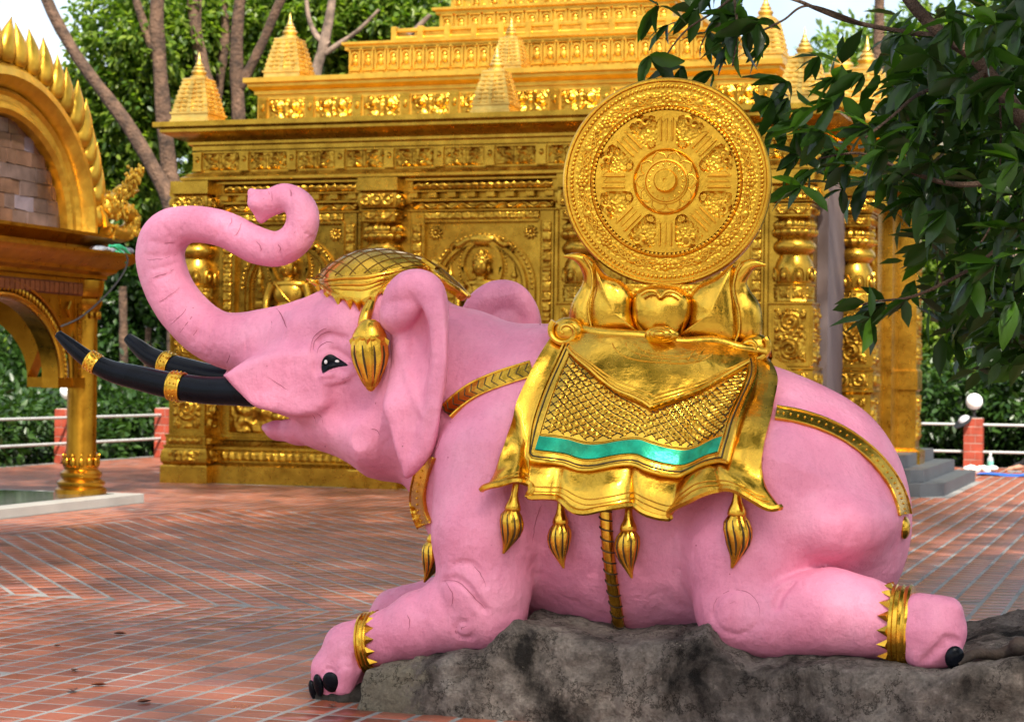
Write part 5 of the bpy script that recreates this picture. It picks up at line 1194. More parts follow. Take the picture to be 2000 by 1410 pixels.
# big tassel in front of the ear
c0 = onb(728, 598, 0.05); c1 = onb(716, 652, 0.075)
mb = MB().tube(spline([c0, (c0 + c1) / 2 + (0, -0.02, 0), c1], 8), [0.024, 0.027, 0.03, 0.032, 0.033, 0.034, 0.034, 0.03], 12); ech(mb.build('tassel_cord', GOLD))
tc = onb(733, 672, 0.10)
bt = MB(); 
bt.lathe([(0.028, 0.10), (0.05, 0.085), (0.074, 0.05), (0.088, 0.02), (0.088, 0.0), (0.080, -0.01)], seg=28, wob=lambda a, z: 1 + 0.03 * cos(5 * a))
n0 = len(bt.v); bt.lathe([(0.078, 0.02), (0.092, -0.03), (0.094, -0.075), (0.084, -0.12), (0.066, -0.165), (0.046, -0.21), (0.03, -0.235), (0.012, -0.25)], seg=54, wob=lambda a, z: 1 + 0.07 * cos(9 * a + z * 9))
for k in range(9):                                      # pointed collar
    a = 2 * pi * k / 9; r = 0.094; b = a + 0.26; d = a - 0.26
    bt.add([(0.086 * cos(d), 0.086 * sin(d), 0.015), (0.086 * cos(b), 0.086 * sin(b), 0.015), (r * cos(a), r * sin(a), -0.045), ((r + .012) * cos(a), (r + .012) * sin(a), -0.005), (.06 * cos(a), .06 * sin(a), -.02)], [(0, 1, 3), (1, 2, 3), (2, 0, 3), (0, 2, 4), (2, 1, 4), (1, 0, 4)])
bt.ell((0, 0, -0.225), (0.03, 0.03, 0.035), 10, 8)
bt.xf(lambda p: (p[0] + 0.06 * min(0, p[2]) * -0.6, p[1] * 0.8, p[2]))
o = ech(bt.build('ear_tassel', GOLD, loc=tc))
g = MB()
for k in range(9):
    a = 2 * pi * (k + 0.5) / 9; g.tube([(r * cos(a - z) + 0.036 * -min(0, z), r * sin(a - z) * 0.8, z) for r, z in ((0.087, -0.03), (0.089, -0.075), (0.079, -0.12), (0.061, -0.165), (0.043, -0.205))], [0.002, 0.005, 0.006, 0.005, 0.001], 5)
g.build('tassel_groove', DARK, o, fix=False)
# --- straps: flat bands following the body, studded
def strap(pts, wpx, name, n=50, studs=None, chev=False, lift=0.012, edge=True):
    P = spline(pts, n); a = []; mid = []
    for i in range(n):
        t = P[min(i + 1, n - 1)] - P[max(i - 1, 0)]; t = t / np.linalg.norm(t); nn = np.array((-t[1], t[0])); a.append([onb(*(P[i] + nn * wpx * w), lift) for w in (-0.5, -0.25, 0, 0.25, 0.5)]); mid.append(onb(*P[i], lift))
    A = np.array(a)
    def f(u, v, o):
        q = u * (n - 1); i = min(int(q), n - 2); g = q - i; w = v * 4; j = min(int(w), 3); h = w - j
        p = (1 - g) * ((1 - h) * A[i, j] + h * A[i, j + 1]) + g * ((1 - h) * A[i + 1, j] + h * A[i + 1, j + 1]); nn = S.nrm(p); return p + nn * o
    st = ech(sheet(f, n, 5, 0.03, name, GOLD))
    if edge:
        for v in (0.0, 1.0): line_on(lambda x, y: f(x, y, 0.001), [(u, v) for u in np.linspace(0, 1, n)], 0.0055, 'strap_edge', GOLD, st)
    if studs:
        for k in range(studs): MB().ell(f((k + .5) / studs, 0.5, 0.002), 0.0055, 8, 6).build('stud', GOLD, st)
    if chev:
        g = MB()
        for k in range(chev):
            u = (k + .5) / chev; g.tube([f(u, 0.1, 0.001), f(min(1, u + 0.6 / chev), 0.5, 0.001), f(u, 0.9, 0.001)], 0.0028, 4)
        g.build('chevron', DARK, st, fix=False)
    return st
strap([(1040, 722), (1000, 734), (960, 748), (925, 764), (895, 785), (872, 806)], 28, 'breast_strap', 40, None, 13)
strap([(838, 890), (826, 925), (818, 965), (822, 1000), (832, 1025)], 26, 'breast_strap', 34, 12)
strap([(1515, 808), (1560, 816), (1610, 832), (1660, 858), (1705, 894), (1738, 935), (1756, 972), (1764, 1005)], 22, 'rump_strap', 66, 26)
cb = onb(836, 1010, 0.02); tassel(0, 0, 1, 1.0, 0.15, place=e3(846, 1068, 9.72))
MB().tube([e3(832, 1000, 9.7), e3(838, 1030, 9.7), e3(846, 1060, 9.72)], [0.02, 0.03, 0.02], 10)
# twisted girth rope down the flank
P = spline([(1184, 990), (1186, 1030), (1190, 1080), (1196, 1130), (1204, 1180), (1210, 1225), (1212, 1256)], 60)
R3 = np.array([onb(*q, 0.012) for q in P]); rope = ech(MB().tube(R3, 0.030, 12).build('girth_rope', GOLD))
g = MB()
for k in range(14):
    i = 2 + k * 4; c = R3[i]; n = S.nrm(c); sd = np.cross(n, R3[i + 1] - R3[i - 1]); sd /= np.linalg.norm(sd); tt = R3[min(i + 2, 59)] - R3[i - 2]
    g.tube([c + sd * 0.031 * sin(a) + n * 0.0315 * cos(a) + tt * a * 0.17 for a in np.linspace(-1.45, 1.45, 9)], 0.0042, 5)
g.build('rope_groove', DARK, rope, fix=False)
# anklets with a row of teeth
def anklet(P, Rpx, Y, ax, teeth, side, flat=1.0, w=0.035):
    c = e3(*P, Y); r = er(c, Rpx); ax = np.array(ax, float); ax /= np.linalg.norm(ax); u = np.cross(ax, (0, 1, 0)); u /= np.linalg.norm(u); v = np.cross(ax, u)
    mb = MB(); prof = [(-w, 0.97), (-w * .95, 1.05), (-w * .6, 1.07), (-w * .5, 1.03), (-.1 * w, 1.03), (0, 1.07), (w * .3, 1.03), (w * .5, 1.04), (w * .7, 1.08), (w * .95, 1.05), (w, 0.97)]
    mb.tube([c + ax * a for a, _ in prof], [r * b for _, b in prof], 40, flat); o = ech(mb.build('anklet', GOLD, ang=30))
    for k in range(teeth):
        a = 2 * pi * (k + .5) / teeth; da = pi / teeth * 0.95
        p = lambda aa, rr, h: c + ax * side * h + r * rr * (u * cos(aa) + v * sin(aa) * flat)
        B = [p(a - da, 1.02, w * .8), p(a + da, 1.02, w * .8), p(a, 1.04, w * .8 + 0.055), p(a, 1.12, w * .8 + 0.015), p(a, .95, w * .8 + .01)]
        MB().add(B, [(0, 1, 3), (1, 2, 3), (2, 0, 3), (0, 4, 1), (1, 4, 2), (2, 4, 0)]).build('tooth', GOLD, o, smooth=False)
anklet((724, 1255), 57, 9.40, (1, 0, 0.12), 16, 1, 1.0, 0.03)
anklet((1762, 1224), 78, 9.38, (1, 0, -0.02), 18, -1, 1.0, 0.045)
mb = MB().ell(e3(1766, 1030, 9.8), (.03, .06, .055), 12, 8); ech(mb.build('strap_boss', GOLD))

# ------------------------------------------------------------------ the wheel on its lotus
wroot = empty('wheel_monument', (0, 0, 0)); WC = PY(1301, 355, 9.86); wroot.location = WC; wroot.rotation_euler = (0, 0, radians(9))
tag(wroot, 'golden eight spoked wheel standing on a lotus on the back of the pink elephant', 'wheel monument')
R = 0.515
mb = MB(); mb.lathe([(R * .93, -0.13), (R, -0.12), (R, 0.0), (R * .985, 0.012), (R * .965, 0.012), (R * .955, 0.0), (R * .875, 0.0), (R * .86, 0.0), (R * .735, 0.0), (R * .72, 0.012), (R * .695, 0.0), (R * .685, -0.04), (0.0, -0.04)], seg=96, axis='y')
GOLDW = gold_mat('gold_paint_wheel', (0.80, 0.44, 0.04), 0.30, 0.95, 30, 0.10, 120, 0.08, 0.25)
mb.build('disc', GOLDW, wroot, ang=30)
def pebble():
    m, nt, b = new_mat('gold_paint_pebbled'); p = wpos(nt); b.inputs['Base Color'].default_value = (0.74, 0.40, 0.035, 1); b.inputs['Metallic'].default_value = 0.95; b.inputs['Roughness'].default_value = 0.33
    v = N(nt, 'ShaderNodeTexVoronoi', Scale=70.0); v.feature = 'SMOOTH_F1'; nt.links.new(p, v.inputs['Vector']); bump(nt, b, v.outputs['Distance'], 0.55, -0.015); return m
PEB = pebble()
mb = MB()
for r0, n, br in ((0.915, 132, 0.0105), (0.70, 104, 0.009)):
    for k in range(n): a = 2 * pi * k / n; mb.ell((R * r0 * cos(a), -0.006, R * r0 * sin(a)), (br, br * .8, br), 7, 5)
mb.build('bead_ring', GOLDW, wroot)['kind'] = 'stuff'
def ring(r0, r1, y0, y1, name, mat, seg=96):
    V = []; 
    for k in range(seg):
        a = 2 * pi * k / seg
        for r, y in ((r0, y0), (r0, y1), (r1, y1), (r1, y0)): V.append((r * cos(a), y, r * sin(a)))
    F = [(k * 4 + j, k * 4 + (j + 1) % 4, ((k + 1) % seg) * 4 + (j + 1) % 4, ((k + 1) % seg) * 4 + j) for k in range(seg) for j in range(4)]
    return MB().add(V, F).build(name, mat, wroot, ang=30)
ring(R * .735, R * .875, 0.0, -0.003, 'pebbled_band', PEB); ring(R * .30, R * .675, 0.041, 0.036, 'pebbled_field', PEB)
def swirl_path(c, r, t0, t1, n=22, k=0.75): return [(c[0] + r * (1 - k * i / (n - 1)) * cos(t0 + (t1 - t0) * i / (n - 1)), c[1] + r * (1 - k * i / (n - 1)) * sin(t0 + (t1 - t0) * i / (n - 1))) for i in range(n)]
mb = MB(); 
for k in range(8):                                      # creeper between flowers on the band
    a0 = pi / 2 + k * pi / 4
    for w in (0, 1, 2):
        P = []
        for t in np.linspace(0.0, 1, 40):
            a = a0 + 0.10 + t * (pi / 4 - 0.20); rr = R * (0.805 + 0.036 * sin(t * 4 * pi + w * 2.1) * (1 if w < 2 else .6)); P.append((rr * cos(a), -0.004, rr * sin(a)))
        mb.tube(P, [0.0045 + 0.003 * sin(pi * i / 39) for i in range(40)], 6)
    for j in range(6):
        b = a0 + j * pi / 3; f = (R * .805 * cos(a0), R * .805 * sin(a0)); mb.ell((f[0] + 0.017 * cos(b), -0.007, f[1] + 0.017 * sin(b)), (0.013, 0.008, 0.013), 8, 5)
    mb.ell((f[0], -0.012, f[1]), 0.009, 8, 6)
    am = a0 + pi / 8; mb.ell((R * .815 * cos(am), -0.004, R * .815 * sin(am)), (0.021, 0.012, 0.021), 14, 8)
    for s in (-1, 1):
        for q in (0.085, 0.155): mb.ell((R * (.80 + .02 * s) * cos(a0 + s * q), -0.004, R * (.80 + .02 * s) * sin(a0 + s * q)), (0.016, 0.009, 0.012), 8, 5)
mb.build('creeper_relief', GOLDW, wroot)
# spokes: a bundle of staves between an outer bracket and the inner collar
for k in range(8):
    a = pi / 2 + k * pi / 4; mb = MB()
    def L(p): return (p[0] * cos(a - pi / 2) - p[2] * sin(a - pi / 2), p[1], p[0] * sin(a - pi / 2) + p[2] * cos(a - pi / 2))
    for x, w in ((-0.028, 0.0125), (0, 0.013), (0.028, 0.0125)):
        n0 = len(mb.v); V = [(x - w, 0.042, .20), (x + w, 0.042, .20), (x + w * 1.2, 0.042, .335), (x - w * 1.2, 0.042, .335)]
        h = 0.012 if x else -0.004
        mb.add(V + [(x - w * .15, -.014 if x else -.006, .205), (x + w * .15, -.014 if x else -.006, .205), (x + w * .15, -.014 if x else -.006, .318), (x - w * .15, -.014 if x else -.006, .318)], [(0, 1, 5, 4), (1, 2, 6, 5), (2, 3, 7, 6), (3, 0, 4, 7), (4, 5, 6, 7)])
    mb.box(-0.046, 0.046, 0.003, 0.043, .185, .325)     # the block of the spoke
    arc = [(R * .683 * sin(t), R * .683 * cos(t)) for t in np.linspace(-0.35, 0.35, 19)]
    brk = arc + [(0.105, .318), (0.080, .328), (0.058, .322), (0.052, .292), (0.034, .316), (0.017, .294), (0, .316), (-0.017, .294), (-0.034, .316), (-0.052, .292), (-0.058, .322), (-0.080, .328), (-0.105, .318)]
    mb.prism(brk, 0.042, -0.004)
    col = [(R * .32 * sin(t), R * .32 * cos(t)) for t in np.linspace(0.36, -0.36, 11)] + [(-0.055, .172), (-0.048, .182), (-0.045, .212), (-0.028, .190), (-0.014, .212), (0, .192), (0.014, .212), (0.028, .190), (0.045, .212), (0.048, .182), (0.055, .172)]
    mb.prism(col, 0.042, -0.001)
    for s in (-1, 1):                                   # scrolls
        P = swirl_path((s * 0.104, .296), 0.025, (pi / 2) + s * 0.6, pi / 2 - s * 5.2)
        mb.tube([(p[0], 0.004, p[1]) for p in P], [0.0115 * (1 - 0.4 * i / 21) for i in range(22)], 7)
        P = swirl_path((s * 0.068, .186), 0.016, -pi / 2 + s * 0.4, -pi / 2 + s * 5.2); mb.tube([(p[0], 0.012, p[1]) for p in P], [0.0085 * (1 - 0.3 * i / 21) for i in range(22)], 6)
    mb.xf(L); mb.build('spoke', GOLDW, wroot, ang=35)
mb = MB(); mb.lathe([(R * .32, -0.02), (R * .32, 0.004), (R * .31, 0.012), (R * .30, 0.004), (R * .29, 0.0), (R * .22, 0.0), (R * .215, 0.012), (R * .20, 0.014), (R * .19, 0.006), (R * .115, 0.008), (R * .11, 0.07), (R * .10, 0.08), (R * .02, 0.08), (R * .015, 0.065), (0, 0.065)], seg=64, axis='y')
for k in range(18): a = 2 * pi * k / 18; mb.ell((R * .165 * cos(a), -0.006, R * .165 * sin(a)), (0.007, 0.005, 0.007), 7, 5)
for k in range(10):
    a = 2 * pi * k / 10; P = [(R * r * cos(a + t), -0.003, R * r * sin(a + t)) for r, t in ((.225, -.31), (.262, -.24), (.28, -.12), (.297, 0), (.28, .12), (.262, .24), (.225, .31))]; mb.tube(P, 0.004, 5)
mb.build('hub', GOLDW, wroot, ang=30); ring(R * .30, R * .345, 0.042, 0.001, 'collar', GOLDW)
# lotus pedestal: central bud petal, two broad petals and two curled outer petals, front and back
LZ0 = PY(1300, 668, 9.9)[2] - WC[2]; sc = dep(WC) / FPX
def lot(px, py): return ((px - 1301) * sc * 1.03, (355 - py) * sc - (px - 1301) * 0.012 * sc)
def petal(outline, name, y0, bulge, mid=None, n=9, rim=True):
    O = spline([lot(*q) for q in outline] + [lot(*outline[0])], 61)[:-1]; c = np.mean(O, 0) if mid is None else np.array(lot(*mid)); V = []; m = 60
    for i in range(n + 1):
        t = i / n
        for q in O: p = c + (q - c) * t; V.append((p[0], y0 - bulge * sqrt(max(0, 1 - t * t)), p[1]))
    for q in O: V.append((q[0], y0 + 0.12, q[1]))
    F = [(i * m + j, i * m + (j + 1) % m, (i + 1) * m + (j + 1) % m, (i + 1) * m + j) for i in range(n + 1) for j in range(m)]
    mb = MB().add(V, F); o = mb.build(name, GOLD, wroot, ang=70); b = MB()
    MB
    return o
petal([(1243, 605), (1248, 576), (1272, 562), (1300, 559), (1332, 563), (1352, 582), (1354, 612), (1342, 645), (1325, 670), (1272, 668), (1254, 648), (1245, 625)], 'petal', -0.11, 0.085, (1298, 616))
petal([(1168, 514), (1190, 540), (1222, 553), (1243, 578), (1244, 615), (1256, 645), (1270, 668), (1185, 668), (1164, 640), (1162, 600), (1170, 560), (1168, 530)], 'petal', -0.07, 0.075, (1208, 612))
petal([(1350, 578), (1366, 558), (1400, 540), (1430, 516), (1432, 550), (1438, 600), (1440, 640), (1425, 672), (1322, 670), (1344, 640), (1350, 610)], 'petal', -0.07, 0.075, (1392, 612))
def horn(pts):
    q = spline([(*lot(a, b), r * sc, y) for a, b, r, y in pts], 40); mb = MB().tube([(p[0], p[3], p[1]) for p in q], q[:, 2], 22, 1.0); mb.build('petal', GOLD, wroot, ang=70)
horn([(1160, 668, 26, .02), (1154, 640, 34, .0), (1154, 605, 33, -.01), (1162, 570, 23, -.02), (1164, 543, 18, -.04), (1154, 520, 15, -.06), (1136, 507, 9, -.08), (1112, 505, 2, -.09)])
horn([(1448, 672, 26, .02), (1452, 640, 34, .0), (1450, 605, 34, -.01), (1440, 572, 24, -.02), (1438, 548, 19, -.04), (1450, 527, 16, -.06), (1468, 515, 10, -.08), (1492, 517, 2, -.09)])
for pts, r in (([(1262, 580), (1275, 572), (1290, 573), (1299, 584), (1310, 573), (1325, 573), (1340, 582)], 0.009),):
    MB().tube(spline([(lot(*q)[0], -0.195, lot(*q)[1]) for q in pts], 20), r, 7).build('petal_fold', GOLD, wroot)
for pts in ([(1150, 505), (1165, 530), (1168, 565), (1160, 600), (1166, 640), (1178, 664)], [(1446, 510), (1436, 535), (1432, 570), (1442, 605), (1444, 640), (1436, 668)]):
    MB().tube(spline([(lot(*q)[0], -0.105, lot(*q)[1]) for q in pts], 24), 0.006, 6).build('petal_line', GOLD, wroot)
V0 = lot(1120, 610); V1 = lot(1484, 610)
bs = MB(); xm = (V0[0] + V1[0]) / 2; hw = (V1[0] - V0[0]) / 2
bs.lathe([(0.80, LZ0 - .03), (0.95, LZ0 + .03), (1.0, LZ0 + .12), (0.90, LZ0 + .20), (0.6, LZ0 + .24)], seg=40)
bs.xf(lambda p: (xm + p[0] * hw * 0.98, 0.07 + p[1] * 0.13, p[2])); bs.build('pedestal', GOLD, wroot, ang=50)
pb = MB().box(lot(1225, 0)[0], lot(1375, 0)[0], -0.06, 0.1, lot(0, 640)[1], lot(0, 572)[1]); pb.build('pebbled_back', PEB, wroot, smooth=False)

# ------------------------------------------------------------------ rock plinth
SR = SDF((-3.95, 8.72, -0.12), (0.6, 11.0, 0.62), 0.02)
sl, x, y, z = SR.block(SR.lo, SR.lo + SR.n * SR.h)
rx = [e3(a, b, 9.25) for a, b in ((690, 1316), (740, 1296), (850, 1280), (960, 1262), (1012, 1208), (1100, 1228), (1200, 1256), (1330, 1246), (1388, 1218), (1420, 1262), (1480, 1290), (1600, 1284), (1740, 1292), (1850, 1306), (1890, 1290), (1960, 1284), (2100, 1270), (2300, 1300))]
topz = np.interp(x[:, 0, 0], [p[0] for p in rx], [p[2] + .02 for p in rx])[:, None, None]
X3, Y3, Z3 = np.broadcast_arrays(x, y, z); PN = np.stack([X3, Y3, Z3], -1)
nz = (0.022 * fbm(PN * 1.8, 3) + 0.018 * np.abs(fbm(PN * 7, 3))).astype(np.float32)
xl = e3(692, 1380, 9.1)[0]
yfront = 9.06 - 0.03 * np.clip(x + 3.7, 0, 4) + 0.10 * np.clip(z / 0.5, 0, 1) ** 2
dx = xl + 0.05 * np.clip(z / .3, 0, 1) - x; dy1 = yfront - y; dz = z - topz - 0.0 - 0.03 * (y - 9.5)
q = np.maximum(np.maximum(dx, dy1), np.maximum(dz, np.maximum(y - 10.75, x - 0.45)))
ax_ = [np.maximum(a + 0.06, 0) for a in (dx, dy1, dz)]
q2 = np.sqrt(ax_[0] ** 2 + ax_[1] ** 2 + ax_[2] ** 2) - 0.06; q = np.where(q > -0.06, np.maximum(q2, np.maximum(y - 10.75, x - .45)), q)
SR.f[...] = np.clip(q + nz, -.25, .25)
V, Q = SR.nets()
def rock_mat():
    m, nt, b = new_mat('weathered_rock'); p = wpos(nt)
    mpr = N(nt, 'ShaderNodeMapping'); mpr.inputs['Scale'].default_value = (1, 1, 0.6); nt.links.new(p, mpr.inputs['Vector']); n1 = noise(nt, 2.0, 9, 0.68, mpr.outputs[0], 0.6); n2 = noise(nt, 14, 6, 0.7, p); n3 = noise(nt, 55, 4, 0.7, p)
    r = ramp(nt, n1.outputs['Fac'], [(0.37, (0.014, 0.011, 0.009)), (0.44, (0.12, 0.10, 0.085)), (0.51, (0.225, 0.19, 0.165)), (0.72, (0.36, 0.32, 0.275))])
    r2 = ramp(nt, n2.outputs['Fac'], [(0.33, (0.55,) * 3), (0.62, (1.2,) * 3)])
    mx = N(nt, 'ShaderNodeMix', data_type='RGBA', blend_type='MULTIPLY'); mx.inputs['Factor'].default_value = 1; nt.links.new(r.outputs[0], mx.inputs['A']); nt.links.new(r2.outputs[0], mx.inputs['B'])
    sx = N(nt, 'ShaderNodeSeparateXYZ'); nt.links.new(p, sx.inputs[0]); ax2 = N(nt, 'ShaderNodeMath', operation='MULTIPLY_ADD'); ax2.inputs[1].default_value = .45; nt.links.new(n2.outputs['Fac'], ax2.inputs[0]); nt.links.new(sx.outputs[0], ax2.inputs[2])
    le = N(nt, 'ShaderNodeMapRange'); le.inputs['From Min'].default_value = -3.16; le.inputs['From Max'].default_value = -3.22; nt.links.new(ax2.outputs[0], le.inputs['Value'])
    pl = N(nt, 'ShaderNodeMix', data_type='RGBA'); nt.links.new(le.outputs[0], pl.inputs['Factor']); nt.links.new(mx.outputs['Result'], pl.inputs['A']); pl.inputs['B'].default_value = (0.27, 0.235, 0.17, 1); mx = pl
    v = N(nt, 'ShaderNodeTexVoronoi', Scale=30.0); nt.links.new(p, v.inputs['Vector']); sp = ramp(nt, v.outputs['Distance'], [(0.12, (1, 1, 1)), (0.2, (0, 0, 0))])
    g = ramp(nt, n2.outputs['Fac'], [(0.55, (0, 0, 0)), (0.62, (1, 1, 1))]); mu = N(nt, 'ShaderNodeMath', operation='MULTIPLY'); nt.links.new(sp.outputs[0], mu.inputs[0]); nt.links.new(g.outputs[0], mu.inputs[1])
    mx2 = N(nt, 'ShaderNodeMix', data_type='RGBA'); nt.links.new(mu.outputs[0], mx2.inputs['Factor']); nt.links.new(mx.outputs['Result'], mx2.inputs['A']); mx2.inputs['B'].default_value = (0.30, 0.26, 0.20, 1)
    nt.links.new(mx2.outputs['Result'], b.inputs['Base Color']); b.inputs['Roughness'].default_value = 0.9; b.inputs['Specular IOR Level'].default_value = 0.25
    b1 = bump(nt, b, n2.outputs['Fac'], 0.9, 0.10); b2 = bump(nt, b, n3.outputs['Fac'], 0.9, 0.03, b1); bump(nt, b, noise(nt, 170, 4, 0.7, p).outputs['Fac'], 0.7, 0.008, b2)
    cr = N(nt, 'ShaderNodeTexVoronoi', Scale=3.2); cr.feature = 'DISTANCE_TO_EDGE'; dm = N(nt, 'ShaderNodeVectorMath', operation='MULTIPLY_ADD'); dm.inputs[1].default_value = (.35,) * 3; nt.links.new(n2.outputs['Color'], dm.inputs[0]); nt.links.new(p, dm.inputs[2]); nt.links.new(dm.outputs[0], cr.inputs['Vector'])
    ce = ramp(nt, cr.outputs['Distance'], [(0.008, (0.25, 0.24, 0.23)), (0.028, (1, 1, 1))]); r3 = ramp(nt, n3.outputs['Fac'], [(0.36, (0.78,) * 3), (0.64, (1.12,) * 3)])
    ma = N(nt, 'ShaderNodeMix', data_type='RGBA', blend_type='MULTIPLY'); ma.inputs['Factor'].default_value = 1; nt.links.new(mx2.outputs['Result'], ma.inputs['A']); nt.links.new(ce.outputs[0], ma.inputs['B'])
    mb_ = N(nt, 'ShaderNodeMix', data_type='RGBA', blend_type='MULTIPLY'); mb_.inputs['Factor'].default_value = 1; nt.links.new(ma.outputs['Result'], mb_.inputs['A']); nt.links.new(r3.outputs[0], mb_.inputs['B']); nt.links.new(mb_.outputs['Result'], b.inputs['Base Color'])
    return m
ROCK = rock_mat()
V = V + SR.nrm(V) * (0.012 * fbm(V * 16, 3))[:, None]
V[:, 2] = np.maximum(V[:, 2], -0.03)
rk = inst('rock_plinth', mesh_np('rock_plinth', V, Q, ROCK)); tag(rk, 'rough grey and blackened rock plinth under the kneeling pink elephant', 'rock')
# dark rough pad filling the gap under the toes
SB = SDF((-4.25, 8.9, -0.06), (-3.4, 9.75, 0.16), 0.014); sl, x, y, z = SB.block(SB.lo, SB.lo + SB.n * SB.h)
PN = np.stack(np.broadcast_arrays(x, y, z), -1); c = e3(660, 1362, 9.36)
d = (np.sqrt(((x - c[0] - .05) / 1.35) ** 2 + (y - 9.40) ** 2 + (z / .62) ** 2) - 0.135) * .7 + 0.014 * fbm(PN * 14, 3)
SB.f[...] = np.clip(d, -.25, .25); V, Q = SB.nets(); inst('toe_pad', mesh_np('toe_pad', V, Q, simple('dark_pad', (0.03, 0.024, 0.018), 0.9, 0, 0.5, 12, 0.7, 30, 0.02)), rk)
# a root lying over the right end of the rock
mb = MB().tube(spline([e3(1870, 1296, 9.2), e3(1905, 1276, 9.25), e3(1950, 1278, 9.35), e3(1985, 1266, 9.35), e3(2030, 1258, 9.3), e3(2090, 1262, 9.3)], 30), [0.02 + 0.02 * t for t in np.linspace(0, 1, 30)], 10)
mb.ell(e3(1992, 1262, 9.3), (0.05, 0.05, 0.045), 12, 8); BARKD = simple('dark_bark', (0.035, 0.022, 0.015), 0.8, 0, 0.5, 14, 0.6, 40, 0.02)
tag(mb.build('tree_root', BARKD), 'dark bare root lying over the right end of the rock plinth', 'root')
# ------------------------------------------------------------------ trees
def leaf_mat(name, cols, trans=0.4, rough=0.4):
    m, nt, b = new_mat(name); p = wpos(nt); at = N(nt, 'ShaderNodeAttribute', attribute_name='rnd'); oi = N(nt, 'ShaderNodeObjectInfo')
    ad = N(nt, 'ShaderNodeMath', operation='ADD'); nt.links.new(at.outputs['Fac'], ad.inputs[0]); nt.links.new(oi.outputs['Random'], ad.inputs[1]); fr = N(nt, 'ShaderNodeMath', operation='FRACT'); nt.links.new(ad.outputs[0], fr.inputs[0])
    r = ramp(nt, fr.outputs[0], [(i / (len(cols) - 1), c) for i, c in enumerate(cols)])
    nt.links.new(r.outputs[0], b.inputs['Base Color']); b.inputs['Roughness'].default_value = rough
    tr = N(nt, 'ShaderNodeBsdfTranslucent'); g = N(nt, 'ShaderNodeMix', data_type='RGBA', blend_type='MULTIPLY'); g.inputs['Factor'].default_value = 1; nt.links.new(r.outputs[0], g.inputs['A']); g.inputs['B'].default_value = (1.5, 1.7, 0.6, 1); nt.links.new(g.outputs['Result'], tr.inputs['Color'])
    ms = N(nt, 'ShaderNodeMixShader'); ms.inputs[0].default_value = trans; out = nt.nodes['Material Output']; nt.links.new(b.outputs[0], ms.inputs[1]); nt.links.new(tr.outputs[0], ms.inputs[2]); nt.links.new(ms.outputs[0], out.inputs['Surface']); return m
LEAF_FAR = leaf_mat('leaf_far', [(0.035, 0.075, 0.010), (0.09, 0.16, 0.018), (0.15, 0.23, 0.025), (0.22, 0.29, 0.04), (0.05, 0.11, 0.022)], 0.5)
LEAF_DARK = leaf_mat('leaf_understorey_shaded', [(0.012, 0.034, 0.006), (0.022, 0.06, 0.008), (0.04, 0.09, 0.012), (0.016, 0.045, 0.012)], 0.30)  # darker leaf colours with the shade of the understorey painted in
LEAF_DRY = leaf_mat('leaf_yellow', [(0.10, 0.12, 0.012), (0.20, 0.10, 0.012), (0.06, 0.12, 0.014)], 0.35)
LEAF_NEAR = leaf_mat('leaf_near', [(0.014, 0.036, 0.006), (0.022, 0.058, 0.008), (0.034, 0.085, 0.010), (0.020, 0.05, 0.010), (0.07, 0.17, 0.012)], 0.40, 0.35)
BARK = simple('bark', (0.09, 0.05, 0.03), 0.9, 0, 0.75, 4, 1.0, 14, 0.08)
BARKP = simple('pale_bark', (0.17, 0.12, 0.09), 0.9, 0, 0.7, 4, 0.7, 22, 0.03)
LP = np.array([(0, 0, 0), (.28, .22, .03), (.62, .22, .02), (1, 0, -.10), (.62, -.22, .02), (.28, -.22, .03), (.45, 0, -.03)])
LF = np.array([(0, 1, 6), (1, 2, 6), (2, 3, 6), (3, 4, 6), (4, 5, 6), (5, 0, 6)])
def leaves(C, D, L, droop, name, mat, parent=None, width=1.0, nrand=.5):
    n = len(C); D = D / (np.linalg.norm(D, axis=1)[:, None] + 1e-9); up = np.tile((0, 0, 1.0), (n, 1)) + RNG.normal(0, nrand, (n, 3)); S_ = np.cross(up, D); S_ /= np.linalg.norm(S_, axis=1)[:, None] + 1e-9; U_ = np.cross(D, S_)
    V = C[:, None, :] + L[:, None, None] * (LP[None, :, 0:1] * D[:, None, :] + width * LP[None, :, 1:2] * S_[:, None, :] + LP[None, :, 2:3] * U_[:, None, :])
    V = V.reshape(-1, 3); F = (LF[None] + (np.arange(n) * 7)[:, None, None]).reshape(-1, 3)
    me = mesh_np(name, V, F, mat, False); a = me.attributes.new('rnd', 'FLOAT', 'FACE'); a.data.foreach_set('value', np.repeat(RNG.random(n), 6).astype(np.float32))
    return inst(name, me, parent)
def crown(blobs, per, L, name, mat, parent, sp=0.45, width=1.0):
    C = []; D = []
    for c, r, k in blobs:
        nt_ = int(k); d = RNG.normal(0, 1, (nt_, 3)); d /= np.linalg.norm(d, axis=1)[:, None]; rad = RNG.random(nt_) ** 0.45; tw = np.array(c) + d * rad[:, None] * np.array(r)
        for _ in range(per):
            dd = d * .5 + RNG.normal(0, .75, (nt_, 3)) + (0, 0, -.35); dd /= np.linalg.norm(dd, axis=1)[:, None]; C.append(tw + dd * RNG.random((nt_, 1)) * sp * .5); D.append(dd)
    C = np.concatenate(C); D = np.concatenate(D); return leaves(C, D, L * RNG.uniform(.6, 1.15, len(C)), 0, name, mat, parent, width)
def limb(m, pts, n=24, seg=9):
    q = spline([(*PY(a, b, Y), r * dep(PY(a, b, Y)) / FPX) for a, b, Y, r in pts], n); w = fbm(q[:, :3] * 3, 2) * .12; m.tube(q[:, :3], q[:, 3] * (1 + w), seg)
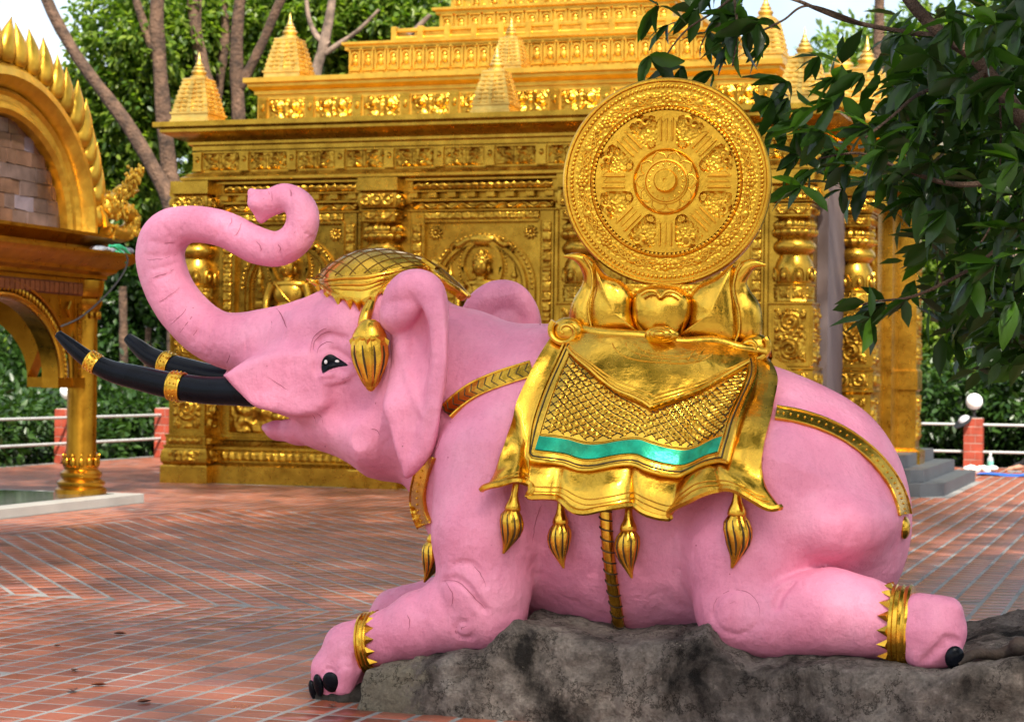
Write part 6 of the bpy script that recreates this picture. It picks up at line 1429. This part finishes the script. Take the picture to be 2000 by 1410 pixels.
def bg_tree(label, limbs, blobs, per=9, L=.21, bark=BARK, leaf=LEAF_FAR, name='forest_tree', group='trees behind the temple'):
    base = PY(limbs[0][-1][0], limbs[0][-1][1], limbs[0][-1][2]); r = empty(name, (base[0], base[1], 0)); tag(r, label, 'tree', group)
    m = MB(); 
    for l in limbs: limb(m, l)
    o = m.build('trunk', bark, r); o.location = -r.location
    if blobs:
        B = [(PY(a, b, Y + 1.1), (rx, ry, rz), k) for a, b, Y, rx, ry, rz, k in blobs]; o = crown(B, per, L, 'crown', leaf, r); o.location = -r.location
    return r
bg_tree('slender tree trunk leaning down right across the top left corner', [[(70, -60, 37, 11), (100, 20, 37, 11), (150, 110, 37, 12), (205, 185, 37, 13), (250, 245, 37, 14), (300, 330, 37, 15), (340, 420, 37, 17), (375, 620, 37, 19), (390, 960, 37, 24)]],
        [(255, 70, 37.6, 1.5, 1.0, 1.3, 420), (250, 200, 38, 1.4, 1.0, 1.4, 420), (120, 190, 38, 1.2, .8, .7, 260), (60, 330, 39, 2, 1, 1.5, 350)])
bg_tree('thick brown forked tree rising behind the leftmost small spire', [[(312, -60, 38, 13), (306, 40, 38, 14), (312, 130, 38, 15), (320, 230, 38, 16), (330, 330, 38, 17), (340, 420, 38, 18), (350, 960, 38, 24)], [(255, -40, 38, 8), (275, 30, 38, 9), (296, 85, 38, 11), (310, 120, 38, 12)]],
        [(330, 60, 38.8, 1.5, .8, 1.6, 420), (240, 330, 38.6, 1.2, .8, 1.5, 380), (310, 300, 39.5, 1.6, .6, 1.8, 380)])
bg_tree('brown tree with a pale broken stub above the leftmost small spire', [[(372, -50, 39, 11), (380, 40, 39, 12), (392, 110, 39, 13), (412, 190, 39, 13), (425, 300, 39, 14), (430, 960, 39, 20)], [(392, 100, 39, 6), (390, 60, 39, 4), (392, 0, 39, 2)]],
        [(420, 80, 40, 1.5, .8, 1.6, 420), (430, 200, 40, 1.5, .8, 1.2, 380)])
bg_tree('dark tree with a pale limb forking right between the two left spires', [[(474, -50, 39, 11), (464, 50, 39, 12), (462, 130, 39, 13), (466, 230, 39, 14), (470, 400, 39, 16), (470, 960, 39, 20)], [(572, -50, 39, 8), (540, 20, 39, 9), (510, 90, 39, 9), (485, 140, 39, 10), (470, 170, 39, 10)], [(430, -50, 40, 9), (440, 60, 40, 9), (425, 200, 40, 9), (425, 300, 40, 9)]],
        [(520, 40, 40, 1.8, .9, 1.4, 450), (490, 150, 40.4, 1.4, .8, 1.2, 380)])
bg_tree('pale barked tree with spreading bare branches right of the second spire', [[(655, -60, 40, 7), (646, 20, 40, 9), (632, 90, 40, 10), (615, 160, 40, 11), (612, 300, 40, 13), (612, 960, 40, 18)], [(596, -40, 40, 4), (602, 30, 40, 5), (618, 70, 40, 6), (642, 88, 40, 6)], [(740, 20, 40, 3), (700, 60, 40, 4), (660, 88, 40, 5), (636, 105, 40, 6)], [(840, 30, 40, 4), (810, 60, 40, 6), (770, 95, 40, 6)]],
        [(700, 0, 41, 2.0, .9, 1.2, 500), (790, 50, 41, 1.4, .9, 1.0, 350), (640, 120, 41.3, 1.5, .7, 1.0, 320), (580, 60, 41, 1.4, .7, 1.4, 350)], bark=BARKP)
bg_tree('yellowing tree high behind the temple roof left of the tower', [[(720, -120, 43, 6), (716, 0, 43, 8), (716, 200, 43, 10), (716, 960, 43, 15)]], [(640, -20, 43, 2.2, .8, 1.0, 240), (760, 30, 43, 1.8, .8, .8, 220)], leaf=LEAF_DRY)
bg_tree('dense dark green tree behind the pavilion arch', [[(40, 300, 40, 8), (45, 500, 40, 10), (50, 960, 40, 14)], [(-60, 400, 40, 7), (-30, 700, 40, 9), (-20, 960, 40, 11)]], [(0, 500, 40, 3.4, 1.2, 2.4, 700), (30, 760, 38, 2.6, 1.2, 1.6, 650), (-120, 600, 39, 2.5, 1.2, 3.5, 500)], leaf=LEAF_DARK)
bg_tree('low leafy tree behind the pipe fence left of the temple corner', [[(240, 560, 39, 8), (245, 960, 39, 11)], [(290, 640, 39.5, 6), (280, 960, 39.5, 9)]], [(220, 650, 39, 1.9, 1.0, 2.2, 700), (270, 520, 39.5, 1.5, 1, 1.6, 500), (250, 830, 37.8, 1.6, .8, .9, 420)], leaf=LEAF_DARK)
bg_tree('green tree filling the gap right of the temple porch', [[(1850, 200, 44, 8), (1840, 500, 44, 11), (1850, 960, 44, 15)]], [(1860, 560, 44, 2.6, 1.2, 2.4, 700), (1930, 700, 43, 2.4, 1.0, 1.8, 700), (1800, 400, 45, 2.0, 1.0, 2.4, 450)], group='trees behind the fence at right')
bg_tree('pale slim tree standing at the right frame edge behind the fence', [[(1975, 380, 42, 4), (1984, 560, 42, 5), (1986, 720, 42, 5), (1990, 920, 42, 6)], [(2030, 690, 42, 3), (2010, 740, 42, 4), (1988, 770, 42, 5)]], [(1960, 480, 43, 2, 1, 1.6, 420), (2060, 600, 43, 2.2, 1, 2.4, 420)], bark=BARKP, group='trees behind the fence at right')
bg_tree('tall tree rising behind the right side of the temple roof', [[(1720, -120, 46, 9), (1715, 200, 46, 12), (1710, 960, 46, 18)]], [(1740, 160, 46, 2.4, 1.2, 1.6, 420), (1900, 100, 46, 2.6, 1.2, 2.0, 500), (1660, 330, 46, 1.4, 1, 1.6, 250)], group='trees behind the fence at right')
# undergrowth behind the fences, far wood beyond
B = []
for k in range(30): px = RNG.uniform(-150, 420); B.append((PY(px, RNG.uniform(760, 900), RNG.uniform(37, 40)), (1.1, .7, .8), 60))
for k in range(26): px = RNG.uniform(1760, 2150); B.append((PY(px, RNG.uniform(740, 890), RNG.uniform(40.2, 43)), (1.2, .6, .8), 70))
for k in range(40): B.append(((RNG.uniform(-20.4, -19.0), RNG.uniform(23, 39), RNG.uniform(.1, .9)), (.7, .8, .6), 50))
tag(crown(B, 8, .20, 'undergrowth', LEAF_DARK, None), 'dark green undergrowth growing behind the pipe fences', 'undergrowth', kind='stuff')
B = []
for k in range(90): px = RNG.uniform(-300, 2300); y_ = RNG.uniform(430, 900) if px < 1000 or px > 1700 else RNG.uniform(600, 900); B.append((PY(px, y_, RNG.uniform(47, 58)), (2.6, 1.5, 2.2), 60))
for k in range(11): px = RNG.uniform(220, 880); B.append((PY(px, RNG.uniform(0, 420), RNG.uniform(45, 52)), (2.0, 1.5, 1.6), 55))
for k in range(12): px = RNG.uniform(1720, 2100); B.append((PY(px, RNG.uniform(150, 430), RNG.uniform(47, 52)), (2.0, 1.5, 1.6), 55))
tag(crown(B, 8, .34, 'far_wood', LEAF_FAR, None, .8), 'far wood seen as one green mass behind the temple', 'wood', kind='stuff')
slope = MB(); slope.prism([(-60, -.5), (60, -.5), (60, 3.0), (-60, 3.0)], 62, 66, 'xz'); o = slope.build('hillside', simple('dark_hillside', (0.02, 0.035, 0.012), 0.95, 0, 0.5, .5, 0.6, 3, 0.2), smooth=False); o['kind'] = 'structure'; o.location = (-6, 0, 0)

# ------------------------------------------------------------------ the near tree whose branch hangs in from the right
nt_ = empty('overhanging_tree', (1.9, 12.6, 0)); tag(nt_, 'dark leafy tree whose branches hang in from the right over the elephant', 'tree')
m = MB(); YN = 12.2
limb(m, [(2420, 1500, 12.6, 70), (2390, 1000, 12.6, 60), (2300, 620, 12.6, 48), (2160, 400, 12.5, 34), (2060, 300, 12.4, 22), (2000, 238, 12.3, 17), (1950, 168, 12.3, 15), (1900, 110, 12.3, 14), (1846, 72, 12.2, 13), (1810, 40, 12.2, 12.5), (1772, -5, 12.2, 12), (1720, -90, 12.2, 11)], 50, 12)
for l in ([(1846, 72, 12.2, 7), (1760, 62, 12.2, 5), (1660, 42, 12.1, 4.5), (1600, 20, 12.0, 4), (1545, -2, 12.0, 3.5), (1430, -30, 12.0, 3)],
          [(1925, 140, 12.3, 7), (1880, 165, 12.1, 5), (1800, 182, 11.9, 4), (1740, 230, 11.8, 3), (1690, 270, 11.7, 2.5)],
          [(1680, 45, 12.1, 3), (1580, 12, 12.0, 2.5), (1530, 40, 12, 2), (1490, 60, 12, 2)],
          [(1950, 168, 12.4, 3), (1955, 260, 12.4, 2), (1948, 400, 12.4, 2), (1925, 460, 12.4, 2), (1900, 490, 12.4, 1.5)],
          [(2000, 430, 12.5, 5), (1930, 500, 12.3, 4), (1860, 545, 12.2, 3.5), (1780, 580, 12.1, 3), (1715, 588, 12.1, 2), (1680, 596, 12.1, 1.5)],
          [(2060, 300, 12.4, 8), (1960, 350, 12.2, 6), (1860, 360, 12, 5), (1760, 330, 11.9, 4), (1680, 300, 11.9, 3), (1600, 310, 11.8, 2)],
          [(1460, -30, 12, 3), (1400, 20, 12, 2.5), (1340, 60, 12, 2), (1300, 110, 12, 1.5)], [(1430, -30, 12, 3), (1440, 60, 12, 2.5), (1430, 130, 12, 1.5)]): limb(m, l, 26, 7)
o = m.build('trunk', BARK, nt_); o.location = -nt_.location
def big_leaf(bend, curl):
    nl, nw = 9, 5; V = []
    for i in range(nl):
        t = i / (nl - 1); w = .225 * (sin(pi * min(1, t * .96 + .03)) ** .75) * (1 - .25 * t) + .004
        for j in range(nw): s = (j / (nw - 1)) * 2 - 1; V.append((t, s * w * (1 + .05 * sin(t * 25 + s)), -bend * t * t - curl * abs(s) * -w * .5 + .012 * sin(t * 16 + 2 * s)))
    return MB().grid(V, nl, nw).mesh('leaf', LEAF_NEAR, True, None, False)
LM = [big_leaf(.18, .5), big_leaf(.35, .3), big_leaf(.05, .7), big_leaf(.5, .4)]
from mathutils import Quaternion
def in_poly(p, P):
    c = False
    for i in range(len(P)):
        a, b = P[i], P[i - 1]
        if (a[1] > p[1]) != (b[1] > p[1]) and p[0] < (b[0] - a[0]) * (p[1] - a[1]) / (b[1] - a[1] + 1e-9) + a[0]: c = not c
    return c
def rnd_in(P, n):
    P = np.array(P); o = []
    while len(o) < n:
        q = (RNG.uniform(P[:, 0].min(), P[:, 0].max()), RNG.uniform(P[:, 1].min(), P[:, 1].max()))
        if in_poly(q, P): o.append(q)
    return o
PA = [(1290, -40), (1500, -40), (1490, 60), (1430, 120), (1390, 110), (1340, 90), (1280, 110), (1280, 40)]
PBm = [(1570, 250), (1600, 140), (1640, 110), (1720, 110), (1800, 30), (1870, -20), (2040, -40), (2040, 620), (1920, 600), (1850, 560), (1800, 480), (1740, 390), (1650, 340), (1570, 330), (1550, 280)]
PBack = [(1760, 60), (2080, -40), (2080, 720), (1900, 690), (1810, 600), (1790, 430), (1700, 320)]
spr = [(q, 11.95, 5) for q in ((1270, 110), (1305, 50), (1335, 130), (1392, 140), (1440, 80), (1482, 40), (1500, 90), (1450, 10), (1360, 20), (1508, 195), (1535, 160), (1520, 240), (1560, 245), (1595, 262), (1625, 200), (1600, 330), (1645, 370), (1690, 355), (1565, 365), (1700, 250))] + [(q, 12.0, 5) for q in rnd_in(PA, 10)] + [(q, 11.75, 5) for q in rnd_in(PBm, 48)] + [(q, 12.1, 5) for q in ((1690, 590), (1730, 590), (1770, 585), (1700, 620), (1560, 300), (1590, 210), (1540, 190), (1600, 110), (1650, 160), (1580, 330), (1630, 290))]
cnt = 0; CB, DB = [], []
for (px, py), Y0, k in spr:
    c = PY(px, py, Y0 + RNG.uniform(-.25, .45))
    for j in range(k):
        a = RNG.uniform(pi * .62, pi * 1.55) if RNG.random() < .72 else RNG.uniform(0, 2 * pi)
        d = np.array((cos(a) * .8, RNG.uniform(-.55, .45), sin(a) * .65 - .28)); d /= np.linalg.norm(d); L = RNG.uniform(.12, .27)
        if cnt < 300:
            z = np.array((0, 0, 1.0)) + RNG.normal(0, .45, 3); y = np.cross(z, d); y /= np.linalg.norm(y); z = np.cross(d, y)
            o = bpy.data.objects.new('leaf', LM[RNG.integers(4)]); M = Matrix(((d[0] * L, y[0] * L, z[0] * L, c[0]), (d[1] * L, y[1] * L, z[1] * L, c[1]), (d[2] * L, y[2] * L, z[2] * L, c[2]), (0, 0, 0, 1)))
            link(o, nt_); o.matrix_parent_inverse = Matrix.Translation(-nt_.location); o.matrix_basis = M; cnt += 1
        else: CB.append(c); DB.append(d)
for (px, py) in rnd_in(PBack, 300):
    c = PY(px, py, RNG.uniform(12.4, 14.2))
    for j in range(5): CB.append(c + RNG.normal(0, .09, 3)); d = RNG.normal(0, 1, 3) + (-.3, 0, -.5); DB.append(d / np.linalg.norm(d))
o = leaves(np.array(CB), np.array(DB), RNG.uniform(.15, .26, len(CB)), 0, 'crown', LEAF_NEAR, nt_, .9); o.location = -nt_.location; o['kind'] = 'stuff'
# crown of the same tree out over the camera, then unseen trees added to shade the court and darken reflections
B = [((2.2, 13.0, 6.4), (3.6, 3.0, 1.6), 420), ((1.2, 11.0, 6.0), (2.6, 1.6, 1.0), 200)]
o = crown(B, 8, .34, 'high_crown', LEAF_NEAR, nt_, .7); o.location = -nt_.location; o['kind'] = 'stuff'
def unseen_shade_tree(x, y, h, label, blobs, L=.30):
    r = empty('unseen_shade_tree', (x, y, 0)); tag(r, label, 'tree', 'unseen trees added for shade and reflections')
    m = MB(); m.tube(spline([(0, 0, -.1), (.1, .1, h * .4), (-.1, .2, h * .8), (0, .1, h)], 20), np.linspace(.28, .14, 20), 12)
    for b in blobs: m.tube(spline([(0, .1, h * .7), ((b[0][0] - x) * .5, (b[0][1] - y) * .5, (h * .8 + b[0][2]) / 2), (b[0][0] - x, b[0][1] - y, b[0][2])], 14), np.linspace(.12, .03, 14), 8)
    m.build('trunk', BARK, r); o = crown(blobs, 8, L, 'crown', LEAF_NEAR, r, .7); o.location = -r.location
unseen_shade_tree(6.0, -3.0, 13, 'very tall unseen tree behind the viewpoint with crowns set to shade the elephant', [((3.0, -0.5, 14.6), (4.2, 3.4, 1.6), 330), ((-1.0, 6.0, 13.8), (4.2, 3.4, 1.4), 400), ((-5.5, 4.5, 13.8), (3.4, 3.2, 1.4), 300)], .42)  # unseen crowns placed along the sun's path to shade elephant and paving
unseen_shade_tree(5.5, 17.0, 9, 'tall unseen tree at the right with crowns set to shade the temple front', [((1.5, 17.0, 9.6), (4.5, 4.0, 1.3), 400), ((-3.5, 14.5, 9.6), (4.0, 4.0, 1.2), 420), ((-2.0, 20.5, 9.8), (4.0, 3.2, 1.2), 400), ((-7.0, 20.0, 9.8), (4.0, 3.2, 1.2), 420), ((-11.5, 19.5, 9.8), (3.6, 3.2, 1.2), 380)])  # unseen crowns spread to keep direct sun off the temple front

unseen_shade_tree(3.5, -9.0, 7, 'big unseen tree added behind the viewpoint to darken gold reflections', [((3, -9, 6), (4, 3, 3.4), 420), ((8, -5, 5.0), (3, 3, 3.2), 320)], .55)  # leafy mass added out of view so the gold reflects something dark
unseen_shade_tree(9.5, 3.0, 7, 'big unseen tree added far right of the viewpoint to darken gold reflections', [((9.5, 3, 5.5), (3, 4, 3.6), 420)], .5)  # also added out of view for darker reflections in the gold
# ------------------------------------------------------------------ small things
DRYL = simple('dry_leaf', (0.12, 0.035, 0.012), 0.6, 0, 0.4, 30, 0.2)
def fallen(px, py, s, label, mat=DRYL):
    p = PG(px, py, .006); a = RNG.uniform(0, 6.28); V = []
    for i in range(7):
        t = i / 6; w = .3 * sin(pi * min(1, t + .03)) + .01
        for sg in (-1, 0, 1): V.append((t - .5, sg * w, .28 * abs(sg) * w * 2 + .25 * (t - .5) ** 2 + .01))
    m = MB().grid(V, 7, 3); m.xf(lambda q: (s * (q[0] * cos(a) - q[1] * sin(a)), s * (q[0] * sin(a) + q[1] * cos(a)), s * q[2])); o = m.build('fallen_leaf', mat, fix=False); o.location = p; tag(o, label, 'leaf', 'dry leaves on the pavement')
for q, s, l in (((141, 1349), .09, 'largest curled dry leaf lying on the near paving at left'), ((194, 1338), .085, 'dark twisted dry leaf just right of the largest curled one'), ((282, 1371), .08, 'flat dark dry leaf nearest the bottom edge of the photo'), ((146, 1309), .06, 'small dark dry leaf above the largest curled one'), ((235, 1238), .08, 'tan dry leaf lying near the tile band at left'), ((112, 1261), .05, 'thin reddish dry leaf far left on the paving'), ((648, 1378), .06, 'orange dry leaf beside the toes of the elephant'), ((1967, 1211), .05, 'dark dry leaf on the paving at the right edge')): fallen(*q, s, l)
MATB = simple('blue_mat', (0.012, 0.10, 0.45), 0.5, 0, 0.15, 8, 0.2, 30, 0.005)
a = PG(1905, 929); V = []
for i in range(16):
    for j in range(8): x, y = a[0] + i * .17, a[1] + j * .12; V.append((x, y, .02 + .012 * sin(i * 1.3) + .008 * cos(j * 2 + i)))
m = MB().grid(V, 16, 8); tag(m.build('ground_mat', MATB, fix=False), 'blue mat spread on the paving at the right edge', 'mat')
WP = simple('white_plastic', (0.75, 0.75, 0.76), 0.4, 0, 0.08, 20, 0.4, 30, 0.02); p = PG(1915, 921)
m = MB()
for i in range(9): m.ell((p[0] + (i - 4) * .055, p[1] + .04 * sin(i * 2), .05 + .02 * sin(i * 1.7)), (.09, .07, .05 + .02 * (i == 6)), 9, 6)
tag(m.build('plastic_bag', WP), 'crumpled white plastic bag beside the bottle at right', 'bag')
p = PG(1934, 920); b = empty('water_bottle', (p[0], p[1], .03)); tag(b, 'small clear water bottle standing behind the white bag', 'bottle')
def glassy(name, col, al=.35):
    m, nt, bs = new_mat(name); bs.inputs['Base Color'].default_value = (*col, 1); bs.inputs['Roughness'].default_value = .12; bs.inputs['Transmission Weight'].default_value = .7; return m
MB().lathe([(.05, 0), (.055, .02), (.055, .16), (.05, .2), (.022, .25), (.02, .27)], seg=16).build('bottle_body', glassy('clear_plastic', (.75, .85, .9)), b)
MB().lathe([(.024, .265), (.024, .295), (.01, .297)], seg=12).build('lid', WP, b); MB().lathe([(.0562, .07), (.0562, .15)], seg=16).build('label_band', simple('label_green', (.15, .45, .35), .5), b)
p = PG(1982, 926); m = MB().bbox(-.12, .12, -.07, .07, 0, .025, .006); o = m.build('phone', simple('phone_grey', (.2, .2, .2), .3)); o.location = (p[0], p[1], .035); tag(o, 'dark phone with pale rim lying on the blue mat', 'phone')
# cap on the brick post
cp = empty('cap', (-3.75, 38.84, .86)); tag(cp, 'white and black cap hung on the corner of the brick post', 'cap'); cp.rotation_euler = (.3, -.6, .2)
m = MB(); m.ell((0, 0, .03), (.12, .12, .085), 16, 10); m.build('crown', simple('grey_white_cloth', (.42, .42, .46), .8, 0, .2, 20, .2), cp); MB().lathe([(.13, .03), (.19, .02), (.19, .035), (.13, .045)], (-.04, -.03, 0), 20).build('brim', IRON, cp)
# person in black reclining on the mat, mostly outside the frame
pr = PG(1996, 922); sp = SDF((pr[0] - .9, pr[1] - .5, -.02), (pr[0] + 1.6, pr[1] + .8, 1.0), .02)
def pc_(P, R, k=.03):
    for a_, b_, r0, r1 in zip(P[:-1], P[1:], R[:-1], R[1:]): sp.cap(np.array((pr[0], pr[1], 0)) + a_, np.array((pr[0], pr[1], 0)) + b_, r0, r1, k)
pc_([(.75, .1, .16), (.95, .1, .32), (1.12, .08, .55)], [.16, .15, .17]); pc_([(1.12, .08, .6), (1.15, .05, .72)], [.07, .055]); sp.ell((pr[0] + 1.18, pr[1] + .04, .83), (.09, .10, .12), .02)
pc_([(.75, .02, .17), (.35, -.08, .42), (.0, .0, .14)], [.11, .09, .06]); pc_([(.75, .2, .17), (.3, .2, .22), (-.12, .15, .10)], [.11, .085, .055]); pc_([(1.12, -.08, .58), (.95, -.25, .32), (.62, -.28, .10)], [.06, .05, .035])
V, Q = sp.nets(); SKIN = simple('skin', (.42, .22, .15), .5, 0, .1, 8, 0); CLB = simple('black_clothes', (.008, .007, .010), .8, 0, .4, 10, .3)
pe = empty('person', (pr[0], pr[1], 0)); tag(pe, 'person in black clothes reclining on the blue mat at the right edge', 'person')
o = inst('body', mesh_np('body', V, Q, CLB), pe); o.location = -pe.location
m = MB()
for fx, fy, fz in ((.0, .0, .1), (-.12, .15, .06)):
    m.tube(spline([(fx + .03, fy, fz + .02), (fx - .06, fy - .02, fz - .01), (fx - .16, fy - .03, fz - .03)], 8), [.05, .052, .05, .048, .045, .042, .036, .02], 10)
    for t in range(5): m.tube([(fx - .14, fy - .065 + t * .018, fz - .03), (fx - .19, fy - .068 + t * .018, fz - .035)], [.012, .008], 6)
m.build('foot', SKIN, pe)
m = MB().ell((1.15, .0, .85), (.10, .10, .12), 14, 10); m.ell((1.08, -.04, .84), (.02, .02, .03), 8, 6); m.build('head_skin', SKIN, pe)
m = MB().ell((1.2, .05, .88), (.11, .11, .12), 14, 10); m.build('hair', CLB, pe)
m = MB().ell((.60, -.29, .07), (.05, .03, .025), 10, 6)
for t in range(4): m.tube([(.57, -.31 + t * .016, .07), (.52, -.315 + t * .018, .06), (.49, -.315 + t * .018, .045)], [.009, .008, .006], 6)
m.tube([(.60, -.27, .07), (.57, -.245, .06), (.545, -.24, .05)], [.01, .009, .006], 6); m.build('hand', SKIN, pe)
